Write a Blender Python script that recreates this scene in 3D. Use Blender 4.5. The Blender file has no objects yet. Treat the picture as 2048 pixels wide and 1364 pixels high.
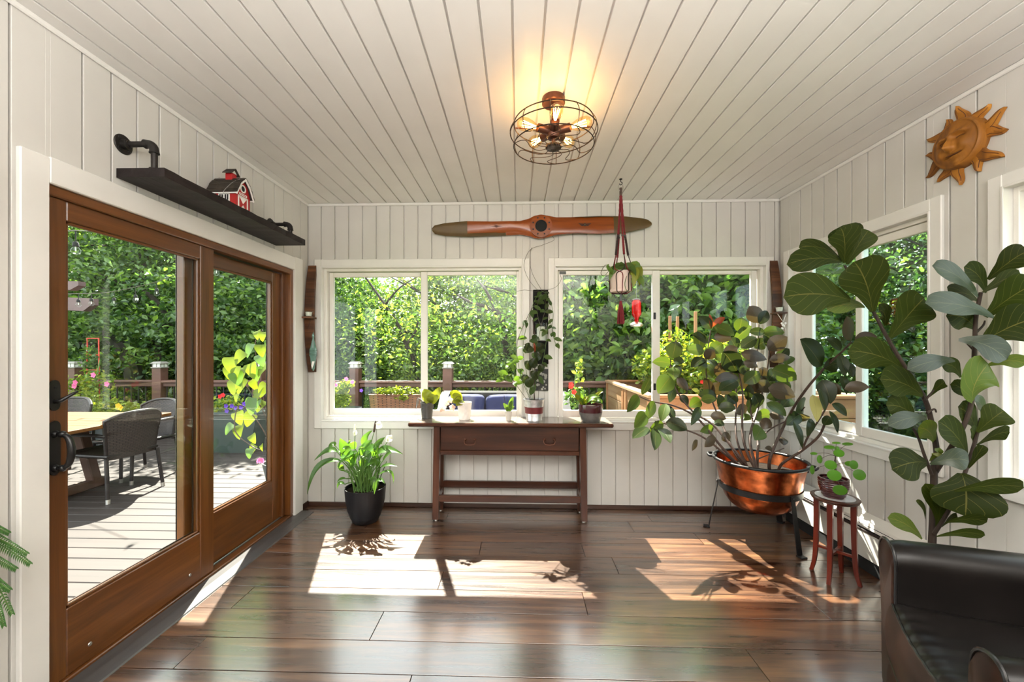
import bpy, bmesh, math, random
import numpy as np
from mathutils import Vector, Matrix
random.seed(7)
SC = bpy.context.scene
COL = SC.collection
R = math.radians

# ------------------------------------------------------------------ camera
F, PX, PY, EYE = 805.0, 1012.0, 698.0, 1.416          # pixels of the 2048x1364 frame, metres
PSI = R(1.71)
CS, SN = math.cos(PSI), math.sin(PSI)
cam_d = bpy.data.cameras.new('camera')
cam = bpy.data.objects.new('camera', cam_d); COL.objects.link(cam)
cam.location = (0, 0, EYE); cam.rotation_euler = (R(90), 0, PSI)
cam_d.sensor_width = 36; cam_d.lens = 36 * F / 2048
cam_d.shift_x = (1024 - PX) / 2048; cam_d.shift_y = (PY - 682) / 2048
cam_d.clip_start = 0.02; cam_d.clip_end = 300
SC.camera = cam
# ------------------------------------------------------------------ sky, sun, exposure
W = bpy.data.worlds.new('sky'); SC.world = W; W.use_nodes = True
bg = W.node_tree.nodes['Background']
bg.inputs['Color'].default_value = (0.93, 0.97, 1.0, 1); bg.inputs['Strength'].default_value = 2.6
sun_d = bpy.data.lights.new('sun', 'SUN'); sun_d.energy = 25; sun_d.angle = R(0.55); sun_d.color = (1.0, 0.93, 0.82)
sun = bpy.data.objects.new('sun', sun_d); COL.objects.link(sun)
sun.rotation_euler = Vector((0.35, -1.0, -1.5)).to_track_quat('-Z', 'Y').to_euler()
sun.location = (-3, 12, 16)
vs = SC.view_settings
vs.view_transform = 'Standard'; vs.look = 'None'; vs.gamma = 1; vs.use_curve_mapping = False
vs.exposure = 0.78
ar = bpy.data.lights.new('ceiling_fill_light', 'AREA'); ar.shape = 'RECTANGLE'; ar.size = 3.0; ar.size_y = 1.4; ar.energy = 200; ar.color = (1.0, 0.975, 0.94)  # added fill light, unseen behind the camera, bounced off the ceiling
aro = bpy.data.objects.new('ceiling_fill_light', ar); COL.objects.link(aro); aro.location = (0.2, -0.7, 2.0); aro.rotation_euler = (R(180), 0, 0)
SC.cycles.max_bounces = 9; SC.cycles.diffuse_bounces = 5; SC.cycles.glossy_bounces = 4
SC.cycles.transparent_max_bounces = 16; SC.cycles.transmission_bounces = 4
SC.cycles.sample_clamp_indirect = 8.0
SC.cycles.caustics_reflective = False; SC.cycles.caustics_refractive = False

# ------------------------------------------------------------------ pixels -> points
XL, XR, D, CZ = -1.898, 2.286, 3.588, 2.727           # left wall, right wall, back wall, ceiling
def ray(px, py):
    a = (px - PX) / F; b = (PY - py) / F
    return (a * CS - SN, a * SN + CS, b)
def at_y(px, py, Y):
    r = ray(px, py); t = Y / r[1]; return Vector((r[0] * t, Y, EYE + r[2] * t))
def at_x(px, py, X):
    r = ray(px, py); t = X / r[0]; return Vector((X, r[1] * t, EYE + r[2] * t))
def at_z(px, py, Z):
    r = ray(px, py); t = (Z - EYE) / r[2]; return Vector((r[0] * t, r[1] * t, Z))
def inside(px, py, Y, lim=0.09):
    p = at_y(px, py, Y)
    if p.x > XR - lim: p = at_x(px, py, XR - lim)
    return p

# ------------------------------------------------------------------ materials
def nodes_of(name):
    m = bpy.data.materials.new(name); m.use_nodes = True
    nt = m.node_tree
    for n in list(nt.nodes): nt.nodes.remove(n)
    out = nt.nodes.new('ShaderNodeOutputMaterial')
    return m, nt, out
def N(nt, t, **kw):
    n = nt.nodes.new(t)
    for k, v in kw.items():
        if k.startswith('i_'): n.inputs[k[2:].replace('_', ' ')].default_value = v
        else: setattr(n, k, v)
    return n
def c4(c): return (c[0], c[1], c[2], 1)
def ramp(nt, stops):
    r = N(nt, 'ShaderNodeValToRGB'); e = r.color_ramp.elements
    while len(e) < len(stops): e.new(0.5)
    for k, (p, c) in zip(e, stops): k.position = p; k.color = c4(c)
    return r
def bsdf(nt, out, col, rough=0.5, metal=0.0, spec=0.5, coat=0.0):
    b = N(nt, 'ShaderNodeBsdfPrincipled')
    b.inputs['Base Color'].default_value = c4(col); b.inputs['Roughness'].default_value = rough
    b.inputs['Metallic'].default_value = metal; b.inputs['Specular IOR Level'].default_value = spec
    b.inputs['Coat Weight'].default_value = coat; b.inputs['Coat Roughness'].default_value = 0.12
    nt.links.new(b.outputs[0], out.inputs[0])
    return b
def noise_on(nt, scale=(1, 1, 1), ns=5, detail=4, rough=0.55, coord='Object', dist=0.0):
    tc = N(nt, 'ShaderNodeTexCoord'); mp = N(nt, 'ShaderNodeMapping')
    mp.inputs['Scale'].default_value = scale
    nt.links.new(tc.outputs[coord], mp.inputs[0])
    n = N(nt, 'ShaderNodeTexNoise'); n.inputs['Scale'].default_value = ns
    n.inputs['Detail'].default_value = detail; n.inputs['Roughness'].default_value = rough
    n.inputs['Distortion'].default_value = dist
    nt.links.new(mp.outputs[0], n.inputs['Vector'])
    return n, mp
def bump(nt, src, b, strength=0.2, dist=0.01):
    bm = N(nt, 'ShaderNodeBump'); bm.inputs['Strength'].default_value = strength; bm.inputs['Distance'].default_value = dist
    nt.links.new(src, bm.inputs['Height']); nt.links.new(bm.outputs[0], b.inputs['Normal'])
def plain(name, col, rough=0.5, metal=0.0, var=0.12, ns=9, bmp=0.05, spec=0.5, coat=0.0, scale=(1, 1, 1)):
    m, nt, out = nodes_of(name)
    b = bsdf(nt, out, col, rough, metal, spec, coat)
    n, _ = noise_on(nt, scale, ns)
    r = ramp(nt, [(0.3, [c * (1 - var) for c in col]), (0.7, [min(1, c * (1 + var)) for c in col])])
    nt.links.new(n.outputs['Fac'], r.inputs[0]); nt.links.new(r.outputs[0], b.inputs['Base Color'])
    if bmp: bump(nt, n.outputs['Fac'], b, bmp, 0.004)
    return m
def wood(name, dark, mid, light, axis=0, rough=0.4, grain=26, spec=0.5, coat=0.0, per_object=0.25, bmp=0.12):
    """grain runs along the axis; each object of it gets its own tone and its own place in the grain"""
    m, nt, out = nodes_of(name)
    b = bsdf(nt, out, mid, rough, 0, spec, coat)
    sc = [grain, grain, grain]; sc[axis] = grain * 0.07
    n, mp = noise_on(nt, tuple(sc), 1.0, 6, 0.62, dist=0.6)
    oi = N(nt, 'ShaderNodeObjectInfo')
    cb = N(nt, 'ShaderNodeCombineXYZ')
    for k in range(3):
        mu = N(nt, 'ShaderNodeMath', operation='MULTIPLY'); mu.inputs[1].default_value = 37.0 + 11 * k
        nt.links.new(oi.outputs['Random'], mu.inputs[0]); nt.links.new(mu.outputs[0], cb.inputs[k])
    nt.links.new(cb.outputs[0], mp.inputs['Location'])
    r = ramp(nt, [(0.28, dark), (0.5, mid), (0.72, light)])
    nt.links.new(n.outputs['Fac'], r.inputs[0])
    sc2 = [3.0, 3.0, 3.0]; sc2[axis] = 0.8
    n2, mp2 = noise_on(nt, tuple(sc2), 1.0, 2)
    nt.links.new(cb.outputs[0], mp2.inputs['Location'])
    hv = N(nt, 'ShaderNodeHueSaturation')
    ad = N(nt, 'ShaderNodeMath', operation='MULTIPLY_ADD'); ad.inputs[1].default_value = per_object * 2; ad.inputs[2].default_value = 1 - per_object
    nt.links.new(oi.outputs['Random'], ad.inputs[0])
    ad2 = N(nt, 'ShaderNodeMath', operation='MULTIPLY_ADD'); ad2.inputs[1].default_value = 0.7; ad2.inputs[2].default_value = 0.65
    nt.links.new(n2.outputs['Fac'], ad2.inputs[0])
    mu = N(nt, 'ShaderNodeMath', operation='MULTIPLY')
    nt.links.new(ad.outputs[0], mu.inputs[0]); nt.links.new(ad2.outputs[0], mu.inputs[1])
    nt.links.new(mu.outputs[0], hv.inputs['Value']); nt.links.new(r.outputs[0], hv.inputs['Color'])
    nt.links.new(hv.outputs[0], b.inputs['Base Color'])
    if bmp: bump(nt, n.outputs['Fac'], b, bmp, 0.006)
    return m, nt, b, n
def leafy(name, top, under=None, vein=None, trans=0.35, rough=0.45, island=0.3, obj_var=0.0, side=5.0, spec=0.4, warm=None, tint=(1.6, 1.45, 0.5)):
    """a leaf: glossy face, its own underside colour, light coming through, optional veins on the leaf's own UV"""
    m, nt, out = nodes_of(name)
    L = nt.links.new
    b = N(nt, 'ShaderNodeBsdfPrincipled'); b.inputs['Roughness'].default_value = rough; b.inputs['Specular IOR Level'].default_value = spec
    tr = N(nt, 'ShaderNodeBsdfTranslucent'); mx = N(nt, 'ShaderNodeMixShader'); mx.inputs[0].default_value = trans
    g = N(nt, 'ShaderNodeNewGeometry')
    base = N(nt, 'ShaderNodeMix', data_type='RGBA')
    base.inputs['A'].default_value = c4(top); base.inputs['B'].default_value = c4(under or top)
    L(g.outputs['Backfacing'], base.inputs['Factor'])
    col = base.outputs['Result']
    if warm is not None:
        wm = N(nt, 'ShaderNodeMix', data_type='RGBA'); wm.inputs['B'].default_value = c4(warm)
        rr = ramp(nt, [(0.35, (0, 0, 0)), (0.95, (1, 1, 1))])
        L(g.outputs['Random Per Island'], rr.inputs[0]); L(rr.outputs[0], wm.inputs['Factor']); L(col, wm.inputs['A'])
        col = wm.outputs['Result']
    hv = N(nt, 'ShaderNodeHueSaturation')
    ma = N(nt, 'ShaderNodeMath', operation='MULTIPLY_ADD'); ma.inputs[1].default_value = 2 * (island or obj_var); ma.inputs[2].default_value = 1 - (island or obj_var)
    if obj_var and not island:
        oi = N(nt, 'ShaderNodeObjectInfo'); L(oi.outputs['Random'], ma.inputs[0])
    else: L(g.outputs['Random Per Island'], ma.inputs[0])
    L(ma.outputs[0], hv.inputs['Value']); L(col, hv.inputs['Color']); col = hv.outputs[0]
    if vein is not None:
        uv = N(nt, 'ShaderNodeUVMap'); sp = N(nt, 'ShaderNodeSeparateXYZ'); L(uv.outputs[0], sp.inputs[0])
        s1 = N(nt, 'ShaderNodeMath', operation='SUBTRACT'); s1.inputs[1].default_value = 0.5; L(sp.outputs[0], s1.inputs[0])
        ab = N(nt, 'ShaderNodeMath', operation='ABSOLUTE'); L(s1.outputs[0], ab.inputs[0])
        mid = N(nt, 'ShaderNodeMath', operation='LESS_THAN'); mid.inputs[1].default_value = 0.012; L(ab.outputs[0], mid.inputs[0])
        k1 = N(nt, 'ShaderNodeMath', operation='MULTIPLY'); k1.inputs[1].default_value = side; L(sp.outputs[1], k1.inputs[0])
        k2 = N(nt, 'ShaderNodeMath', operation='MULTIPLY'); k2.inputs[1].default_value = side * 0.85; L(ab.outputs[0], k2.inputs[0])
        df = N(nt, 'ShaderNodeMath', operation='SUBTRACT'); L(k1.outputs[0], df.inputs[0]); L(k2.outputs[0], df.inputs[1])
        sg = N(nt, 'ShaderNodeMath', operation='SIGN'); L(s1.outputs[0], sg.inputs[0])
        of = N(nt, 'ShaderNodeMath', operation='MULTIPLY_ADD'); of.inputs[1].default_value = 0.18; L(sg.outputs[0], of.inputs[0]); L(df.outputs[0], of.inputs[2])
        fr = N(nt, 'ShaderNodeMath', operation='FRACT'); L(of.outputs[0], fr.inputs[0])
        sv = N(nt, 'ShaderNodeMath', operation='LESS_THAN'); sv.inputs[1].default_value = 0.035; L(fr.outputs[0], sv.inputs[0])
        mm = N(nt, 'ShaderNodeMath', operation='MAXIMUM'); L(mid.outputs[0], mm.inputs[0]); L(sv.outputs[0], mm.inputs[1])
        fa = N(nt, 'ShaderNodeMath', operation='MULTIPLY'); fa.inputs[1].default_value = 0.75; L(mm.outputs[0], fa.inputs[0])
        vm = N(nt, 'ShaderNodeMix', data_type='RGBA'); vm.inputs['B'].default_value = c4(vein)
        L(fa.outputs[0], vm.inputs['Factor']); L(col, vm.inputs['A']); col = vm.outputs['Result']
        bump(nt, mm.outputs[0], b, 0.25, -0.004)
    L(col, b.inputs['Base Color'])
    br = N(nt, 'ShaderNodeMix', data_type='RGBA', blend_type='MULTIPLY'); br.inputs['Factor'].default_value = 1.0
    br.inputs['B'].default_value = c4(tint); L(col, br.inputs['A']); L(br.outputs['Result'], tr.inputs['Color'])
    L(b.outputs[0], mx.inputs[1]); L(tr.outputs[0], mx.inputs[2]); L(mx.outputs[0], out.inputs[0])
    return m
def glassy(name, tint=(1, 1, 1), ior=1.45, rough=0.0, gain=1.0):
    m, nt, out = nodes_of(name)
    t = N(nt, 'ShaderNodeBsdfTransparent'); t.inputs[0].default_value = c4(tint)
    g = N(nt, 'ShaderNodeBsdfGlossy'); g.inputs['Roughness'].default_value = rough
    r0 = ((ior - 1) / (ior + 1)) ** 2                     # Schlick, the same from both faces of a thin pane
    lw = N(nt, 'ShaderNodeLayerWeight'); lw.inputs['Blend'].default_value = 0.5
    f = N(nt, 'ShaderNodeMath', operation='POWER'); f.inputs[1].default_value = 5.0; nt.links.new(lw.outputs['Facing'], f.inputs[0])
    k = N(nt, 'ShaderNodeMath', operation='MULTIPLY_ADD'); k.inputs[1].default_value = (1 - r0) * gain; k.inputs[2].default_value = r0 * gain
    mx = N(nt, 'ShaderNodeMixShader')
    nt.links.new(f.outputs[0], k.inputs[0]); nt.links.new(k.outputs[0], mx.inputs[0])
    nt.links.new(t.outputs[0], mx.inputs[1]); nt.links.new(g.outputs[0], mx.inputs[2]); nt.links.new(mx.outputs[0], out.inputs[0])
    return m
def glow(name, col, s):
    m, nt, out = nodes_of(name)
    e = N(nt, 'ShaderNodeEmission'); e.inputs[0].default_value = c4(col); e.inputs[1].default_value = s
    nt.links.new(e.outputs[0], out.inputs[0]); return m
def woven(name, dark, light, su=60, sv=60, rough=0.5):
    m, nt, out = nodes_of(name)
    b = bsdf(nt, out, light, rough)
    tc = N(nt, 'ShaderNodeUVMap'); mp = N(nt, 'ShaderNodeMapping'); mp.inputs['Scale'].default_value = (su, sv, 1)
    nt.links.new(tc.outputs[0], mp.inputs[0])
    br = N(nt, 'ShaderNodeTexBrick'); br.inputs['Scale'].default_value = 1.0
    br.inputs['Color1'].default_value = c4(light); br.inputs['Color2'].default_value = c4([c * 0.75 for c in light])
    br.inputs['Mortar'].default_value = c4(dark); br.inputs['Mortar Size'].default_value = 0.15; br.inputs['Mortar Smooth'].default_value = 0.6
    br.inputs['Brick Width'].default_value = 1.6; br.inputs['Row Height'].default_value = 0.8
    nt.links.new(mp.outputs[0], br.inputs['Vector']); nt.links.new(br.outputs['Color'], b.inputs['Base Color'])
    iv = N(nt, 'ShaderNodeMath', operation='SUBTRACT'); iv.inputs[0].default_value = 1.0; nt.links.new(br.outputs['Fac'], iv.inputs[1])
    bump(nt, iv.outputs[0], b, 0.6, 0.004)
    return m

M = {}
M['paint'] = plain('cream wall paint', (0.60, 0.585, 0.555), 0.45, var=0.03, ns=3, bmp=0.03)
M['ceil'] = plain('cream ceiling paint', (0.76, 0.75, 0.725), 0.38, var=0.03, ns=3, bmp=0.03)
M['trim'] = plain('white trim paint', (0.75, 0.74, 0.715), 0.35, var=0.03, ns=5, bmp=0.02)
M['vinyl'] = plain('white vinyl frame', (0.80, 0.78, 0.74), 0.3, var=0.02, ns=5, bmp=0)
M['floor'], _nt, _b, _n = wood('dark scraped plank', (0.012, 0.005, 0.003), (0.066, 0.027, 0.011), (0.165, 0.074, 0.027), 0, 0.27, 20, 1.0, 0.35, 0.30, 0.30)
_mu = N(_nt, 'ShaderNodeMath', operation='MULTIPLY_ADD'); _mu.inputs[1].default_value = 0.25; _mu.inputs[2].default_value = 0.17
_nt.links.new(_n.outputs['Fac'], _mu.inputs[0]); _nt.links.new(_mu.outputs[0], _b.inputs['Roughness'])
_b.inputs['Coat Weight'].default_value = 1.0; _b.inputs['Coat IOR'].default_value = 1.9; _b.inputs['Coat Roughness'].default_value = 0.17
M['base'] = wood('dark baseboard wood', (0.02, 0.009, 0.006), (0.05, 0.022, 0.014), (0.085, 0.04, 0.025), 0, 0.4)[0]
M['door'] = wood('golden brown door wood', (0.070, 0.023, 0.005), (0.125, 0.042, 0.009), (0.18, 0.066, 0.015), 2, 0.32, 22, 0.5, 0.2, 0.06, 0.04)[0]
M['door_rail'] = wood('golden brown rail wood', (0.070, 0.023, 0.005), (0.125, 0.042, 0.009), (0.18, 0.066, 0.015), 1, 0.32, 22, 0.5, 0.2, 0.06, 0.04)[0]
M['clad'] = plain('dark bronze cladding', (0.035, 0.024, 0.02), 0.4)
M['black'] = plain('black hardware', (0.012, 0.012, 0.013), 0.32, 0.3, bmp=0.08)
M['matte_black'] = plain('matt black paint', (0.008, 0.008, 0.008), 0.75, bmp=0.05, spec=0.2)
M['iron'] = plain('black wrought iron', (0.014, 0.014, 0.015), 0.42, 0.5, bmp=0.3, ns=40)
M['steelgrey'] = plain('grey threshold', (0.11, 0.105, 0.105), 0.32, 0.5, ns=30, scale=(1, 0.1, 1))
M['pipe'] = plain('dark cast pipe', (0.028, 0.025, 0.023), 0.42, 0.6, bmp=0.25, ns=60)
M['shelf'] = wood('blackened shelf wood', (0.004, 0.003, 0.003), (0.011, 0.007, 0.007), (0.026, 0.018, 0.018), 1, 0.5, 20, 0.3, 0.0, 0.05, 0.35)[0]
M['table'] = wood('red brown antique wood', (0.020, 0.0055, 0.003), (0.052, 0.015, 0.007), (0.095, 0.030, 0.012), 0, 0.28, 18, 0.5, 0.2, 0.1, 0.08)[0]
M['table_top'], _nt, _b, _n = wood('sun-painted table top', (0.020, 0.0055, 0.003), (0.052, 0.015, 0.007), (0.095, 0.030, 0.012), 0, 0.24, 18, 0.5, 0.4, 0.1, 0.06)
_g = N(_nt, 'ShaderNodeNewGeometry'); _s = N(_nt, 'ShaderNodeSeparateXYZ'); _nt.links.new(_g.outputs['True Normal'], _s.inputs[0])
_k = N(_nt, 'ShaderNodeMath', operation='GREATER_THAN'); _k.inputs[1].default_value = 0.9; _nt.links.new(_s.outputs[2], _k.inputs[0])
_m = N(_nt, 'ShaderNodeMix', data_type='RGBA'); _m.inputs['B'].default_value = (0.17, 0.135, 0.11, 1)      # upper face painted pale, the sunlight on it put into the colour
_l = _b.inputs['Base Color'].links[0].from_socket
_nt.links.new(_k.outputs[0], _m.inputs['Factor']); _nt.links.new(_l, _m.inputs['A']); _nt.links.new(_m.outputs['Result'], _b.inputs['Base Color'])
M['table_leg'] = wood('red brown leg wood', (0.020, 0.0055, 0.003), (0.052, 0.015, 0.007), (0.095, 0.030, 0.012), 2, 0.28, 18, 0.5, 0.2, 0.1, 0.08)[0]
M['prop'] = wood('varnished orange wood', (0.16, 0.032, 0.004), (0.27, 0.060, 0.007), (0.37, 0.10, 0.013), 0, 0.25, 11, 0.4, 0.2, 0.0, 0.0)[0]
M['tip'] = plain('olive brown tip cover', (0.095, 0.055, 0.012), 0.45, 0.1, ns=12)
M['stave'] = wood('charred barrel wood', (0.018, 0.007, 0.004), (0.085, 0.032, 0.014), (0.21, 0.085, 0.035), 0, 0.5, 20, 0.4, 0, 0.1, 0.4)[0]
M['red_paint'] = plain('barn red paint', (0.42, 0.012, 0.014), 0.4, var=0.15, ns=18)
M['white_paint'] = plain('white paint', (0.8, 0.79, 0.76), 0.45, var=0.05)
M['shingle'] = plain('dark shingle wood', (0.035, 0.026, 0.018), 0.75, var=0.5, ns=35, bmp=0.4)
M['dark'] = plain('dark hollow', (0.006, 0.006, 0.006), 0.8, bmp=0)
M['bronze'] = plain('brown bronze metal', (0.11, 0.045, 0.028), 0.38, 0.75)
M['wire'] = plain('dark bronze wire', (0.045, 0.03, 0.022), 0.35, 0.7, bmp=0)
M['glass'] = glassy('window glass', (0.96, 0.985, 0.97), 1.5, 0.0, 0.6)
M['glass_side'] = glassy('right wall window glass', (0.84, 0.93, 0.96), 1.5, 0.0, 1.8)
M['clear'] = glassy('clear glass', (0.95, 0.97, 0.96), 1.35)
M['bulbglass'] = glassy('amber bulb glass', (1.0, 0.86, 0.62), 1.35)
M['filament'] = glow('glowing filament', (1.0, 0.55, 0.16), 55)
M['wax'] = plain('white candle wax', (0.82, 0.80, 0.74), 0.5, var=0.03)
M['green_glass'] = plain('sea green glass', (0.10, 0.20, 0.165), 0.12, 0.0, ns=20, coat=0.5)
M['copper'] = plain('hammered copper', (0.42, 0.115, 0.038), 0.25, 1.0, var=0.6, ns=13, bmp=0.3)
M['soil'] = plain('dark soil', (0.014, 0.009, 0.006), 0.95, var=0.5, ns=60, bmp=0.8, spec=0.1)
M['blackpot'] = plain('matt black pot', (0.008, 0.008, 0.010), 0.45, ns=60, bmp=0.06, spec=0.35)
M['burgundy'] = plain('burgundy glaze', (0.055, 0.010, 0.014), 0.16, coat=0.6)
M['grey_glaze'] = plain('grey glaze', (0.11, 0.105, 0.10), 0.28, var=0.25, ns=30, coat=0.3)
M['charcoal'] = plain('charcoal ribbed pot', (0.045, 0.04, 0.035), 0.35)
M['whitepot'] = plain('white textured pot', (0.78, 0.73, 0.70), 0.4)
M['palepot'] = plain('pale grey pot', (0.50, 0.475, 0.44), 0.6)
M['galv'] = plain('galvanised metal', (0.62, 0.62, 0.64), 0.33, 0.9, var=0.3, ns=25, bmp=0.15)
M['maroon'] = plain('maroon enamel', (0.13, 0.016, 0.020), 0.35)
M['cherry'] = wood('red cherry wood', (0.06, 0.006, 0.003), (0.105, 0.011, 0.004), (0.165, 0.020, 0.006), 2, 0.35, 20, 0.35, 0.05, 0.05, 0.02)[0]
M['marble'] = plain('pale stone inset', (0.55, 0.55, 0.56), 0.3, var=0.15, ns=14)
M['sunwood'] = wood('carved ochre wood', (0.13, 0.045, 0.008), (0.33, 0.125, 0.015), (0.46, 0.20, 0.025), 2, 0.55, 9, 0.35, 0, 0.08, 0.25)[0]
M['carved'] = plain('dark carved groove', (0.10, 0.030, 0.010), 0.6)
M['cord'] = plain('dark red cord', (0.17, 0.012, 0.018), 0.85, ns=90, bmp=0.6)
M['cord_dark'] = plain('black brown cord', (0.028, 0.016, 0.014), 0.85, ns=90, bmp=0.6)
M['bead'] = plain('dark bead', (0.03, 0.03, 0.033), 0.3)
M['blush'] = plain('blush pot', (0.74, 0.60, 0.55), 0.45, var=0.05)
M['steel'] = plain('steel ring', (0.55, 0.53, 0.5), 0.3, 0.9, bmp=0)
M['nectar'] = glassy('red nectar bottle', (0.95, 0.05, 0.06), 1.45)
M['red_plastic'] = plain('red nectar', (0.6, 0.02, 0.03), 0.3)
M['photo'] = plain('dark botanical print', (0.02, 0.02, 0.02), 0.4)
M['petal_grey'] = plain('grey printed flowers', (0.35, 0.34, 0.31), 0.6, var=0.5, ns=30)
M['heater'] = plain('cream heater enamel', (0.66, 0.635, 0.58), 0.4, var=0.03)
M['bark'] = plain('rough bark', (0.032, 0.020, 0.014), 0.9, var=0.5, ns=25, bmp=0.9, scale=(1, 1, 0.3))
M['bark_far'] = plain('dark tree bark', (0.024, 0.018, 0.014), 0.95, var=0.5, ns=9, bmp=0.9, scale=(1, 1, 0.3))
M['stem_brown'] = plain('brown stem', (0.065, 0.036, 0.026), 0.6, var=0.4, ns=40)
M['stem_green'] = plain('green stem', (0.085, 0.17, 0.035), 0.5)
M['stem_dark'] = plain('dark vine stem', (0.07, 0.06, 0.04), 0.7)
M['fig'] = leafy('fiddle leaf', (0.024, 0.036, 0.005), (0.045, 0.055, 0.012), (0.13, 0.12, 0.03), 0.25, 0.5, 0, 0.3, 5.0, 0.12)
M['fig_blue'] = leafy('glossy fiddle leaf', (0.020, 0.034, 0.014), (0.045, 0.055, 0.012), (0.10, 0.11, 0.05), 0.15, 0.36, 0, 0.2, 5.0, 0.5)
M['fig_lit'] = leafy('lit fiddle leaf', (0.085, 0.130, 0.020), (0.12, 0.14, 0.03), (0.26, 0.22, 0.06), 0.4, 0.4, 0, 0.15, 5.0)  # paler copy of the fig leaf, light put into its colour
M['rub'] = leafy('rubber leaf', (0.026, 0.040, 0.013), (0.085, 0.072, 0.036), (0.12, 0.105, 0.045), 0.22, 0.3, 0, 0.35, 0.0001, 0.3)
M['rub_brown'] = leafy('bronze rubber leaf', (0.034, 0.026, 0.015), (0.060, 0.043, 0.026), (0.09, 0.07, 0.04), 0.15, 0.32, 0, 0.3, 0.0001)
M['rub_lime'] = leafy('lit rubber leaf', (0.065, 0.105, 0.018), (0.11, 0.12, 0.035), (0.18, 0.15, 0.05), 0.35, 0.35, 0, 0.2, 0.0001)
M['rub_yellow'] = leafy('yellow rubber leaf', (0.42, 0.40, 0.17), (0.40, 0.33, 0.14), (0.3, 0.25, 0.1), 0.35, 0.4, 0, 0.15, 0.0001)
M['bud'] = leafy('red leaf bud', (0.25, 0.05, 0.02), None, None, 0.4, 0.4, 0, 0.1)
M['lily'] = leafy('lily leaf', (0.075, 0.175, 0.030), (0.13, 0.24, 0.05), (0.10, 0.20, 0.05), 0.5, 0.3, 0, 0.3, 7.0)
M['spathe'] = leafy('white spathe', (0.80, 0.80, 0.70), None, None, 0.35, 0.5, 0, 0.05, tint=(1, 1, 0.88))
M['hoya'] = leafy('vine leaf', (0.055, 0.10, 0.028), (0.10, 0.13, 0.05), (0.12, 0.18, 0.05), 0.42, 0.35, 0, 0.4, 0.0001)
M['pothos'] = leafy('pothos leaf', (0.09, 0.17, 0.03), (0.14, 0.20, 0.06), None, 0.35, 0.4, 0, 0.3)
M['pilea'] = leafy('coin leaf', (0.10, 0.27, 0.035), (0.18, 0.32, 0.09), None, 0.4, 0.35, 0, 0.25)
M['orchid_leaf'] = leafy('thick orchid leaf', (0.20, 0.24, 0.025), (0.22, 0.19, 0.03), None, 0.4, 0.3, 0, 0.2)
M['orchid_pink'] = leafy('pale orchid petal', (0.80, 0.60, 0.50), None, None, 0.45, 0.6, 0, 0.08, tint=(1, 0.9, 0.8))
M['striped'] = leafy('striped leaf', (0.10, 0.19, 0.03), (0.30, 0.34, 0.10), (0.55, 0.55, 0.22), 0.4, 0.35, 0, 0.2, 0.0001)
M['fern'] = leafy('fern', (0.055, 0.15, 0.035), (0.08, 0.17, 0.06), None, 0.35, 0.5, 0.3)
M['leather'] = plain('black brown leather', (0.008, 0.0065, 0.006), 0.30, var=0.3, ns=7, bmp=0.10, spec=0.25)
M['tan'] = plain('rubbed brown leather', (0.028, 0.012, 0.0075), 0.36, var=0.85, ns=5, bmp=0.08, spec=0.25)
M['thread'] = plain('dark piping', (0.007, 0.006, 0.006), 0.3, bmp=0)
M['wicker'] = woven('brown wicker', (0.006, 0.005, 0.005), (0.050, 0.036, 0.031), 17, 22)
M['wicker_frame'] = plain('brown metal frame', (0.022, 0.018, 0.018), 0.35, 0.3)
M['teak'] = wood('orange teak', (0.10, 0.036, 0.007), (0.14, 0.056, 0.012), (0.175, 0.08, 0.02), 0, 0.45, 10, 0.4, 0, 0.08, 0.08)[0]
M['teak_leg'] = plain('weathered brown post', (0.10, 0.052, 0.036), 0.6, ns=12, var=0.3, scale=(1, 1, 0.1))
M['deck'] = wood('pinkish grey deck board', (0.026, 0.0195, 0.0175), (0.0325, 0.0245, 0.022), (0.039, 0.030, 0.0275), 0, 0.6, 14, 0.35, 0, 0.06, 0.05)[0]
M['rail'] = wood('brown composite rail', (0.075, 0.034, 0.026), (0.105, 0.050, 0.038), (0.135, 0.07, 0.055), 0, 0.5, 9, 0.4, 0, 0.05, 0.03)[0]
M['cap'] = plain('grey lamp cap', (0.22, 0.20, 0.185), 0.4)
M['lens'] = plain('milky lamp lens', (0.66, 0.68, 0.64), 0.25, bmp=0)
M['basket'] = woven('honey wicker', (0.05, 0.02, 0.008), (0.24, 0.10, 0.042), 40, 9)
M['cushion'] = plain('navy blue fabric', (0.008, 0.013, 0.066), 0.85, var=0.15, ns=30, bmp=0.15)
M['cedar'] = wood('fresh cedar plank', (0.186, 0.096, 0.043), (0.260, 0.155, 0.081), (0.322, 0.217, 0.124), 1, 0.6, 9, 0.35, 0, 0.15, 0.08)[0]
M['cedar_x'] = wood('cedar front plank', (0.198, 0.074, 0.028), (0.273, 0.112, 0.043), (0.322, 0.155, 0.068), 0, 0.6, 9, 0.35, 0, 0.12, 0.08)[0]
M['cedar_z'] = wood('cedar post', (0.174, 0.074, 0.031), (0.236, 0.118, 0.053), (0.285, 0.161, 0.081), 2, 0.6, 9, 0.35, 0, 0.1, 0.08)[0]
M['planter'] = plain('dark green planter', (0.035, 0.055, 0.05), 0.5)
M['greypot'] = plain('grey planter', (0.075, 0.085, 0.085), 0.5)
M['trellis'] = plain('red trellis metal', (0.45, 0.03, 0.015), 0.4)
M['pergola'] = plain('purple brown beam', (0.115, 0.07, 0.075), 0.6)
M['pink'] = leafy('pink flower', (0.75, 0.16, 0.36), None, None, 0.4, 0.6, 0.15, tint=(1, 0.9, 1))
M['redflower'] = leafy('red flower', (0.75, 0.025, 0.02), None, None, 0.3, 0.6, 0.15, tint=(1, 0.9, 1))
M['purple'] = leafy('purple flower', (0.16, 0.07, 0.50), None, None, 0.35, 0.6, 0.2, tint=(1, 0.9, 1))
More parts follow.
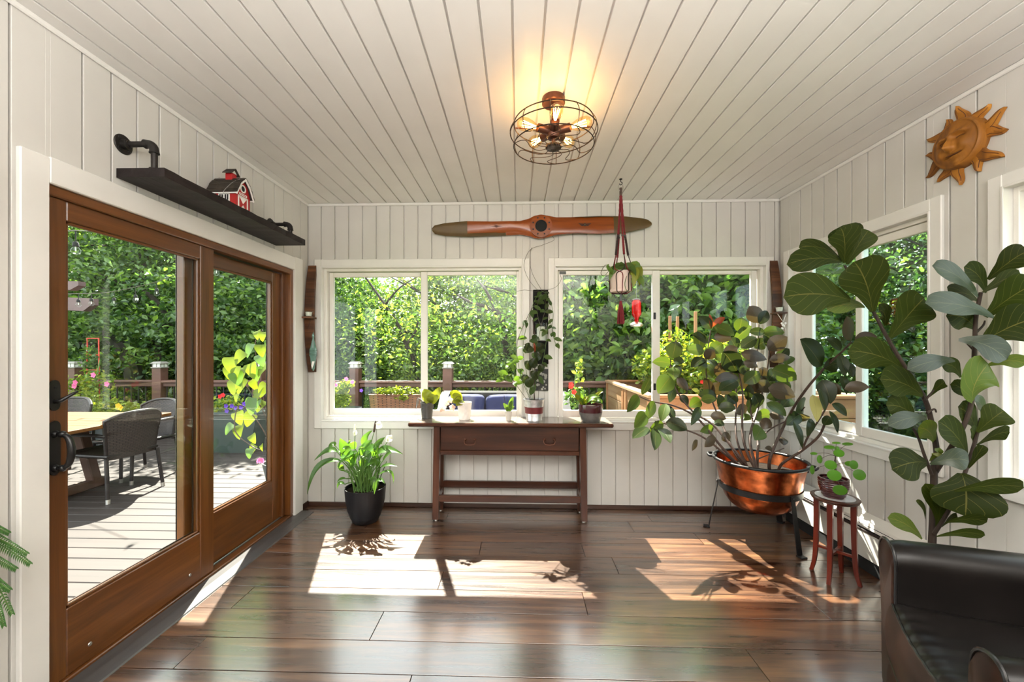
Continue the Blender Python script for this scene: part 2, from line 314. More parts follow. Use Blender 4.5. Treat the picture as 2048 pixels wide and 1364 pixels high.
M['yellow'] = leafy('yellow flower', (0.75, 0.55, 0.05), None, None, 0.4, 0.6, 0.2)
M['tree_a'] = leafy('dark woodland leaf', (0.055, 0.125, 0.045), (0.09, 0.17, 0.07), None, 0.45, 0.38, 0.45, warm=(0.13, 0.21, 0.045), spec=0.6, tint=(1.35, 1.4, 0.6))
M['tree_b'] = leafy('mid woodland leaf', (0.068, 0.150, 0.046), (0.10, 0.20, 0.07), None, 0.47, 0.34, 0.5, warm=(0.15, 0.24, 0.045), spec=0.6, tint=(1.4, 1.45, 0.55))
M['tree_c'] = leafy('sunny woodland leaf', (0.075, 0.155, 0.045), (0.11, 0.20, 0.065), None, 0.46, 0.34, 0.55, warm=(0.20, 0.27, 0.05), spec=0.6, tint=(1.45, 1.45, 0.55))
M['lime'] = leafy('lime leaf', (0.16, 0.22, 0.024), None, None, 0.4, 0.5, 0.25)
M['herb'] = leafy('garden leaf', (0.14, 0.25, 0.04), None, None, 0.4, 0.5, 0.35, warm=(0.30, 0.32, 0.04))
M['lawn'] = plain('lawn', (0.10, 0.17, 0.035), 0.9, var=0.4, ns=2.5, bmp=0.3)
M['roofing'] = plain('eave boards', (0.45, 0.42, 0.38), 0.6)

# ------------------------------------------------------------------ mesh building
def wloc(o):
    v = Vector(o.location)
    while o.parent: o = o.parent; v = v + Vector(o.location)
    return v
class MB:
    def __init__(s): s.v = []; s.f = []; s.uv = []
    def add(s, vs, fs, uvs=None):
        k = len(s.v); s.v.extend(Vector(p) for p in vs)
        for n, f in enumerate(fs):
            s.f.append([k + i for i in f])
            s.uv.append(uvs[n] if uvs else [(0, 0)] * len(f))
        return s
    def box(s, a, b, m=None):
        x0, y0, z0 = (min(a[i], b[i]) for i in range(3)); x1, y1, z1 = (max(a[i], b[i]) for i in range(3))
        vs = [(x0, y0, z0), (x1, y0, z0), (x1, y1, z0), (x0, y1, z0), (x0, y0, z1), (x1, y0, z1), (x1, y1, z1), (x0, y1, z1)]
        if m is not None: vs = [m @ Vector(p) for p in vs]
        q = [(0, 0), (1, 0), (1, 1), (0, 1)]
        return s.add(vs, [(3, 2, 1, 0), (4, 5, 6, 7), (0, 1, 5, 4), (1, 2, 6, 5), (2, 3, 7, 6), (3, 0, 4, 7)], [q] * 6)
    def cbox(s, a, b, c=0.004, m=None):
        """box with all edges chamfered by c"""
        lo = [min(a[i], b[i]) for i in range(3)]; hi = [max(a[i], b[i]) for i in range(3)]
        c = min([c] + [(hi[i] - lo[i]) * 0.45 for i in range(3)])
        vs = []; idx = {}
        for ax in range(3):
            for sx in (0, 1):
                for sy in (0, 1):
                    for sz in (0, 1):
                        sg = (sx, sy, sz); p = []
                        for i in range(3):
                            e = hi[i] if sg[i] else lo[i]
                            p.append(e if i == ax else (e - c if sg[i] else e + c))
                        idx[(ax, sx, sy, sz)] = len(vs); vs.append(Vector(p))
        fs = []
        o = [(0, 0), (1, 0), (1, 1), (0, 1)]
        for ax in range(3):
            u, w = [(1, 2), (2, 0), (0, 1)][ax]
            for sd in (0, 1):
                f = []
                for (i, j) in (o if sd else o[::-1]):
                    sg = [0, 0, 0]; sg[ax] = sd; sg[u] = i; sg[w] = j; f.append(idx[(ax,) + tuple(sg)])
                fs.append(f)
            for i in (0, 1):
                for j in (0, 1):
                    q = []
                    for (face, en) in ((u, 0), (u, 1), (w, 1), (w, 0)):
                        sg = [0, 0, 0]; sg[u] = i; sg[w] = j; sg[ax] = en; q.append(idx[(face,) + tuple(sg)])
                    fs.append(q if (i == j) == False else q[::-1])
        for sx in (0, 1):
            for sy in (0, 1):
                for sz in (0, 1):
                    q = [idx[(0, sx, sy, sz)], idx[(1, sx, sy, sz)], idx[(2, sx, sy, sz)]]
                    fs.append(q if (sx + sy + sz) % 2 else q[::-1])
        if m is not None: vs = [m @ p for p in vs]
        return s.add(vs, fs)
    def tube(s, pts, r, n=8, closed=False, cap=True):
        pts = [Vector(p) for p in pts]; m = len(pts)
        rs = r if isinstance(r, (list, tuple)) else [r] * m
        tan = []
        for i in range(m):
            a = pts[(i - 1) % m] if (closed or i > 0) else pts[i]
            b = pts[(i + 1) % m] if (closed or i < m - 1) else pts[i]
            t = b - a; tan.append(t.normalized() if t.length > 1e-9 else Vector((0, 0, 1)))
        up = Vector((0, 0, 1)) if abs(tan[0].z) < 0.9 else Vector((1, 0, 0))
        nrm = (up - tan[0] * up.dot(tan[0])).normalized()
        vs = []
        for i in range(m):
            nrm = nrm - tan[i] * nrm.dot(tan[i])
            nrm = nrm.normalized() if nrm.length > 1e-6 else tan[i].orthogonal().normalized()
            bi = tan[i].cross(nrm)
            for k in range(n):
                a = 2 * math.pi * k / n
                vs.append(pts[i] + (nrm * math.cos(a) + bi * math.sin(a)) * rs[i])
        fs = []; uvs = []
        for i in range(m if closed else m - 1):
            j = (i + 1) % m
            for k in range(n):
                l = (k + 1) % n
                fs.append((i * n + k, i * n + l, j * n + l, j * n + k))
                uvs.append([(k / n, i / m), ((k + 1) / n, i / m), ((k + 1) / n, (i + 1) / m), (k / n, (i + 1) / m)])
        if cap and not closed:
            fs.append(tuple(range(n))[::-1]); fs.append(tuple((m - 1) * n + k for k in range(n)))
            uvs += [[(0, 0)] * n, [(0, 0)] * n]
        return s.add(vs, fs, uvs)
    def lathe(s, prof, c=(0, 0, 0), n=32, m=None, cap=True):
        c = Vector(c); vs = []; fs = []; uvs = []
        for (r, z) in prof:
            for k in range(n):
                a = 2 * math.pi * k / n
                p = Vector((r * math.cos(a), r * math.sin(a), z))
                vs.append((m @ p if m is not None else p) + c)
        L = len(prof)
        for i in range(L - 1):
            for k in range(n):
                l = (k + 1) % n
                fs.append((i * n + k, i * n + l, (i + 1) * n + l, (i + 1) * n + k))
                uvs.append([(k / n, i / L), ((k + 1) / n, i / L), ((k + 1) / n, (i + 1) / L), (k / n, (i + 1) / L)])
        if cap:
            if prof[0][0] > 1e-4: fs.append(tuple(range(n))[::-1]); uvs.append([(0, 0)] * n)
            if prof[-1][0] > 1e-4: fs.append(tuple((L - 1) * n + k for k in range(n))); uvs.append([(0, 0)] * n)
        return s.add(vs, fs, uvs)
    def prism(s, poly, h0, h1, fn):
        """polygon in 2D pushed between h0 and h1; fn(u, v, h) -> point"""
        n = len(poly)
        vs = [fn(u, v, h0) for u, v in poly] + [fn(u, v, h1) for u, v in poly]
        fs = [tuple(range(n))[::-1], tuple(range(n, 2 * n))]
        for i in range(n):
            j = (i + 1) % n; fs.append((i, j, n + j, n + i))
        return s.add(vs, fs)
    def grid(s, fn, nu, nv, closed_u=False):
        vs = []; fs = []; uvs = []
        for j in range(nv + 1):
            for i in range(nu + (0 if closed_u else 1)):
                vs.append(fn(i / nu, j / nv))
        w = nu if closed_u else nu + 1
        for j in range(nv):
            for i in range(nu):
                k = (i + 1) % w
                fs.append((j * w + i, j * w + k, (j + 1) * w + k, (j + 1) * w + i))
                uvs.append([(i / nu, j / nv), ((i + 1) / nu, j / nv), ((i + 1) / nu, (j + 1) / nv), (i / nu, (j + 1) / nv)])
        return s.add(vs, fs, uvs)
    def ball(s, c, r, n=12, sc=(1, 1, 1)):
        pr = [(max(0.0001, math.sin(math.pi * k / (n // 2))) * r, -math.cos(math.pi * k / (n // 2)) * r) for k in range(n // 2 + 1)]
        return s.lathe(pr, c, n, Matrix.Diagonal((sc[0], sc[1], sc[2])), cap=False)
    def obj(s, name, mat, parent=None, smooth=False, origin=None, fix=True):
        me = bpy.data.meshes.new(name)
        if parent is not None: o0 = wloc(parent)
        elif origin is not None: o0 = Vector(origin)
        else:
            xs = [p.x for p in s.v]; ys = [p.y for p in s.v]; zs = [p.z for p in s.v]
            o0 = Vector(((min(xs) + max(xs)) / 2, (min(ys) + max(ys)) / 2, min(zs)))
        me.from_pydata([tuple(p - o0) for p in s.v], [], s.f)
        uvl = me.uv_layers.new(name='UVMap')
        flat = [c for f in s.uv for uv in f for c in uv]
        uvl.data.foreach_set('uv', flat)
        if fix:
            bm = bmesh.new(); bm.from_mesh(me); bmesh.ops.recalc_face_normals(bm, faces=bm.faces); bm.to_mesh(me); bm.free()
        if smooth:
            me.polygons.foreach_set('use_smooth', [True] * len(me.polygons))
            if smooth != 'all':
                try: me.set_sharp_from_angle(angle=R(40))
                except Exception: pass
        me.materials.append(M[mat] if isinstance(mat, str) else mat)
        o = bpy.data.objects.new(name, me); COL.objects.link(o)
        if parent is not None: o.parent = parent
        else: o.location = o0
        return o
def thing(name, label, cat, loc, group=None):
    o = bpy.data.objects.new(name, None); COL.objects.link(o); o.location = loc
    o.empty_display_size = 0.05
    o['label'] = label; o['category'] = cat
    if group: o['group'] = group
    return o
def tag(o, label, cat, group=None, kind=None):
    o['label'] = label; o['category'] = cat
    if group: o['group'] = group
    if kind: o['kind'] = kind
    return o
def struct_empty(name, loc, label=None):
    o = bpy.data.objects.new(name, None); COL.objects.link(o); o.location = loc; o['kind'] = 'structure'
    if label: o['label'] = label
    return o
def struct(o, label=None):
    o['kind'] = 'structure'
    if label: o['label'] = label
    return o
def share(src, name, parent, m):
    """another piece with the same mesh"""
    o = src.copy(); o.name = name; COL.objects.link(o); o.parent = parent; o.matrix_local = m
    return o
def bez(pts, n=10):
    """smooth line through the points (Catmull-Rom)"""
    p = [Vector(q) for q in pts]; out = []
    for i in range(len(p) - 1):
        a = p[max(0, i - 1)]; b = p[i]; c = p[i + 1]; d = p[min(len(p) - 1, i + 2)]
        for k in range(n):
            t = k / n
            out.append(0.5 * ((2 * b) + (c - a) * t + (2 * a - 5 * b + 4 * c - d) * t * t + (3 * b - a - 3 * c + d) * t ** 3))
    out.append(p[-1]); return out
PROF = {
    'oval': lambda v: math.sin(math.pi * min(1, v) ** 0.85) ** 0.75,
    'fiddle': lambda v: (0.10 + 0.50 * math.sin(math.pi * min(v / 0.55, 1) * 0.5)) * (1 if v < 0.02 else 1) * (1 - 0.0) if v < 0.30 else (0.46 + 0.54 * math.sin(math.pi * 0.5 * min((v - 0.30) / 0.38, 1)) if v < 0.68 else math.sqrt(max(0, 1 - ((v - 0.68) / 0.32) ** 2.4))),
    'lance': lambda v: math.sin(math.pi * min(1, v) ** 0.8) ** 0.9 * (1 - 0.25 * v),
    'heart': lambda v: math.sqrt(max(0, math.sin(math.pi * min(1, (v * 0.93 + 0.07)) ** 0.6))) * (1 - 0.35 * v),
    'strap': lambda v: min(1, 0.5 + v * 2) * math.sqrt(max(0, 1 - v ** 3)),
}
def leaf_into(mb, b, m, t, w, kind='oval', hint=(0, -1, 0.3), fold=0.18, wav=0.0, nl=9, nw=4, ph=0.0, droop=0.0):
    b, m, t = Vector(b), Vector(m), Vector(t); hint = Vector(hint)
    c = 2 * m - 0.5 * (b + t); pf = PROF[kind]
    vs = []; fs = []; uvs = []
    for i in range(nl + 1):
        v = i / nl
        p = b * (1 - v) ** 2 + c * 2 * v * (1 - v) + t * v * v
        T = (c - b) * 2 * (1 - v) + (t - c) * 2 * v
        T = T.normalized() if T.length > 1e-9 else Vector((0, 0, 1))
        sd = T.cross(hint)
        sd = sd.normalized() if sd.length > 1e-6 else T.orthogonal().normalized()
        nn = sd.cross(T)
        hw = max(pf(v), 0.015) * w * 0.5
        for j in range(nw + 1):
            u = j / nw * 2 - 1
            h = fold * abs(u) * hw - droop * u * u * hw + wav * w * math.sin(v * 11 + ph + (2.1 if u > 0 else 0)) * abs(u) ** 1.5
            vs.append(p + sd * (u * hw) + nn * h)
    k = nw + 1
    for i in range(nl):
        for j in range(nw):
            fs.append((i * k + j, i * k + j + 1, (i + 1) * k + j + 1, (i + 1) * k + j))
            uvs.append([(j / nw, i / nl), ((j + 1) / nw, i / nl), ((j + 1) / nw, (i + 1) / nl), (j / nw, (i + 1) / nl)])
    return mb.add(vs, fs, uvs)
def leaf_obj(name, parent, mat, *a, **k):
    return leaf_into(MB(), *a, **k).obj(name, mat, parent, smooth='all', fix=False)
def rv(s=1.0): return Vector((random.uniform(-s, s), random.uniform(-s, s), random.uniform(-s, s)))
# ================================================================== STRUCTURE
BW = 0.1256                                             # board width
YB = -1.7                                               # the room goes on behind the camera
def slab_with_holes(name, fn, u0, u1, z0, z1, holes, h0, h1, mat):
    """solid wall: boxes around the openings; fn(u, z, h) -> point"""
    us = sorted({u0, u1} | {h[0] for h in holes} | {h[1] for h in holes})
    mb = MB()
    for a, b in zip(us[:-1], us[1:]):
        hs = sorted([(h[2], h[3]) for h in holes if h[0] <= a + 1e-6 and h[1] >= b - 1e-6])
        z = z0
        for (p, q) in hs + [(z1, z1)]:
            if p - z > 1e-4: mb.box(fn(a, z, h0), fn(b, p, h1))
            z = max(z, q)
    o = mb.obj(name, mat); o['kind'] = 'structure'; return o
def boards(parent, name, fn, u0, u1, z0, z1, holes, mat, th=0.016, start=None, step=BW):
    """grooved boards, one object each, cut round the openings; depth h runs 0 (face) to th (back)"""
    edges = []; u = u0 if start is None else start
    while u < u1 - 1e-6:
        edges.append((max(u, u0), min(u + step, u1))); u += step
    for a, b in edges:
        cuts = sorted({a, b} | {h[i] for h in holes for i in (0, 1) if a < h[i] < b})
        for p, q in zip(cuts[:-1], cuts[1:]):
            hs = sorted([(h[2], h[3]) for h in holes if h[0] <= p + 1e-6 and h[1] >= q - 1e-6])
            z = z0
            for (s, e) in hs + [(z1, z1)]:
                if s - z > 0.02 and q - p > 0.006:
                    gl = q == b
                    pr = [(p, th), (p, 0.0015), (p + 0.0012, 0.0)]
                    pr += [(q - 0.0105, 0.0), (q - 0.0095, 0.013), (q, 0.013), (q, th)] if gl and q - p > 0.02 else [(q - 0.001, 0.0), (q, 0.001), (q, th)]
                    MB().prism(pr, z, s, lambda uu, hh, zz: fn(uu, zz, hh)).obj(name, mat, parent)
                z = max(z, e)
fb = lambda u, z, h: Vector((u, D + h, z))              # back wall
fl = lambda u, z, h: Vector((XL - h, u, z))             # left wall
fr_ = lambda u, z, h: Vector((XR + h, u, z))            # right wall
fc = lambda u, y, h: Vector((u, y, CZ + h))             # ceiling
W1 = (-1.772, 0.040, 0.767, 2.155); W2 = (0.322, 2.165, 0.767, 2.155)
W3 = (2.285, 3.445, 0.790, 2.175); W4 = (0.85, 1.955, 0.790, 2.175)
DR = (1.560, 3.335, 0.0, 2.080)
floor = struct(MB().box((XL - 0.1, YB, -0.12), (XR + 0.1, D + 0.1, -0.018)).obj('floor', 'base', origin=(0, 0, 0)))
rows = [3.64, 3.456, 3.330, 3.139, 2.955, 2.755, 2.552, 2.357, 2.152, 1.936, 1.736, 1.54, 1.33, 1.14, 0.94, 0.75, 0.55, 0.35, 0.16, -0.04, -0.25, -0.45, -0.65, -0.85, -1.05, -1.25, -1.45, -1.7]
joint = {2: [at_z(735, 1050, 0).x, 0.9], 3: [1.35], 4: [at_z(960, 1100, 0).x, at_z(1160, 1080, 0).x], 5: [at_z(1230, 1130, 0).x], 6: [at_z(880, 1165, 0).x],
         7: [at_z(480, 1200, 0).x, at_z(1172, 1215, 0).x, at_z(1640, 1220, 0).x], 8: [at_z(750, 1258, 0).x], 9: [at_z(370, 1315, 0).x, at_z(1515, 1330, 0).x], 0: [0.2], 1: [1.1, -0.6]}
for i, (a, b) in enumerate(zip(rows[:-1], rows[1:])):
    xs = [XL] + sorted(joint.get(i, [random.uniform(-0.6, 1.4)])) + [XR]
    for p, q in zip(xs[:-1], xs[1:]):
        MB().cbox((p + 0.0018, b + 0.0022, -0.0185), (q - 0.0018, min(a, D) - 0.0022, 0.0), 0.0005).obj('floor_board', 'floor', floor)
ceiling = struct(MB().box((XL - 0.05, YB, CZ + 0.017), (XR + 0.05, D + 0.05, CZ + 0.06)).obj('ceiling', 'ceil', origin=(0, 0, CZ)))
def fcb(u, y, h): return Vector((u, y, CZ + h))
boards(ceiling, 'ceiling_board', fcb, XL, XR, YB, D, [], 'ceil', start=XL - 0.047, step=0.1285)
wb = slab_with_holes('wall_back', fb, XL - 0.1, XR + 0.1, 0, CZ, [W1, W2], 0.0165, 0.15, 'paint')
boards(wb, 'wall_board', fb, XL, XR, 0.03, CZ, [W1, W2], 'paint')
wl = slab_with_holes('wall_left', fl, YB, D + 0.15, 0, CZ, [DR], 0.0165, 0.15, 'paint')
boards(wl, 'wall_board', fl, YB, D, 0.03, CZ, [DR], 'paint', start=D - BW * 43)
wr = slab_with_holes('wall_right', fr_, YB, D + 0.15, 0, CZ, [W3, W4], 0.0165, 0.15, 'paint')
boards(wr, 'wall_board', fr_, YB, D, 0.03, CZ, [W3, W4], 'paint', start=D - BW * 43)
struct(MB().box((XL - 0.15, YB - 0.12, 0), (XR + 0.15, YB, CZ)).obj('wall_front', 'paint'))
# crown strips
for nm, a, b in (('trim_back', (XL, D - 0.014, CZ - 0.024), (XR, D, CZ)), ('trim_left', (XL, YB, CZ - 0.024), (XL + 0.014, D - 0.014, CZ)), ('trim_right', (XR - 0.014, YB, CZ - 0.024), (XR, D - 0.014, CZ))):
    struct(MB().cbox(a, b, 0.005).obj(nm, 'trim'))
for nm, a, b in (('baseboard_back', (XL, D - 0.012, 0), (XR, D, 0.038)), ('baseboard_left', (XL, 3.46, 0), (XL + 0.012, D - 0.012, 0.05)), ('baseboard_left_near', (XL, YB, 0), (XL + 0.012, 1.46, 0.05))):
    struct(MB().cbox(a, b, 0.004).obj('baseboard_left' if 'near' in nm else nm, 'base'))
# roof over the room, with its eaves
struct(MB().box((XL - 0.62, YB - 0.3, CZ + 0.07), (XR + 0.4, D + 0.30, CZ + 0.2)).obj('roof', 'roofing'))

# ------------------------------------------------------------------ windows
def window(name, label, fn, outer, hole, panes, glass='glass'):
    """fn(u, z, h): h grows outwards through the wall. outer casing rect, hole rect, panes [(u0, u1, z0, z1, depth)]"""
    c = fn((hole[0] + hole[1]) / 2, hole[2], 0)
    w = struct_empty(name, c, label)
    def bar(nm, u0, u1, z0, z1, h0, h1, mat, parent, ch=0.004):
        return MB().cbox(fn(u0, z0, h0), fn(u1, z1, h1), ch).obj(nm, mat, parent)
    o, h = outer, hole
    for (u0, u1, z0, z1) in ((o[0], h[0], o[2], o[3]), (h[1], o[1], o[2], o[3]), (h[0], h[1], h[3], o[3]), (h[0], h[1], o[2], h[2])):
        bar('casing', u0, u1, z0, z1, -0.020, 0.0, 'trim', w)
    # jamb lining, stepped
    for k, (e0, e1, d0, d1) in enumerate(((-0.002, 0.010, -0.026, 0.10), (0.010, 0.034, 0.018, 0.12))):
        for (u0, u1, z0, z1) in ((h[0] + e0, h[0] + e1, h[2] + e0, h[3] - e0), (h[1] - e1, h[1] - e0, h[2] + e0, h[3] - e0), (h[0] + e1, h[1] - e1, h[3] - e1, h[3] - e0), (h[0] + e1, h[1] - e1, h[2] + e0, h[2] + e1)):
            bar('jamb' if k == 0 else 'frame', u0, u1, z0, z1, d0, d1, 'trim' if k == 0 else 'vinyl', w, 0.002)
    for (u0, u1, z0, z1, ul, ur, zb, zt, dp) in panes:
        s = bar('sash', ul, u0, zb, zt, dp - 0.016, dp + 0.016, 'vinyl', w)
        for (p, q, r_, t_) in ((u1, ur, zb, zt), (u0, u1, z1, zt), (u0, u1, zb, z0)):
            bar('sash_rail', p, q, r_, t_, dp - 0.016, dp + 0.016, 'vinyl', s)
        MB().box(fn(u0 - 0.004, z0 - 0.004, dp - 0.002), fn(u1 + 0.004, z1 + 0.004, dp + 0.002)).obj('pane', glass, s)
    return w
GZ0, GZ1 = 0.868, 2.080
w1 = window('window_1', 'wide white slider window left of the hanging vine, over the peace lily', fb, (-1.836, 0.101, 0.701, 2.222), W1,
       [(-1.664 - 0.03, -0.887, GZ0, GZ1 - 0.005, -1.732, -0.835, 0.808, 2.115, 0.075), (-0.821, -0.014, GZ0 - 0.004, GZ1 + 0.002, -0.880, 0.024, 0.805, 2.115, 0.045)])
w2 = window('window_2', 'wide white slider window behind the hanging planter and the rubber plant', fb, (0.266, 2.225, 0.701, 2.222), W2,
       [(0.402, 1.195, GZ0, GZ1 - 0.002, 0.362, 1.262, 0.805, 2.115, 0.045), (1.269, 2.075, GZ0, GZ1 + 0.004, 1.225, 2.125, 0.808, 2.115, 0.075)])
for z in (1.05, 1.68):
    MB().cbox(fb(1.205, z, 0.024), fb(1.225, z + 0.06, 0.036), 0.003).obj('latch', 'black', w2)
MB().cbox(fb(0.37, 2.085, 0.026), fb(0.43, 2.112, 0.036), 0.003).obj('latch', 'greypot', w2)
w3 = window('window_3', 'white slider window on the right wall behind the fiddle leaf fig', fr_, (2.225, 3.511, 0.725, 2.245), W3,
       [(2.325, 2.785, 0.892, 2.085, 2.320 - 0.035, 2.835, 0.828, 2.138, 0.045), (2.855, 3.225 + 0.06, 0.892, 2.085, 2.80, 3.41, 0.828, 2.138, 0.075)], 'glass_side')
w4 = window('window_4', 'white window at the right edge, half hidden by fig leaves', fr_, (0.79, 2.015, 0.715, 2.235), W4,
       [(0.95, 1.36, 0.88, 2.085, 0.885, 1.41, 0.828, 2.138, 0.075), (1.43, 1.885, 0.85, 2.085, 1.38, 1.92, 0.828, 2.138, 0.075)])
# ------------------------------------------------------------------ sliding door
dr = struct_empty('door_1', (XL, 2.45, 0), 'golden brown wooden sliding door onto the deck')
def fd(u, z, h): return Vector((XL - h, u, z))
def dbar(nm, u0, u1, z0, z1, h0, h1, mat, parent=None, ch=0.004):
    return MB().cbox(fd(u0, z0, h0), fd(u1, z1, h1), ch).obj(nm, mat, parent or dr)
dbar('casing', 1.463, 1.560, 0, 2.185, -0.022, 0.0, 'trim')
dbar('casing', 3.335, 3.459, 0, 2.195, -0.022, 0.0, 'trim')
dbar('casing', 1.560, 3.335, 2.082, 2.190, -0.022, 0.0, 'trim')
dbar('jamb', 3.300, 3.345, 0.03, 2.082, -0.004, 0.14, 'door')
dbar('jamb', 3.262, 3.300, 0.03, 2.060, 0.045, 0.14, 'door')
dbar('jamb', 1.545, 1.562, 0.0, 2.082, -0.004, 0.14, 'door')
dbar('head', 1.560, 3.335, 2.040, 2.084, -0.006, 0.05, 'door_rail')
dbar('head', 1.560, 3.335, 2.045, 2.084, 0.05, 0.14, 'clad')
dbar('sill', 1.560, 3.335, 0.0, 0.028, -0.004, 0.050, 'door_rail')
dbar('track', 1.560, 3.335, 0.0, 0.020, 0.050, 0.14, 'black')
for h in (0.062, 0.080):
    dbar('track_rail', 1.560, 3.335, 0.020, 0.030, h, h + 0.004, 'steel', None, 0.001)
struct(MB().prism([(0.0, 0.0), (0.125, 0.0), (0.120, 0.006), (0.055, 0.013), (0.0, 0.015)], 1.2, 3.44, lambda u, v, h: Vector((XL + 0.004 + u, h, v))).obj('trim_threshold', 'steelgrey'))
def ypx(px, X): return at_x(px, 700, X)[1]
def door_panel(h, t, u0, u1, s0, s1, zt, rail_b, rail_t, nm, zb=0.03):
    """h depth of the inner face, t thickness, stiles s0 and s1 wide"""
    p = dbar(nm, u0, u0 + s0, zb, zt, h, h + t, 'door')
    dbar('stile', u1 - s1, u1, zb, zt, h, h + t, 'door', p)
    dbar('rail', u0 + s0, u1 - s1, zt - rail_t, zt, h + 0.001, h + t, 'door_rail', p)
    dbar('rail', u0 + s0, u1 - s1, zb, zb + rail_b, h + 0.001, h + t, 'door_rail', p)
    a, b, z0, z1 = u0 + s0, u1 - s1, zb + rail_b, zt - rail_t
    for (q, r_, s, e, m_) in ((a, a + 0.012, z0, z1, 'door'), (b - 0.012, b, z0, z1, 'door'), (a, b, z0, z0 + 0.012, 'door_rail'), (a, b, z1 - 0.012, z1, 'door_rail')):
        dbar('glazing_bead', q, r_, s, e, h + 0.008, h + 0.020, m_, p, 0.002)
    for (q, r_, s, e) in ((u0, u0 + s0 + 0.004, zb, zt), (u1 - s1 - 0.004, u1, zb, zt), (a, b, z0 - 0.04, z0 + 0.004), (a, b, z1 - 0.004, z1 + 0.04)):
        dbar('cladding', q, r_, s, e, h + t, h + t + 0.006, 'clad', p, 0.001)
    MB().box(fd(a, z0, h + 0.024), fd(b, z1, h + 0.028)).obj('pane', 'glass', p)
    return p
XA = XL - 0.010; XBp = XL - 0.066
a0, a1, a2, a3 = 1.552, ypx(134, XA), ypx(401, XA), ypx(428, XA)
pA = door_panel(0.010, 0.046, a0, a3, a1 - a0, a3 - a2, 2.043, 0.285, 0.085, 'sliding_panel')
b0, b1, b2, b3 = ypx(368, XBp), ypx(392, XBp), ypx(545, XBp), 3.262
pB = door_panel(0.066, 0.046, b0, b3, b1 - b0, b3 - b2, 2.035, 0.330, 0.085, 'fixed_panel')
for z in (0.96, 1.33, 1.60):
    MB().cbox(fd(b0 + 0.02, z, 0.112), fd(b0 + 0.045, z + 0.05, 0.135), 0.004).obj('catch', 'black', pB)
for px, py in ((180, 1288), (380, 1150)):
    q = at_x(px, py, XA)
    MB().lathe([(0.0, 0.004), (0.007, 0.003), (0.009, 0.0)], (XA, q.y, q.z), 14, Matrix.Rotation(R(90), 3, 'Y')).obj('screw_cap', 'steel', dr, True)
# pull handle and latch on the near stile
yh = 1.598
def plate(nm, z0, z1, hw, parent):
    n = 9; poly = []
    for k in range(n): a = math.pi * k / (n - 1); poly.append((hw * math.cos(a), z1 - hw + hw * math.sin(a) * 1.25))
    for k in range(n): a = math.pi + math.pi * k / (n - 1); poly.append((hw * math.cos(a), z0 + hw + hw * math.sin(a) * 1.25))
    return MB().prism(poly, 0, 0.007, lambda u, v, h: Vector((XA + h, yh + u, v))).obj(nm, 'black', parent)
pl = plate('pull_handle', at_x(100, 950, XA).z, at_x(100, 845, XA).z, 0.020, dr)
zt_, zb_ = at_x(110, 868, XA).z, at_x(110, 936, XA).z
MB().tube(bez([(XA, yh, zt_), (XA + 0.030, yh + 0.002, zt_), (XA + 0.060, yh + 0.004, zt_ - 0.018), (XA + 0.072, yh + 0.004, (zt_ + zb_) / 2), (XA + 0.060, yh + 0.004, zb_ + 0.018), (XA + 0.030, yh + 0.002, zb_), (XA, yh, zb_)], 6),
          [0.008] * 6 + [0.008 + 0.005 * math.sin(math.pi * k / 24) for k in range(25)] + [0.008] * 6, 12).obj('grip', 'black', pl, True)
for z in (zt_, zb_):
    MB().ball((XA + 0.034, yh + 0.002, z), 0.014, 12, (1.2, 1, 1)).obj('knuckle', 'black', pl, True)
    MB().lathe([(0.016, 0), (0.014, 0.006), (0.009, 0.012)], (XA + 0.006, yh, z), 14, Matrix.Rotation(R(90), 3, 'Y')).obj('collar', 'black', pl, True)
lt = plate('latch', at_x(100, 820, XA).z, at_x(100, 763, XA).z, 0.019, dr)
zl = at_x(105, 803, XA).z
MB().tube([(XA, yh, zl), (XA + 0.022, yh, zl), (XA + 0.030, yh + 0.004, zl + 0.004), (XA + 0.048, yh + 0.03, zl + 0.028), (XA + 0.050, yh + 0.045, zl + 0.036)], [0.009, 0.009, 0.008, 0.006, 0.005], 10).obj('lever', 'black', lt, True)
MB().lathe([(0.0, 0.004), (0.005, 0.004), (0.006, 0.0)], (XA + 0.007, yh, at_x(100, 776, XA).z), 10, Matrix.Rotation(R(90), 3, 'Y')).obj('screw', 'dark', lt)
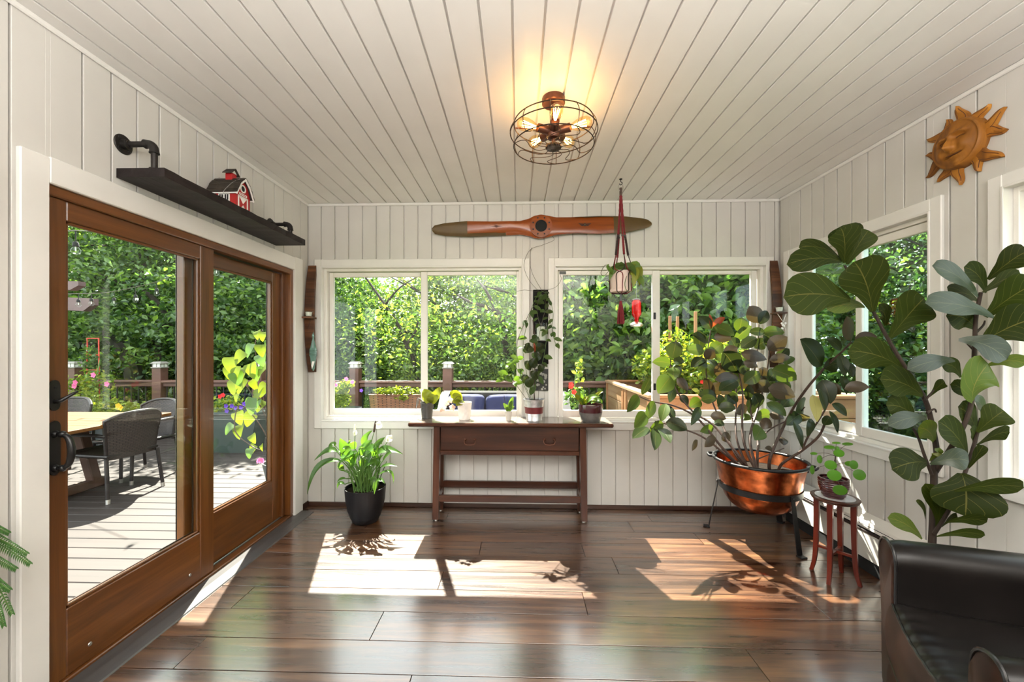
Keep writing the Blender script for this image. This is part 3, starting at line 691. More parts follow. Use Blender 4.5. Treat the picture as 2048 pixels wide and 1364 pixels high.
# ================================================================== INTERIOR
# ------------------------------------------------------------------ console table
TY0, TY1 = 3.235, 3.565; TZ = 0.818
ct = thing('console_table', 'long red-brown wooden console table with one drawer under the windows', 'table', (-0.06, 3.40, 0))
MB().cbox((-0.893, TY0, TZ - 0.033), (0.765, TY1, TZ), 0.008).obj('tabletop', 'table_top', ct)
lx = [(-0.693, -0.643), (0.503, 0.553)]
for sx, (x0, x1) in zip((-1, 1), lx):
    for y0, y1 in ((3.29, 3.345), (3.49, 3.545)):
        # legs splay a little outwards
        mb = MB(); off = 0.012 * sx
        vs = [(x0 + off, y0, 0.012), (x1 + off, y0, 0.012), (x1 + off, y1, 0.012), (x0 + off, y1, 0.012), (x0, y0, TZ - 0.033), (x1, y0, TZ - 0.033), (x1, y1, TZ - 0.033), (x0, y1, TZ - 0.033)]
        mb.add(vs, [(3, 2, 1, 0), (4, 5, 6, 7), (0, 1, 5, 4), (1, 2, 6, 5), (2, 3, 7, 6), (3, 0, 4, 7)])
        lg = mb.obj('leg', 'table_leg', ct)
        MB().lathe([(0.015, 0), (0.015, 0.012)], ((x0 + x1) / 2 + off, (y0 + y1) / 2, 0), 12).obj('glide', 'steel', lg)
    MB().cbox((x0 + 0.006, 3.345, TZ - 0.24), (x1 - 0.006, 3.49, TZ - 0.033), 0.003).obj('side_panel', 'table', ct)
    MB().cbox((x0 + 0.012, 3.345, 0.17), (x1 - 0.012, 3.49, 0.22), 0.003).obj('side_rail', 'table', ct)
    MB().prism([(0, 0), (0.05, 0), (0.05, -0.012), (0.03, -0.035), (0, -0.05)], 3.295, 3.34, lambda u, v, h, x=(x1 if sx < 0 else x0), s=sx: Vector((x - s * u * 0.0, h, TZ - 0.033 + v * 0.0)) if False else Vector((x - s * 0.0 + (-s) * u * 0.02, h, TZ - 0.033 + v * 0.2))).obj('corner_bracket', 'table_leg', ct)
MB().cbox((-0.643, 3.305, TZ - 0.275), (0.503, 3.335, TZ - 0.240), 0.003).obj('apron', 'table', ct)
MB().cbox((-0.643, 3.51, TZ - 0.24), (0.503, 3.53, TZ - 0.033), 0.003).obj('back_panel', 'table', ct)
dw = MB().cbox((-0.638, 3.300, TZ - 0.236), (0.498, 3.325, TZ - 0.040), 0.004).obj('drawer', 'table', ct)
for px in (940, 1098.5):
    q = at_y(px, 882, 3.30)
    hd = MB().tube(bez([(q.x - 0.042, 3.296, q.z + 0.012), (q.x - 0.046, 3.284, q.z - 0.004), (q.x - 0.034, 3.276, q.z - 0.024), (q.x, 3.274, q.z - 0.028), (q.x + 0.034, 3.276, q.z - 0.024), (q.x + 0.046, 3.284, q.z - 0.004), (q.x + 0.042, 3.296, q.z + 0.012)], 5), 0.0042, 8).obj('bail_handle', 'bronze', dw, True)
    for s in (-1, 1):
        MB().lathe([(0.012, 0.0), (0.010, 0.004), (0.005, 0.010), (0.0, 0.011)], (q.x + s * 0.040, 3.300, q.z + 0.012), 12, Matrix.Rotation(R(90), 3, 'X')).obj('rosette', 'bronze', hd, True)
MB().cbox((-0.655, 3.300, 0.155), (0.515, 3.332, 0.208), 0.004).obj('front_stretcher', 'table', ct)
MB().cbox((-0.655, 3.500, 0.205), (0.515, 3.532, 0.262), 0.004).obj('back_stretcher', 'table', ct)

# ------------------------------------------------------------------ pots on the table
def pot_lathe(prof_out, th, depth):
    """outer profile bottom to rim, then back down the inside"""
    r_top, z_top = prof_out[-1]
    ins = []
    for (r_, z) in reversed(prof_out):
        if z > z_top - depth: ins.append((max(r_ - th, 0.002), z))
    zz = z_top - depth; rr = max(ins[-1][0], 0.004)
    return prof_out + [(r_top - th, z_top)] + ins[1:] + [(rr, zz), (0.0005, zz)]
def soil_disc(c, r, z, parent):
    return MB().lathe([(0.0005, z + 0.008), (r * 0.5, z + 0.007), (r, z), (r, z - 0.01)], c, 24, cap=False).obj('soil', 'soil', parent, True)
# dark ribbed pot
c = at_z(854, 837, TZ); c.y = 3.46; c.x = at_y(854, 820, 3.46).x
p = thing('potted_orchid', 'small charcoal ribbed pot with thick yellow orchid leaves on the console table', 'potted plant', c)
prof = [(0.042, 0.0)]
for k in range(14):
    z = 0.006 + k * 0.0088; r_ = 0.043 + 0.0125 * z / 0.13; prof += [(r_ + 0.0013, z), (r_ - 0.0004, z + 0.0045)]
prof += [(0.057, 0.130), (0.059, 0.133), (0.058, 0.138)]
MB().lathe(pot_lathe(prof, 0.004, 0.02), c, 32, cap=False).obj('pot', 'charcoal', p, True)
soil_disc(c, 0.053, 0.120, p)
for (bx, by, tx, ty, w) in ((862, 806, 848, 778, 0.10), (862, 806, 872, 782, 0.09), (860, 806, 861, 790, 0.06), (866, 804, 880, 774, 0.07)):
    leaf_obj('leaf', p, 'orchid_leaf', at_y(bx, by, 3.45), at_y((bx + tx) / 2, (by + ty) / 2, 3.40), at_y(tx, ty, 3.43), w, 'oval', (0.2, -1, 0.5), 0.3)
leaf_obj('leaf', p, 'spathe', at_y(857, 800, 3.46), at_y(848, 786, 3.44), at_y(838, 779, 3.45), 0.045, 'oval', (0, -1, 0.4))
for k in range(5):
    MB().tube(bez([c + Vector((-0.03, 0, 0.125)), c + Vector((-0.06 - 0.006 * k, -0.01 + k * 0.006, 0.165 + 0.01 * (k % 2))), c + Vector((-0.075 - 0.006 * k, 0, 0.12 - 0.01 * k))], 5), 0.0018, 5).obj('air_root', 'galv' if k % 2 else 'stem_dark', p, True)
# white textured pot
c = Vector((at_y(929, 820, 3.42).x, 3.42, TZ))
p = thing('potted_orchid', 'white diamond-textured pot with a drooping pale orchid spray on the console table', 'potted plant', c)
def dia(u, v):
    z = v * 0.146; r_ = 0.047 + 0.0145 * v
    tex = 0.0022 * (abs(math.sin(u * math.pi * 11 + v * 9)) * abs(math.sin(u * math.pi * 11 - v * 9))) if 0.03 < v < 0.97 else 0
    return c + Vector(((r_ + tex) * math.cos(2 * math.pi * u), (r_ + tex) * math.sin(2 * math.pi * u), z))
MB().grid(dia, 88, 26, True).lathe([(0.0615, 0.146), (0.058, 0.146), (0.056, 0.125), (0.0005, 0.125)], c, 32, cap=False).lathe([(0.0005, 0.0), (0.047, 0.0)], c, 32, cap=False).obj('pot', 'whitepot', p, True)
soil_disc(c, 0.055, 0.128, p)
for (bx, by, tx, ty, w, k) in ((922, 806, 899, 785, 0.10, .05), (920, 806, 905, 782, 0.075, .0), (925, 807, 905, 806, 0.085, -.03), (930, 806, 912, 812, 0.075, -.05)):
    leaf_obj('leaf', p, 'orchid_leaf', at_y(bx, by, 3.42), at_y((bx + tx) / 2, (by + ty) / 2 - 4, 3.38), at_y(tx, ty, 3.36), w, 'oval', (-0.2, -0.8, 0.6), 0.12)
MB().tube(bez([at_y(925, 803, 3.42), at_y(918, 792, 3.38), at_y(908, 800, 3.34), at_y(898, 814, 3.32), at_y(884, 820, 3.32)], 5), 0.002, 6).obj('flower_stem', 'stem_brown', p, True)
for fx, fy in ((900, 800), (884, 817), (905, 815), (893, 806)):
    q = at_y(fx, fy, 3.31); mb = MB()
    for k in range(5):
        a = 2 * math.pi * k / 5 + fx; d = Vector((math.cos(a), -0.25, math.sin(a)))
        leaf_into(mb, q, q + d * 0.016, q + d * 0.030 + Vector((0, -0.006, 0)), 0.026, 'oval', (0, -1, 0.2), 0.2, nl=5, nw=2)
    mb.obj('flower', 'orchid_pink', p, True, fix=False)
# tiny pale pot
c = Vector((at_y(1017, 830, 3.376).x, 3.376, TZ))
p = thing('potted_seedling', 'tiny pale grey pot with a green seedling on the console table', 'potted plant', c)
MB().lathe(pot_lathe([(0.020, 0), (0.021, 0.004), (0.029, 0.070), (0.031, 0.071), (0.031, 0.078)], 0.004, 0.012), c, 10, cap=False).obj('pot', 'palepot', p)
soil_disc(c, 0.026, 0.068, p)
for (bx, by, tx, ty, w) in ((1017, 822, 1006, 806, 0.035), (1017, 822, 1026, 800, 0.045), (1018, 822, 1029, 813, 0.03), (1016, 822, 1010, 815, 0.03), (1018, 815, 1027, 793, 0.035)):
    leaf_obj('leaf', p, 'pothos', at_y(bx, by, 3.376), at_y((bx + tx) / 2, (by + ty) / 2 - 1, 3.36), at_y(tx, ty, 3.36), w, 'oval', (0.1, -1, 0.5), 0.25)
MB().tube([c + Vector((-0.012, 0, 0.07)), at_y(1009, 800, 3.37), at_y(1008, 791, 3.37)], 0.0022, 6).obj('stake', 'black', p)
# tall galvanised pot with the climbing vine
c = Vector((at_y(1068, 820, 3.36).x, 3.36, TZ))
p = thing('potted_vine', 'galvanised pot with a maroon band holding a tall trailing vine between the windows', 'potted plant', c)
MB().lathe(pot_lathe([(0.066, 0.0), (0.068, 0.004), (0.068, 0.010), (0.066, 0.014), (0.084, 0.172), (0.088, 0.174), (0.0885, 0.182)], 0.004, 0.025), c, 40, cap=False).obj('pot', 'galv', p, True)
MB().lathe([(0.0735, 0.066), (0.0745, 0.066), (0.0805, 0.120), (0.0795, 0.120)], c, 40, cap=False).obj('band', 'maroon', p, True)
soil_disc(c, 0.08, 0.165, p)
def P(px, py, Y=3.38): return at_y(px, py, Y)
stems = [
    [P(1066, 800), P(1052, 740, 3.42), P(1046, 690, 3.44), P(1062, 620, 3.47), P(1080, 585, 3.5), P(1096, 592, 3.5), P(1106, 625, 3.46), P(1104, 660, 3.44), P(1112, 690, 3.43)],
    [P(1060, 800), P(1040, 745, 3.40), P(1034, 690, 3.42), P(1052, 640, 3.45), P(1072, 605, 3.49), P(1086, 590, 3.5)],
    [P(1056, 802), P(1036, 775, 3.36), P(1018, 750, 3.34), P(1006, 762, 3.33)],
    [P(1062, 802), P(1046, 760, 3.37), P(1024, 725, 3.36), P(1012, 740, 3.35)],
    [P(1070, 802), P(1066, 750), P(1064, 700), P(1072, 670, 3.4), P(1078, 720, 3.38)],
    [P(1076, 802), P(1078, 760), P(1074, 700), P(1085, 640, 3.45), P(1098, 600, 3.5)],
    [P(1068, 802), P(1070, 770), P(1082, 735, 3.36), P(1090, 700, 3.4), P(1096, 650, 3.45)],
    [P(1080, 585, 3.5), P(1074, 620, 3.45), P(1080, 650, 3.42)],
    [P(1086, 588, 3.5), P(1100, 640, 3.45), P(1107, 668, 3.44)],
]
hl = [leaf_into(MB(), (0, 0, 0), (0.0, 0.5, 0.06), (0, 1, -0.08), 0.5, 'oval', (0, 0, 1), 0.15, nl=6, nw=4).obj('leaf', m_, p, 'all', fix=False) for m_ in ('hoya', 'pothos')]
for o in hl: o.scale = (0.0001,) * 3
mats = ['hoya', 'pothos']; nleaf = 0
for si, s in enumerate(stems):
    pts = bez(s, 8)
    MB().tube(pts, 0.0022, 5).obj('stem', 'stem_dark' if si % 3 else 'stem_green', p, True)
    dens = {2: 2, 3: 2}.get(si, 3)
    for i in range(10, len(pts) - 1):
        if i % dens and not (si in (2, 3)): continue
        sz = random.uniform(0.052, 0.080) * (1.0 if pts[i].z > 1.2 else 1.15)
        d = Vector((random.uniform(-1, 1), random.uniform(-0.9, 0.3), random.uniform(-1.0, 0.35))).normalized()
        q = pts[i]; t = q + d * sz
        if t.y > 3.54: t.y = 3.54
        src = hl[1] if q.x < P(1050, 700).x and random.random() < 0.85 else hl[0]  # left-hand leaves take the brighter green: sunlight painted into their colour
        o = leaf_obj('leaf', p, mats[0] if src is hl[0] else mats[1], q, q + d * sz * 0.5 + Vector((0, 0, 0.006)), t, sz * random.uniform(0.45, 0.62), 'oval', (random.uniform(-0.5, 0.5), -1, random.uniform(0, 0.9)), 0.15, nl=6, nw=4)
        nleaf += 1
for o in hl: bpy.data.objects.remove(o)
for (bx, by, tx, ty, w, m_) in ((1060, 700, 1048, 690, 0.075, 'rub'), (1062, 740, 1050, 722, 0.07, 'rub'), (1072, 735, 1060, 718, 0.08, 'rub'), (1062, 775, 1054, 755, 0.085, 'rub'), (1074, 760, 1062, 742, 0.07, 'rub'), (1070, 720, 1084, 706, 0.075, 'rub'),
                                (1066, 695, 1050, 705, 0.08, 'rub'), (1070, 700, 1090, 690, 0.07, 'rub'), (1060, 790, 1072, 770, 0.05, 'hoya'), (1070, 705, 1068, 685, 0.02, 'bud'), (1056, 768, 1044, 750, 0.07, 'rub'), (1078, 745, 1088, 728, 0.06, 'rub')):
    leaf_obj('leaf', p, m_, P(bx, by, 3.37), P((bx + tx) / 2, (by + ty) / 2 - 2, 3.33), P(tx, ty, 3.34), w, 'oval', (0, -1, 0.5), 0.15)
MB().tube(bez([P(1068, 800), P(1070, 700), P(1066, 640, 3.45)], 6), 0.004, 6).obj('stake', 'stem_brown', p, True)
for s in ([P(1080, 585, 3.52), P(1058, 560, 3.55), P(1048, 530, 3.55), P(1060, 500, 3.55), P(1085, 490, 3.55), P(1108, 480, 3.55), P(1102, 470, 3.55)], [P(1084, 582, 3.52), P(1110, 575, 3.55), P(1122, 560, 3.55), P(1120, 548, 3.55)], [P(1080, 584, 3.52), P(1050, 580, 3.5), P(1034, 583, 3.5)], [P(1086, 585, 3.52), P(1064, 545, 3.55), P(1060, 510, 3.55), P(1064, 495, 3.55)]):
    MB().tube(bez(s, 8), 0.0016, 5).obj('tendril', 'stem_dark', p, True)
# two-tone bowl
c = Vector((at_y(1181, 825, 3.35).x, 3.35, TZ))
p = thing('potted_orchid', 'wide burgundy and grey bowl of striped arching leaves at the console table right end', 'potted plant', c)
MB().lathe([(0.0005, 0), (0.072, 0.0), (0.078, 0.006), (0.092, 0.06), (0.0955, 0.078)], c, 40, cap=False).obj('bowl_base', 'grey_glaze', p, True)
MB().lathe(pot_lathe([(0.0957, 0.078), (0.0985, 0.10), (0.098, 0.135), (0.0965, 0.143)], 0.006, 0.03), c, 40, cap=False).obj('bowl', 'burgundy', p, True)
soil_disc(c, 0.09, 0.122, p)
for (bx, by, mx, my, tx, ty, w, m_) in ((1166, 810, 1158, 798, 1148, 790, 0.075, 'orchid_leaf'), (1166, 810, 1160, 800, 1150, 800, 0.05, 'striped'), (1168, 808, 1172, 797, 1176, 800, 0.05, 'orchid_leaf'), (1170, 808, 1182, 794, 1200, 794, 0.05, 'striped'),
                                        (1172, 806, 1184, 798, 1196, 803, 0.045, 'pothos'), (1186, 806, 1194, 790, 1206, 783, 0.035, 'orchid_leaf'), (1166, 808, 1160, 790, 1152, 789, 0.045, 'striped'), (1182, 806, 1196, 800, 1204, 806, 0.04, 'pothos')):
    leaf_obj('leaf', p, m_, P(bx, by, 3.35), P(mx, my, 3.32), P(tx, ty, 3.31), w, 'strap', (0, -0.7, 0.8), 0.25)
MB().tube([P(1168, 806, 3.35), P(1168, 762, 3.35)], 0.0022, 6).obj('stake', 'stem_dark', p)

# ------------------------------------------------------------------ wall sconce and print between the windows
xs0, xs1 = P(1066, 600, D).x, P(1096, 600, D).x
zc = P(1080, 682, D).z
sc = thing('candle_sconce', 'black wall sconce with a white candle in a glass cylinder behind the vine', 'candle sconce', ((xs0 + xs1) / 2, D - 0.01, zc))
MB().cbox((xs0, D - 0.022, P(1080, 668, D).z), (xs1, D, P(1080, 580, D).z), 0.003).obj('back_plate', 'matte_black', sc)
MB().cbox((xs0 + 0.01, D - 0.022, P(1080, 728, D).z), (xs1 + 0.002, D, P(1080, 684, D).z), 0.003).obj('lower_plate', 'matte_black', sc)
cx = (xs0 + xs1) / 2; cyy = D - 0.075
MB().cbox((cx - 0.058, D - 0.13, zc - 0.008), (cx + 0.058, D, zc), 0.003).obj('shelf', 'black', sc)
MB().lathe([(0.050, 0), (0.050, 0.155), (0.047, 0.155), (0.047, 0.002)], (cx, cyy, zc), 28, cap=False).obj('glass_cylinder', 'clear', sc, True)
cd = MB().lathe([(0.0005, 0), (0.036, 0), (0.036, 0.118), (0.030, 0.121), (0.0005, 0.119)], (cx, cyy, zc + 0.003), 24, cap=False)
cd.obj('candle', 'wax', sc, True)
MB().tube([(cx, cyy, zc + 0.12), (cx + 0.002, cyy, zc + 0.134)], 0.0012, 5).obj('wick', 'dark', sc)
pic = thing('wall_print', 'small dark square print with pale flowers low on the wall between the windows', 'picture', ((xs0 + xs1) / 2, D, P(1080, 781, D).z))
px0, px1, pz0, pz1 = xs0 + 0.012, xs1 + 0.004, P(1083, 781, D).z, P(1083, 738, D).z
MB().cbox((px0, D - 0.018, pz0), (px1, D, pz1), 0.002).obj('panel', 'photo', pic)
mb = MB()
for k in range(16):
    q = Vector((random.uniform(px0 + 0.015, px1 - 0.02), D - 0.0185, random.uniform(pz0 + 0.015, pz1 - 0.03)))
    mb.lathe([(0.0005, 0.0006), (random.uniform(0.008, 0.016), 0.0003)], q, 7, Matrix.Rotation(R(90), 3, 'X'), cap=False)
mb.obj('printed_flowers', 'petal_grey', pic)

# ------------------------------------------------------------------ barrel stave sconces
def stave(x0p, x1p, ytop, ybot, ycup, label, right):
    z1 = P(x0p, ytop, D - 0.03).z; z0 = P(x0p, ybot, D - 0.03).z
    xa, xb = P(x0p, 600, D - 0.06).x, P(x1p, 600, D - 0.06).x
    xm = (xa + xb) / 2; hw = (xb - xa) / 2
    o = thing('barrel_stave_sconce', label, 'candle sconce', (xm, D, z0))
    def fn(u, v):
        q = 2 * math.pi * u; cx_, sy = math.cos(q), math.sin(q)
        # rounded rectangle section
        px_ = max(-1, min(1, cx_ * 1.5)) * hw * (0.86 + 0.14 * math.sin(math.pi * v)); py_ = max(-1, min(1, sy * 1.5)) * 0.011
        bow = 0.055 * (1 - (2 * v - 1) ** 2)
        return Vector((xm + px_ , D - 0.013 - bow + py_, z0 + (z1 - z0) * v))
    mb = MB().grid(fn, 16, 40, True)
    n = 16; mb.f.append(list(range(n))[::-1]); mb.uv.append([(0, 0)] * n); mb.f.append([40 * n + k for k in range(n)]); mb.uv.append([(0, 0)] * n)
    mb.obj('stave', 'stave', o)
    zc_ = P((x0p + x1p) / 2, ycup, D - 0.1).z; sx_ = xm + (-0.012 if right else 0.018)
    yo = D - 0.013 - 0.055 - 0.05
    MB().cbox((sx_ - 0.040, yo - 0.045, zc_ - 0.014), (sx_ + 0.040, D - 0.055, zc_), 0.003).obj('cup_shelf', 'stave', o)
    MB().lathe([(0.0005, 0.0), (0.024, 0.0), (0.036, 0.052), (0.034, 0.052), (0.0225, 0.006), (0.0005, 0.006)], (sx_, yo, zc_), 20, cap=False).obj('votive_glass', 'clear', o, True)
    MB().lathe([(0.0005, 0.0), (0.021, 0.0), (0.026, 0.034), (0.0005, 0.033)], (sx_, yo, zc_ + 0.007), 18, cap=False).obj('candle', 'wax', o, True)
    return o, sx_, yo, zc_, z0
o, sx_, yo, zc_, z0 = stave(611, 629.5, 531, 744, 634, 'curved barrel stave sconce in the left corner with a green glass float ornament', False)
MB().tube([(sx_ + 0.02, yo, zc_ - 0.014), (sx_ - 0.006, yo, zc_ - 0.10)], 0.0015, 5).obj('string', 'cord_dark', o)
gx, gz = P(625, 700, yo).x, P(625, 742, yo).z
gt = P(625, 664, yo).z
H = gt - gz
prof = [(0.004, 0), (0.012, 0.05 * H), (0.020, 0.22 * H), (0.026, 0.36 * H)]
for k in range(5): prof += [(0.033, (0.40 + k * 0.035) * H), (0.029, (0.415 + k * 0.035) * H)]
for k in range(4): prof += [(0.027 - 0.0045 * k, (0.58 + k * 0.06) * H), (0.022 - 0.0045 * k, (0.61 + k * 0.06) * H)]
prof += [(0.007, 0.84 * H), (0.010, 0.88 * H), (0.010, 0.92 * H), (0.004, 0.97 * H), (0.0006, H)]
MB().lathe(prof, (gx, yo + 0.012, gz), 20).obj('glass_ornament', 'green_glass', o, True)
MB().prism([(-0.006, 0.02), (0.010, 0.06), (0.016, 0.085), (-0.004, 0.085), (-0.010, 0.05)], -0.002, 0.002, lambda u, v, h: Vector((gx + u + 0.012, yo - 0.020 + h, gz + v))).obj('pale_flag', 'white_paint', o)
o, sx_, yo, zc_, z0 = stave(1544, 1562, 521, 735, 625, 'curved barrel stave sconce in the right corner with white shell strings', True)
for s in (-1, 1):
    MB().tube([(sx_ + s * 0.036, yo - 0.03, zc_ - 0.014), (sx_ + 0.012, yo - 0.03, zc_ - 0.085)], 0.0022, 5).obj('string', 'white_paint', o)
for k in range(9):
    MB().ball((sx_ + 0.012 + random.uniform(-0.022, 0.03), yo - 0.03 + random.uniform(-0.01, 0.01), zc_ - 0.095 - random.uniform(0, 0.045)), 0.010, 8, (1, 0.6, 1)).obj('shell', 'white_paint', o, True)
MB().tube(bez([(sx_ + 0.012, yo - 0.03, zc_ - 0.11), (sx_ + 0.03, yo - 0.03, zc_ - 0.15), (sx_ + 0.028, yo - 0.02, zc_ - 0.25)], 5), 0.002, 5).obj('string', 'white_paint', o)
q = P(1557, 706, yo)
MB().tube([q + Vector((0.022 * math.cos(a), 0, 0.022 * math.sin(a))) for a in [k * 0.45 for k in range(13)]], 0.006, 7).obj('ring_shell', 'white_paint', o, True)

# ------------------------------------------------------------------ propeller
pz = P(1082, 453, D - 0.06).z; pxc = P(1082, 453, D - 0.06).x; py_ = D - 0.050
prp = thing('wooden_propeller', 'varnished orange wooden aeroplane propeller mounted high on the back wall', 'propeller', (pxc, py_, pz))
Lw = P(1082, 453, py_).x - P(864, 460, py_).x; Lr = P(1303, 450, py_).x - pxc
def yz(pxx, pyy): return P(pxx, pyy, py_)
top = [(864, 458), (868, 452), (890, 447), (935, 443), (985, 444), (1040, 443), (1058, 438), (1068, 432), (1082, 429), (1096, 431), (1112, 434), (1150, 433), (1200, 431), (1250, 432), (1290, 437), (1300, 441), (1303, 445)]
bot = [(864, 461), (868, 467), (890, 471), (935, 473), (985, 471), (1040, 469), (1058, 472), (1070, 477), (1082, 478), (1096, 475), (1112, 471), (1150, 468), (1200, 469), (1250, 466), (1290, 457), (1300, 453.5), (1303, 450)]
def interp(tab, x):
    for (a, b), (c_, d) in zip(tab[:-1], tab[1:]):
        if a <= x <= c_: return b + (d - b) * ((x - a) / (c_ - a) if c_ > a else 0)
    return tab[-1][1]
def blade_section(x, skip=0.0):
    t, b = interp(top, x), interp(bot, x)
    zt, zb = yz(x, t).z, yz(x, b).z
    X = yz(x, t).x; f = max(-1, min(1, (x - 1082) / 60))
    th = 0.026 - 0.016 * min(1, abs(x - 1082) / 220); tw = 0.020 * f * (1 - min(1, abs(x - 1082) / 225) * 0.7)
    ring = []
    for k in range(14):
        a = 2 * math.pi * k / 14
        cz, cy = math.sin(a), math.cos(a)
        ring.append(Vector((X, py_ + th * (abs(cy) ** 0.8) * (1 if cy > 0 else -1) + tw * cz, (zt + zb) / 2 + (zt - zb) / 2 * cz)))
    return ring
def blade_strip(xsq, name, mat, parent, grow=0.0):
    vs = []; fs = []
    for x in xsq:
        rg = blade_section(x)
        if grow:
            c0 = sum(rg, Vector()) / len(rg); rg = [r_ + (r_ - c0).normalized() * grow for r_ in rg]
        vs += rg
    n = 14
    for i in range(len(xsq) - 1):
        for k in range(n):
            l = (k + 1) % n; fs.append((i * n + k, i * n + l, (i + 1) * n + l, (i + 1) * n + k))
    fs.append(tuple(range(n))); fs.append(tuple((len(xsq) - 1) * n + k for k in range(n)))
    return MB().add(vs, fs).obj(name, mat, parent, True)
blade_strip([865 + (1302.5 - 865) * k / 90 for k in range(91)], 'blade', 'prop', prp)
blade_strip([864.3 + (935 - 864.3) * k / 14 for k in range(15)], 'tip_cover', 'tip', prp, 0.0012)
blade_strip([1227 + (1302.8 - 1227) * k / 14 for k in range(15)], 'tip_cover', 'tip', prp, 0.0012)
# leading edge sheathing
for (x0, x1, lo) in ((935, 1012, True), (1150, 1227, False)):
    vs = []; fs = []
    for k in range(13):
        x = x0 + (x1 - x0) * k / 12; rg = blade_section(x); c0 = sum(rg, Vector()) / 14
        sel = [rg[i] for i in ((7, 8, 9, 10, 11, 12, 13) if lo else (0, 1, 2, 3, 4, 5, 6, 7)[:7])]
        shrink = 1.0 if (k < 10 if lo else k > 2) else 0.7
        z_edge = rg[10].z if lo else rg[3].z
        vs += [Vector((p_.x, p_.y, z_edge + (p_.z - z_edge) * 0.32 * shrink)) + (p_ - c0).normalized() * 0.0015 for p_ in sel]
    m_ = 7
    for i in range(12):
        for k in range(m_ - 1): fs.append((i * m_ + k, i * m_ + k + 1, (i + 1) * m_ + k + 1, (i + 1) * m_ + k))
    MB().add(vs, fs).obj('edge_sheath', 'tip', prp, True)
hub = MB().lathe([(0.052, -0.004), (0.098, -0.002), (0.100, 0.006), (0.098, 0.034), (0.052, 0.036), (0.050, 0.03), (0.050, 0.0)], (pxc, py_ + 0.005, pz), 40, Matrix.Rotation(R(90), 3, 'X'), cap=False).obj('hub', 'prop', prp, True)
MB().lathe([(0.052, 0.0), (0.052, 0.0375), (0.046, 0.0375), (0.044, 0.0325), (0.0005, 0.0325)], (pxc, py_ + 0.004, pz), 32, Matrix.Rotation(R(90), 3, 'X'), cap=False).obj('bore', 'dark', hub, True)
for k in range(8):
    a = math.pi * (k + 0.5) / 4
    MB().lathe([(0.0005, 0.001), (0.006, 0.001), (0.007, 0)], (pxc + 0.075 * math.cos(a), py_ - 0.0312, pz + 0.075 * math.sin(a)), 10, Matrix.Rotation(R(90), 3, 'X'), cap=False).obj('bolt_hole', 'dark', hub)
q = yz(1169, 451); mb = MB()                           # winged badge
def fd2(u, v, h):                                       # follows the twisted face of the blade
    x = 1082 + (q.x + u - pxc) / (Lr / (1303 - 1082)); t, b = interp(top, x), interp(bot, x)
    zt, zb = yz(x, t).z, yz(x, b).z; cz = max(-0.95, min(0.95, (q.z + v - (zt + zb) / 2) / ((zt - zb) / 2)))
    f = max(-1, min(1, (x - 1082) / 60)); th = 0.026 - 0.016 * min(1, abs(x - 1082) / 220); tw = 0.020 * f * (1 - min(1, abs(x - 1082) / 225) * 0.7)
    return Vector((q.x + u, py_ - th * (1 - cz * cz) ** 0.4 + tw * cz - 0.0012 + h, q.z + v))
for s in (-1, 1):
    for k in range(3):
        mb.prism([(s * 0.014, 0.010 - k * 0.008), (s * (0.056 - k * 0.010), 0.013 - k * 0.009), (s * (0.050 - k * 0.010), 0.007 - k * 0.009), (s * 0.014, 0.004 - k * 0.008)], 0.0, 0.004, fd2)
mb.prism([(0.014 * math.cos(a), 0.014 * math.sin(a)) for a in [2 * math.pi * k / 18 for k in range(18)]], 0.0, 0.004, fd2)
mb.obj('winged_badge', 'dark', prp)
MB().prism([(0.008 * math.cos(a), 0.008 * math.sin(a)) for a in [2 * math.pi * k / 14 for k in range(14)]], -0.0006, 0.0, fd2).obj('badge_centre', 'tip', prp)
q = yz(993, 454)
mb = MB()
for (a, b) in ((0.052, 0.004), (0.036, 0.008), (0.022, 0.012)):
    mb.prism([(-a, 0), (0, b), (a, 0), (0, -b)], 0.0, 0.004, fd2)
mb.obj('diamond_badge', 'carved', prp)
MB().cbox((pxc - 0.02, py_ + 0.01, pz - 0.02), (pxc + 0.02, D, pz + 0.02), 0.003).obj('wall_mount', 'dark', prp)
# ------------------------------------------------------------------ pipe shelf and barn
SX = XL + 0.235
y0s = at_y(311, 340, 1.845).y; zs0, zs1 = 2.226, 2.270; y1s = 3.10
sh = thing('pipe_shelf', 'blackened wood shelf hung from two pipe brackets above the sliding door', 'shelf', (XL, 2.47, zs0))
def shf(u, v):
    pass
mb = MB()
for k in range(24):                                     # hand-hewn edges, slightly uneven
    a = y0s + (y1s - y0s) * k / 24; b = y0s + (y1s - y0s) * (k + 1) / 24
    if k == 0:
        mb.v = []; prof_ = []
    j = 0.0025
    prof_.append([Vector((XL + 0.002, a, zs0)), Vector((SX + random.uniform(-j, j), a, zs0 + random.uniform(0, j))), Vector((SX + random.uniform(-j, j), a, zs1 - random.uniform(0, j))), Vector((XL + 0.002, a, zs1))])
prof_.append([Vector((XL + 0.002, y1s, zs0)), Vector((SX, y1s, zs0)), Vector((SX, y1s, zs1)), Vector((XL + 0.002, y1s, zs1))])
vs = [p_ for r_ in prof_ for p_ in r_]; fs = [(0, 1, 2, 3)] + [(24 * 4, 24 * 4 + 1, 24 * 4 + 2, 24 * 4 + 3)]
for i in range(24):
    for k in range(4):
        l = (k + 1) % 4; fs.append((i * 4 + k, i * 4 + l, (i + 1) * 4 + l, (i + 1) * 4 + k))
MB().add(vs, fs).obj('board', 'shelf', sh)
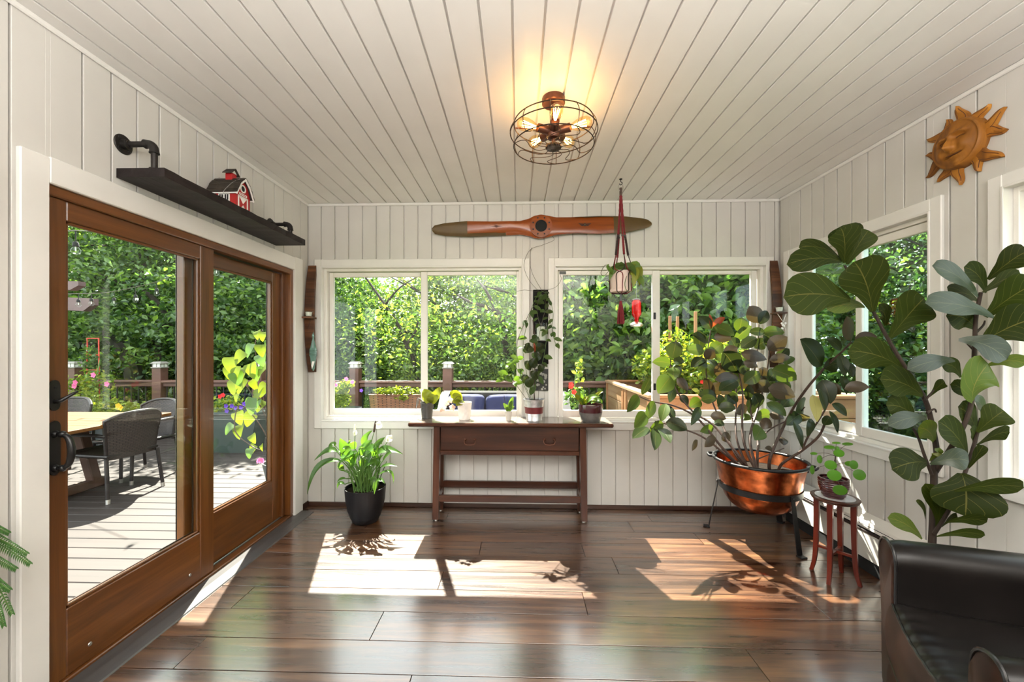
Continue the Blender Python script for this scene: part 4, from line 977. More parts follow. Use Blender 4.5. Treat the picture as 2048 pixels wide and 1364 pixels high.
for (px_, py2, yd) in ((246, 289, None), (541, 449, None)):
    q = at_x(px_, py2, XL); zq = q.z; yq = q.y
    br = MB().lathe([(0.0005, 0.006), (0.043, 0.006), (0.046, 0.003), (0.046, 0.0)], (XL, yq, zq), 28, Matrix.Rotation(R(90), 3, 'Y'), cap=False).obj('flange', 'pipe', sh, True)
    MB().lathe([(0.024, 0.0), (0.022, 0.020), (0.017, 0.022), (0.017, 0.03)], (XL + 0.006, yq, zq), 20, Matrix.Rotation(R(90), 3, 'Y')).obj('collar', 'pipe', br, True)
    for k in range(4):
        a = math.pi / 4 + k * math.pi / 2
        MB().lathe([(0.0005, 0.003), (0.006, 0.002), (0.007, 0)], (XL + 0.006, yq + 0.034 * math.cos(a), zq + 0.034 * math.sin(a)), 8, Matrix.Rotation(R(90), 3, 'Y'), cap=False).obj('screw', 'black', br)
    xo = XL + 0.155
    MB().tube([(XL + 0.02, yq, zq), (xo - 0.03, yq, zq)], 0.0135, 14).obj('pipe', 'pipe', sh, True)
    MB().tube([(xo - 0.045, yq, zq), (xo - 0.034, yq, zq)] + [(xo - 0.034 + 0.034 * math.sin(a), yq, zq - 0.034 + 0.034 * math.cos(a)) for a in (0.3, 0.6, 0.9, 1.2, 1.57)] + [(xo, yq, zq - 0.046)], [0.0215, 0.019, 0.019, 0.0195, 0.0195, 0.0195, 0.019, 0.0215], 16).obj('elbow', 'pipe', sh, True)
    MB().tube([(xo, yq, zq - 0.04), (xo, yq, zs1 + 0.001)], 0.0135, 14).obj('pipe', 'pipe', sh, True)
    MB().lathe([(0.022, 0.0), (0.021, 0.010), (0.015, 0.012)], (xo, yq, zs1), 18).obj('foot_ring', 'pipe', sh, True)
# barn birdhouse: gable end faces the room
bx1 = XL + 0.190; bx0 = XL + 0.03
byc0, byc1 = 2.385, 2.515; bz = zs1; zw = 0.105; ym = (byc0 + byc1) / 2
bn = thing('barn_birdhouse', 'red barn birdhouse with white trim standing on the pipe shelf', 'birdhouse', ((bx0 + bx1) / 2, ym, bz))
hw = (byc1 - byc0) / 2
gam = [(-hw, 0), (hw, 0), (hw, zw), (hw * 0.62, zw + 0.055), (0, zw + 0.090), (-hw * 0.62, zw + 0.055), (-hw, zw)]
MB().prism(gam, bx0, bx1, lambda u, v, h: Vector((h, ym + u, bz + v))).obj('body', 'red_paint', bn)
roofp = [(-hw - 0.012, zw - 0.012), (-hw * 0.62, zw + 0.058), (0, zw + 0.096), (hw * 0.62, zw + 0.058), (hw + 0.012, zw - 0.012)]
for i in range(4):
    (a, b), (c2, d) = roofp[i], roofp[i + 1]; n_ = 4
    for k in range(n_):
        f0, f1 = k / n_, (k + 1) / n_ + 0.06
        e0 = (a + (c2 - a) * f0, b + (d - b) * f0); e1 = (a + (c2 - a) * min(f1, 1), b + (d - b) * min(f1, 1))
        nx, nz = (-(d - b), c2 - a); ln = math.hypot(nx, nz); nx, nz = nx / ln, nz / ln
        lift = 0.003 if (k % 2) else 0.001
        MB().prism([(e0[0] + nx * lift, e0[1] + nz * lift), (e1[0] + nx * 0.001, e1[1] + nz * 0.001), (e1[0] + nx * 0.006, e1[1] + nz * 0.006), (e0[0] + nx * (lift + 0.006), e0[1] + nz * (lift + 0.006))], bx0 - 0.012, bx1 + 0.020, lambda u, v, h: Vector((h, ym + u, bz + v))).obj('shingle', 'shingle', bn)
    # white barge boards
    MB().prism([(a, b - 0.012), (c2, d - 0.012), (c2, d + 0.001), (a, b + 0.001)], bx1 + 0.014, bx1 + 0.021, lambda u, v, h: Vector((h, ym + u, bz + v))).obj('barge_board', 'white_paint', bn)
for s in (-1, 1):
    MB().cbox((bx0 - 0.01, ym + s * (hw + 0.010) - 0.002, bz + zw - 0.020), (bx1 + 0.018, ym + s * (hw + 0.010) + 0.002, bz + zw - 0.012), 0.001).obj('fascia', 'white_paint', bn)
fx = lambda u, v, h: Vector((bx1 + h, ym + u, bz + v))
MB().lathe([(0.017, 0), (0.017, 0.003), (0.025, 0.003), (0.025, 0)], (bx1, ym, bz + zw + 0.034), 28, Matrix.Rotation(R(90), 3, 'Y'), cap=False).obj('hole_ring', 'white_paint', bn, True)
MB().lathe([(0.0005, 0.0006), (0.0175, 0.0006)], (bx1, ym, bz + zw + 0.034), 24, Matrix.Rotation(R(90), 3, 'Y'), cap=False).obj('entry_hole', 'dark', bn)
MB().prism([(-0.034, zw - 0.010), (0.034, zw - 0.010), (0.034, zw + 0.003), (-0.034, zw + 0.003)], 0, 0.003, fx).obj('sign', 'white_paint', bn)
MB().prism([(-0.028, zw - 0.0055), (0.028, zw - 0.0055), (0.028, zw - 0.002), (-0.028, zw - 0.002)], 0.003, 0.0035, fx).obj('sign_line', 'red_paint', bn)
for (u0, v0, u1, v1) in ((-0.044, 0, -0.036, zw - 0.018), (0.036, 0, 0.044, zw - 0.018), (-0.044, zw - 0.022, 0.044, zw - 0.015)):
    MB().prism([(u0, v0), (u1, v0), (u1, v1), (u0, v1)], 0, 0.003, fx).obj('door_trim', 'white_paint', bn)
MB().prism([(-0.033, zw - 0.020), (0.033, zw - 0.020), (0, zw * 0.45)], 0, 0.003, fx).obj('door_triangle', 'white_paint', bn)
MB().prism([(-0.030, 0.0), (0.030, 0.0), (0, zw * 0.36)], 0, 0.003, fx).obj('door_triangle', 'white_paint', bn)
fy = lambda u, v, h: Vector((u, byc0 - h, v))
wx0 = bx0 + 0.055; wz0 = bz + 0.042
wf = MB().prism([(wx0, wz0), (wx0 + 0.070, wz0), (wx0 + 0.070, wz0 + 0.046), (wx0, wz0 + 0.046)], 0, 0.003, fy).obj('window_frame', 'white_paint', bn)
for u in (0.007, 0.040):
    MB().prism([(wx0 + u, wz0 + 0.006), (wx0 + u + 0.023, wz0 + 0.006), (wx0 + u + 0.023, wz0 + 0.040), (wx0 + u, wz0 + 0.040)], 0.003, 0.0036, fy).obj('window_pane', 'dark', wf)
    MB().prism([(wx0 + u + 0.010, wz0 + 0.006), (wx0 + u + 0.013, wz0 + 0.006), (wx0 + u + 0.013, wz0 + 0.040), (wx0 + u + 0.010, wz0 + 0.040)], 0.0036, 0.0045, fy).obj('muntin', 'white_paint', wf)
cpx = bx0 + 0.085; zr = bz + zw + 0.085
cu = MB().cbox((cpx - 0.020, ym - 0.022, zr), (cpx + 0.020, ym + 0.022, zr + 0.045), 0.001).obj('cupola', 'red_paint', bn)
MB().prism([(-0.022, 0.045), (0.022, 0.045), (0, 0.066)], cpx - 0.020, cpx + 0.021, lambda u, v, h: Vector((h, ym + u, zr + v))).obj('cupola_gable', 'white_paint', cu)
for s in (-1, 1):
    MB().prism([(s * 0.036, 0.036), (0, 0.070), (0, 0.076), (s * 0.036, 0.042)], cpx - 0.030, cpx + 0.032, lambda u, v, h: Vector((h, ym + u, zr + v))).obj('cupola_roof', 'shingle', cu)
for x_ in (bx0 + 0.01, bx1):
    MB().tube([Vector((x_ + 0.005 * math.cos(a), ym, bz + zw + 0.103 + 0.006 * math.sin(a))) for a in [2 * math.pi * k / 10 for k in range(10)]], 0.0012, 5, True).obj('eye_hook', 'steel', bn)
MB().tube(bez([(bx1, ym - 0.004, bz + zw + 0.10), (bx1 - 0.03, ym - 0.05, bz + zw + 0.055), (bx1 - 0.06, byc0 - 0.018, bz + zw - 0.01), (bx1 - 0.065, byc0 - 0.016, bz + zw - 0.035)], 5), 0.0013, 5).obj('hanging_wire', 'galv', bn)

# ------------------------------------------------------------------ ceiling cage light
LC = at_z(1107, 196, CZ); LX, LY = LC.x, LC.y; LZ = 2.545
lf = thing('cage_ceiling_light', 'bronze wire cage ceiling light with five glowing amber bulbs', 'ceiling light', (LX, LY, LZ - 0.1))
MB().lathe([(0.058, 0), (0.060, -0.004), (0.060, -0.030), (0.056, -0.034), (0.0005, -0.034)], (LX, LY, CZ), 36, cap=False).obj('canopy', 'bronze', lf, True)
MB().cbox((LX - 0.010, LY - 0.012, LZ + 0.02), (LX + 0.010, LY + 0.012, CZ - 0.034), 0.003).obj('stem', 'bronze', lf)
MB().lathe([(0.0005, 0.034), (0.030, 0.034), (0.036, 0.028), (0.036, -0.020), (0.030, -0.030), (0.010, -0.034), (0.010, -0.058), (0.0005, -0.058)], (LX, LY, LZ), 24, cap=False).obj('hub', 'bronze', lf, True)
mb = MB()
pr = [(0.0005, -0.094)]
pr += [(0.010, -0.094), (0.014, -0.090), (0.033, -0.085), (0.039, -0.076), (0.036, -0.066), (0.014, -0.056), (0.0005, -0.056)]
vs = []
for j, (r_, z) in enumerate(pr):
    for k in range(48):
        a = 2 * math.pi * k / 48; rr = r_ * (1 + (0.10 if k % 2 and 2 < j < 6 else 0)); vs.append((LX + rr * math.cos(a), LY + rr * math.sin(a), LZ + z))
fs = [(j * 48 + k, j * 48 + (k + 1) % 48, (j + 1) * 48 + (k + 1) % 48, (j + 1) * 48 + k) for j in range(len(pr) - 1) for k in range(48)]
mb.add(vs, fs).obj('finial', 'wire', lf)
def ring(r_, z, n=64): return [(LX + r_ * math.cos(2 * math.pi * k / n), LY + r_ * math.sin(2 * math.pi * k / n), LZ + z) for k in range(n)]
cage = [(0.206, 0.046), (0.226, 0.0), (0.208, -0.068)]
for r_, z in cage: MB().tube(ring(r_, z), 0.0028, 7, True).obj('cage_ring', 'wire', lf, True)
for k in range(10):
    a = 2 * math.pi * (k + 0.25) / 10; ca, sa = math.cos(a), math.sin(a)
    pts = bez([(0.204, 0.052), (0.219, 0.026), (0.228, -0.002), (0.224, -0.036), (0.208, -0.070)], 4)if False else None
    pr2 = bez([Vector((0.204, 0.050, 0)), Vector((0.220, 0.024, 0)), Vector((0.2285, -0.004, 0)), Vector((0.223, -0.038, 0)), Vector((0.207, -0.070, 0))], 4)
    MB().tube([(LX + q.x * ca, LY + q.x * sa, LZ + q.y) for q in pr2], 0.0022, 6).obj('cage_rib', 'wire', lf, True)
    pts = []
    for j in range(15):
        f = j / 14; r_ = 0.207 - (0.207 - 0.026) * f; aa = a + 0.34 * math.sin(f * 2 * math.pi) - 0.25 * f
        pts.append((LX + r_ * math.cos(aa), LY + r_ * math.sin(aa), LZ - 0.070 - 0.010 * f))
    MB().tube(pts, 0.0021, 6).obj('swirl_wire', 'wire', lf, True)
for s in (-1, 1):
    MB().tube([(LX + s * 0.03, LY + 0.02, LZ + 0.012), (LX + s * 0.062, LY + 0.03, LZ + 0.044), (LX + s * 0.20, LY + 0.03, LZ + 0.044)], 0.0045, 6).obj('support_arm', 'bronze', lf)
for k in range(5):
    a = -math.pi / 2 + 2 * math.pi * k / 5; d = Vector((math.cos(a), math.sin(a), 0.10)).normalized()
    mrot = Vector((0, 0, 1)).rotation_difference(d).to_matrix()
    c0 = Vector((LX, LY, LZ + 0.004))
    MB().lathe([(0.016, 0.025), (0.022, 0.030), (0.0225, 0.088), (0.020, 0.090), (0.017, 0.075), (0.0005, 0.075)], c0, 20, mrot, cap=False).obj('socket', 'bronze', lf, True)
    bl = MB().lathe([(0.013, 0.086), (0.016, 0.098), (0.027, 0.125), (0.033, 0.152), (0.031, 0.178), (0.018, 0.196), (0.0005, 0.202)], c0, 22, mrot, cap=False).obj('bulb', 'bulbglass', lf, True)
    mb = MB()
    for j in range(8):
        b_ = 2 * math.pi * j / 8
        mb.tube([c0 + mrot @ Vector((0.006 * math.cos(b_), 0.006 * math.sin(b_), 0.098)), c0 + mrot @ Vector((0.016 * math.cos(b_ + 0.2), 0.016 * math.sin(b_ + 0.2), 0.170))], 0.0011, 5)
    mb.obj('filament', 'filament', bl)
    ld = bpy.data.lights.new('bulb_lamp', 'POINT'); ld.energy = 0.28; ld.color = (1.0, 0.74, 0.48); ld.shadow_soft_size = 0.025
    lo = bpy.data.objects.new('bulb_lamp', ld); COL.objects.link(lo); lo.parent = lf
    lo.location = c0 + d * 0.135 - Vector(lf.location)
# ------------------------------------------------------------------ macrame planter
HC = at_z(1241.5, 358, CZ); HX, HY = HC.x, HC.y
mh = thing('macrame_hanger', 'dark red knotted cord plant hanger hanging from a ceiling hook', 'plant hanger', (HX, HY, 1.6))
def Hz(py): return EYE + (PY - py) / F * (HY * CS - HX * SN)
MB().lathe([(0.012, 0), (0.012, -0.004), (0.004, -0.008), (0.0005, -0.009)], (HX, HY, CZ), 14, cap=False).tube(bez([(HX, HY, CZ - 0.008), (HX, HY, CZ - 0.02), (HX + 0.012, HY, CZ - 0.032), (HX, HY, CZ - 0.046), (HX - 0.012, HY, CZ - 0.036)], 5), 0.003, 7).obj('ceiling_hook', 'black', mh, True)
zr0 = CZ - 0.066
MB().tube([(HX + 0.018 * math.cos(a), HY + 0.004 * math.sin(a), zr0 + 0.030 * math.sin(a)) for a in [2 * math.pi * k / 20 for k in range(20)]], 0.0035, 7, True).obj('hanging_ring', 'steel', mh, True)
zn0, zn1 = Hz(376), Hz(392)
MB().tube([(HX, HY, zr0 - 0.024), (HX, HY, zn0), (HX, HY, zn1)], [0.008, 0.011, 0.010], 12).obj('wrapped_neck', 'stem_brown', mh)
ppz0, ppz1 = Hz(585), Hz(541); PR = 0.080
corn = [(-0.062, -0.050), (0.014, -0.075), (0.070, -0.020), (-0.016, 0.078)]
for k, (dx, dy) in enumerate(corn):
    bx_, by_ = HX + dx * 0.62, HY + dy * 0.62
    zb = Hz(471); zk = Hz(512); zrim = Hz(536)
    pts = bez([(HX + dx * 0.08, HY + dy * 0.08, zn1), (HX + dx * 0.22, HY + dy * 0.22, (zn1 + zb) / 2), (bx_ * 0.7 + HX * 0.3, by_ * 0.7 + HY * 0.3, zb)], 14)
    MB().tube(pts, [0.0062 + 0.0012 * math.sin(i * 1.9) for i in range(len(pts))], 8).obj('cord', 'cord', mh, True)
    e = Vector((bx_ * 0.7 + HX * 0.3, by_ * 0.7 + HY * 0.3, zb))
    MB().ball(e - Vector((0, 0, 0.008)), 0.011, 10).obj('bead', 'bead', mh, True)
    e2 = Vector((HX + dx * 0.75, HY + dy * 0.75, zk))
    pts = [e.lerp(e2, i / 26) for i in range(27)]
    MB().tube(pts, [0.0075 + 0.0022 * (i % 2) for i in range(27)], 8).obj('knotted_cord', 'cord_dark' if k % 2 == 0 else 'cord', mh)
    # two strands run down the pot to a lower knot
    a0 = math.atan2(dy, dx)
    for s in (-1, 1):
        a1 = a0 + s * math.pi / 4
        rim_p = Vector((HX + (PR + 0.005) * math.cos(a1), HY + (PR + 0.005) * math.sin(a1), ppz1 - 0.035))
        low = Vector((HX + (PR + 0.004) * math.cos(a0 + s * 0.25 * math.pi), HY + (PR + 0.004) * math.sin(a0 + s * 0.25 * math.pi), ppz0 + 0.05))
        mid_ = Vector((HX + (PR + 0.006) * math.cos(a0 + s * 0.12), HY + (PR + 0.006) * math.sin(a0 + s * 0.12), ppz1 + 0.004))
        MB().tube(bez([e2, mid_, rim_p, low, Vector((HX + (PR * 0.95) * math.cos(a1), HY + (PR * 0.95) * math.sin(a1), ppz0 + 0.002)), Vector((HX, HY, ppz0 - 0.012))], 6), 0.0034, 6).obj('cord', 'cord' if s > 0 else 'cord_dark', mh, True)
MB().tube([(HX, HY, ppz0 - 0.006), (HX, HY, Hz(602))], 0.0085, 10).obj('gathered_knot', 'greypot', mh, True)
zt0, zt1 = Hz(602), Hz(648); mb = MB()
for k in range(30):
    a = 2 * math.pi * k / 30; rr = 0.030 * math.sqrt(random.random()); zz = zt1 + random.uniform(-0.004, 0.012)
    mb.tube([(HX + 0.006 * math.cos(a), HY + 0.006 * math.sin(a), zt0), (HX + rr * 0.8 * math.cos(a), HY + rr * 0.8 * math.sin(a), (zt0 + zt1) / 2), (HX + rr * math.cos(a), HY + rr * math.sin(a), zz)], 0.0032, 5)
mb.obj('tassel', 'cord', mh)
hp = thing('hanging_pothos', 'blush pot of trailing pothos held in the red macrame hanger', 'potted plant', (HX, HY, ppz0))
MB().lathe(pot_lathe([(0.0005, 0), (0.076, 0.0), (0.080, 0.004), (0.080, 0.022), (0.077, 0.025), (0.079, 0.155), (0.080, 0.160)], 0.005, 0.02), (HX, HY, ppz0), 36, cap=False).obj('pot', 'blush', hp, True)
soil_disc(Vector((HX, HY, ppz0)), 0.074, 0.145, hp)
for (bx, by, mx, my, tx, ty, w, m_) in ((1232, 545, 1226, 540, 1218, 562, 0.07, 'pothos'), (1240, 540, 1236, 532, 1228, 548, 0.07, 'pothos'), (1246, 542, 1240, 532, 1255, 552, 0.09, 'pothos'), (1254, 545, 1262, 534, 1272, 552, 0.085, 'pothos'), (1262, 545, 1272, 530, 1281, 556, 0.08, 'pothos'),
                                        (1264, 545, 1276, 540, 1279, 572, 0.10, 'orchid_leaf'), (1262, 550, 1270, 545, 1266, 575, 0.085, 'orchid_leaf'), (1272, 556, 1282, 560, 1287, 575, 0.055, 'pothos'), (1226, 545, 1216, 536, 1217, 528, 0.04, 'pothos'), (1250, 540, 1258, 530, 1268, 536, 0.06, 'pothos')):
    yy = HY - 0.07 + random.uniform(-0.03, 0.02)
    leaf_obj('leaf', hp, m_, P(bx, by, yy + 0.03), P(mx, my, yy), P(tx, ty, yy - 0.01), w, 'heart', (random.uniform(-0.4, 0.4), -1, 0.4), 0.15)
MB().tube(bez([P(1228, 540, HY - 0.03), P(1212, 530, HY - 0.06), P(1202, 545, HY - 0.06), P(1208, 552, HY - 0.05), P(1218, 540, HY - 0.05), P(1217, 528, HY - 0.05)], 6), 0.0022, 6).obj('stem', 'stem_dark', hp, True)
MB().tube(bez([P(1256, 545, HY - 0.06), P(1250, 565, HY - 0.09), P(1253, 580, HY - 0.09), P(1266, 582, HY - 0.09), P(1262, 556, HY - 0.08)], 6), 0.0025, 6).obj('stem', 'stem_green', hp, True)
# ------------------------------------------------------------------ peace lily
c = at_z(731, 1041, 0.0); c.z = 0
pl_ = thing('potted_peace_lily', 'peace lily with white blooms in a black floor pot beside the console table', 'potted plant', c)
MB().lathe(pot_lathe([(0.0005, 0), (0.096, 0.0), (0.103, 0.006), (0.120, 0.045), (0.1225, 0.046), (0.1235, 0.052), (0.140, 0.10), (0.154, 0.17), (0.161, 0.25), (0.163, 0.282)], 0.006, 0.03), c, 48, cap=False).obj('pot', 'blackpot', pl_, True)
soil_disc(c, 0.155, 0.252, pl_)
YL = c.y
def L(x, y, dy=0.0): return P(600 + x / 5.246, 820 + y / 5.246, YL + dy)
lily = [((440, 535), (200, 590), (75, 885), 70, -.10), ((390, 440), (290, 425), (150, 530), 66, -.04), ((500, 470), (455, 380), (420, 295), 90, .02), ((580, 410), (540, 350), (520, 315), 80, .08), ((370, 375), (340, 360), (290, 405), 55, .05),
        ((650, 370), (700, 280), (760, 215), 70, .06), ((610, 470), (690, 385), (755, 310), 95, -.02), ((760, 420), (830, 350), (900, 280), 78, .04), ((680, 475), (740, 420), (805, 425), 105, -.10), ((800, 500), (890, 415), (1080, 465), 90, -.03),
        ((420, 500), (520, 465), (600, 435), 75, -.12), ((650, 480), (705, 480), (720, 560), 85, -.15), ((690, 590), (765, 545), (850, 545), 66, -.14), ((850, 600), (930, 575), (1025, 595), 36, -.06), ((800, 690), (945, 645), (980, 775), 28, -.05),
        ((735, 720), (775, 755), (780, 885), 62, -.17), ((800, 745), (850, 735), (890, 775), 42, -.10), ((470, 780), (415, 765), (390, 828), 32, -.12), ((480, 720), (430, 722), (385, 762), 28, -.13), ((400, 610), (440, 540), (490, 520), 55, -.12),
        ((560, 560), (600, 490), (620, 440), 85, -.05), ((870, 530), (920, 470), (960, 455), 60, .02), ((520, 600), (560, 540), (570, 470), 70, -.10), ((620, 600), (650, 540), (640, 470), 60, .02), ((760, 600), (800, 540), (830, 470), 70, .05), ((460, 640), (420, 590), (400, 560), 50, .05), ((700, 640), (690, 560), (700, 500), 60, .1)]
stalks = MB()
for k in range(16):
    x_, y_ = random.uniform(480, 820), random.uniform(470, 600); dx_ = (x_ - 660) * random.uniform(0.3, 0.7)
    lily.append(((x_, y_), (x_ + dx_ * 0.5, y_ - random.uniform(70, 110)), (x_ + dx_, y_ - random.uniform(30, 130)), random.uniform(60, 95), random.uniform(-0.12, 0.12)))
for i, (b, m, t, w, dy) in enumerate(lily):
    pb = L(*b, dy); pm = L(*m, dy - 0.01); pt_ = L(*t, dy - 0.03)
    leaf_obj('leaf', pl_, 'lily', pb, pm, pt_, w / 5.246 * 3.3 / F * 1.3, 'lance', (random.uniform(-0.4, 0.4), -0.55, 0.85), 0.22, 0.03, 12, 4, i)
    root = c + Vector((random.uniform(-0.07, 0.07), random.uniform(-0.07, 0.05), 0.25))
    mid_ = root.lerp(pb, 0.55) + Vector((0, 0, 0.03))
    stalks.tube(bez([root, mid_, pb], 5), [0.0055] * 3 + [0.004] * 8, 6)
for k in range(46):
    a = random.uniform(0, 2 * math.pi); r0 = random.uniform(0.01, 0.10)
    root = c + Vector((r0 * math.cos(a), r0 * math.sin(a), 0.25))
    tip = root + Vector((math.cos(a) * random.uniform(0.02, 0.10), math.sin(a) * 0.06, random.uniform(0.17, 0.27)))
    stalks.tube([root, root.lerp(tip, 0.5) + Vector((0, 0, 0.01)), tip], [0.005, 0.0045, 0.003], 5)
o = stalks.obj('stalks', 'stem_green', pl_, True); o['kind'] = 'stuff'
for (s0, s1, t0, t1, sp0, sp1, w) in (((590, 560), (578, 250), (572, 270), (576, 150), (575, 265), (572, 200), 40), ((700, 600), (775, 240), (775, 235), (795, 110), (800, 195), (835, 115), 75), ((800, 600), (916, 330), (916, 325), (928, 270), (900, 330), (965, 262), 70)):
    MB().tube(bez([L(*s0), L((s0[0] + s1[0]) / 2 - 10, (s0[1] + s1[1]) / 2), L(*s1)], 6), 0.0032, 6).obj('flower_stem', 'stem_green', pl_, True)
    MB().tube(bez([L(*t0, -0.01), L((t0[0] + t1[0]) / 2, (t0[1] + t1[1]) / 2, -0.012), L(*t1, -0.012)], 4), [0.006, 0.009, 0.009, 0.009, 0.009, 0.009, 0.008, 0.006, 0.003], 8).obj('spadix', 'stem_brown' if t1[1] == 110 else 'spathe', pl_, True)
    leaf_obj('spathe', pl_, 'spathe', L(*sp0), L((sp0[0] + sp1[0]) / 2, (sp0[1] + sp1[1]) / 2, -0.03), L(*sp1), w / 5.246 * 3.3 / F * 1.15, 'oval', (0.1, -1, 0.2), -0.4)

# ------------------------------------------------------------------ iron stand, copper tub, rubber plant
TX, TYY = 1.835, 3.12
feet = [Vector((1.510, 3.257, 0)), Vector((1.921, 2.793, 0)), Vector((2.137, 3.345, 0))]
RZ, RR = 0.372, 0.268
st = thing('iron_tripod_stand', 'black wrought iron tripod ring stand carrying the copper tub', 'plant stand', (TX, TYY, 0))
def band(r_, t, z0, z1): return MB().lathe([(r_, z0), (r_ + t, z0), (r_ + t, z1), (r_, z1), (r_, z0)], (TX, TYY, 0), 56, cap=False)
band(RR, 0.008, RZ - 0.020, RZ + 0.022).obj('ring', 'iron', st, True)
for f in feet:
    a = math.atan2(f.y - TYY, f.x - TX); d = Vector((math.cos(a), math.sin(a), 0)); s = Vector((-d.y, d.x, 0))
    q0 = Vector((TX, TYY, RZ + 0.018)) + d * (RR + 0.010); q1 = f + d * (-0.012) + Vector((0, 0, 0.010))
    w0, w1 = 0.016, 0.021; th = 0.006
    vs = []
    for (q, w) in ((q0, w0), (q0 - Vector((0, 0, 0.04)), w0), (q1, w1)):
        vs += [q - s * w - d * 0, q + s * w, q + s * w + d * th, q - s * w + d * th]
    fs = [(0, 1, 2, 3), (8, 9, 10, 11)] + [(i * 4 + k, i * 4 + (k + 1) % 4, (i + 1) * 4 + (k + 1) % 4, (i + 1) * 4 + k) for i in range(2) for k in range(4)]
    lg = MB().add(vs, fs).obj('leg', 'iron', st)
    mrot = Matrix((d, s, Vector((0, 0, 1)))).transposed()
    mm = Matrix.Translation(f) @ mrot.to_4x4()
    MB().cbox((-0.018, -0.024, 0), (0.030, 0.024, 0.011), 0.003, mm).obj('foot', 'iron', lg)
    mm = Matrix.Translation(q0 + Vector((0, 0, -0.016))) @ mrot.to_4x4()
    MB().ball(q0 + d * 0.008 + Vector((0, 0, -0.015)), 0.007, 8).obj('rivet', 'iron', lg, True)
rub = thing('potted_rubber_plant', 'large spreading rubber plant growing in a round copper tub', 'potted plant', (TX, TYY, 0.20))
ZR = 0.575
prof = [(0.0005, 0.200), (0.12, 0.203), (0.165, 0.215), (0.205, 0.245), (0.238, 0.295), (0.258, 0.345), (0.266, 0.38), (0.276, 0.44), (0.288, 0.50), (0.300, 0.55), (0.308, ZR)]
def tub(u, v):
    k = v * (len(prof) - 1); i = min(int(k), len(prof) - 2); f = k - i
    r_ = prof[i][0] * (1 - f) + prof[i + 1][0] * f; z = prof[i][1] * (1 - f) + prof[i + 1][1] * f
    a = 2 * math.pi * u; r_ += 0.0013 * math.sin(a * 17 + v * 31) * math.sin(v * 44) if v > 0.1 else 0
    return Vector((TX + r_ * math.cos(a), TYY + r_ * math.sin(a), z))
MB().grid(tub, 96, 44, True).lathe([(0.308, ZR), (0.304, ZR), (0.285, 0.49), (0.27, 0.44)], (TX, TYY, 0), 56, cap=False).obj('copper_tub', 'copper', rub, True, fix=False)
MB().tube([(TX + 0.311 * math.cos(a), TYY + 0.311 * math.sin(a), ZR) for a in [2 * math.pi * k / 72 for k in range(72)]], 0.0115, 10, True).obj('rolled_rim', 'iron', rub, True)
soil_disc(Vector((TX, TYY, 0)), 0.276, 0.488, rub)
for a in (R(148), R(-38)):
    e = Vector((math.cos(a), math.sin(a), 0)); s = Vector((-e.y, e.x, 0)); b = Vector((TX, TYY, ZR - 0.005)) + e * 0.312
    MB().tube(bez([b - s * 0.055, b - s * 0.05 + e * 0.025, b + e * 0.040 + Vector((0, 0, 0.006)), b + s * 0.05 + e * 0.025, b + s * 0.055], 6), 0.010, 9).obj('handle', 'iron', rub, True)
    MB().cbox((-0.022, -0.03, -0.035), (-0.008, 0.03, 0.010), 0.004, Matrix.Translation(b) @ Matrix((e, s, Vector((0, 0, 1)))).transposed().to_4x4()).obj('handle_lug', 'iron', rub)
def Rb(x, y, Y):
    if Y > 2.88: Y = min(3.43, Y + 0.30 * max(0, min(1, (760 - y) / 200)))      # the branches lean to the window
    return inside(1200 + x / 2.2, 560 + y / 2.2, Y, 0.07)
def stem(parent, pts, r0, r1, mat='stem_brown', n=7):
    pp = bez(pts, 7); k = len(pp)
    return MB().tube(pp, [r0 + (r1 - r0) * i / (k - 1) for i in range(k)], n).obj('stem', mat, parent, True)
stem(rub, [Vector((TX - 0.12, TYY - 0.02, 0.49)), Rb(560, 775, 3.08), Rb(450, 690, 3.02), Rb(330, 645, 2.98), Rb(240, 620, 2.96)], 0.010, 0.004)
stem(rub, [Vector((TX - 0.13, TYY - 0.05, 0.49)), Rb(540, 740, 3.03), Rb(430, 610, 2.97), Rb(330, 555, 2.95), Rb(230, 535, 2.94), Rb(172, 512, 2.93)], 0.011, 0.004)
stem(rub, [Vector((TX - 0.10, TYY - 0.08, 0.49)), Rb(600, 760, 3.0), Rb(500, 640, 2.98), Rb(410, 580, 2.98), Rb(345, 500, 3.0), Rb(318, 430, 3.02), Rb(310, 350, 3.03)], 0.011, 0.004)
stem(rub, [Vector((TX - 0.08, TYY, 0.49)), Rb(598, 770, 3.1), Rb(540, 640, 3.12), Rb(490, 520, 3.12), Rb(466, 385, 3.12), Rb(488, 220, 3.12)], 0.010, 0.004)
stem(rub, [Vector((TX - 0.06, TYY + 0.04, 0.49)), Rb(600, 690, 3.15), Rb(600, 520, 3.18), Rb(603, 270, 3.18)], 0.010, 0.004)
stem(rub, [Vector((TX - 0.05, TYY - 0.06, 0.49)), Rb(630, 700, 3.05), Rb(628, 500, 3.05), Rb(610, 410, 3.05)], 0.012, 0.004)
stem(rub, [Vector((TX - 0.02, TYY - 0.02, 0.49)), Rb(660, 700, 3.1), Rb(702, 540, 3.1), Rb(735, 400, 3.1), Rb(745, 310, 3.1)], 0.012, 0.005)
stem(rub, [Vector((TX + 0.02, TYY + 0.06, 0.49)), Rb(693, 760, 3.18), Rb(693, 700, 3.18), Rb(660, 540, 3.2), Rb(690, 330, 3.22), Rb(700, 195, 3.22)], 0.011, 0.004)
stem(rub, [Vector((TX + 0.06, TYY - 0.03, 0.49)), Rb(752, 770, 3.02), Rb(830, 600, 2.9), Rb(900, 490, 2.75), Rb(985, 390, 2.62), Rb(1060, 320, 2.52), Rb(1108, 272, 2.46)], 0.012, 0.005)
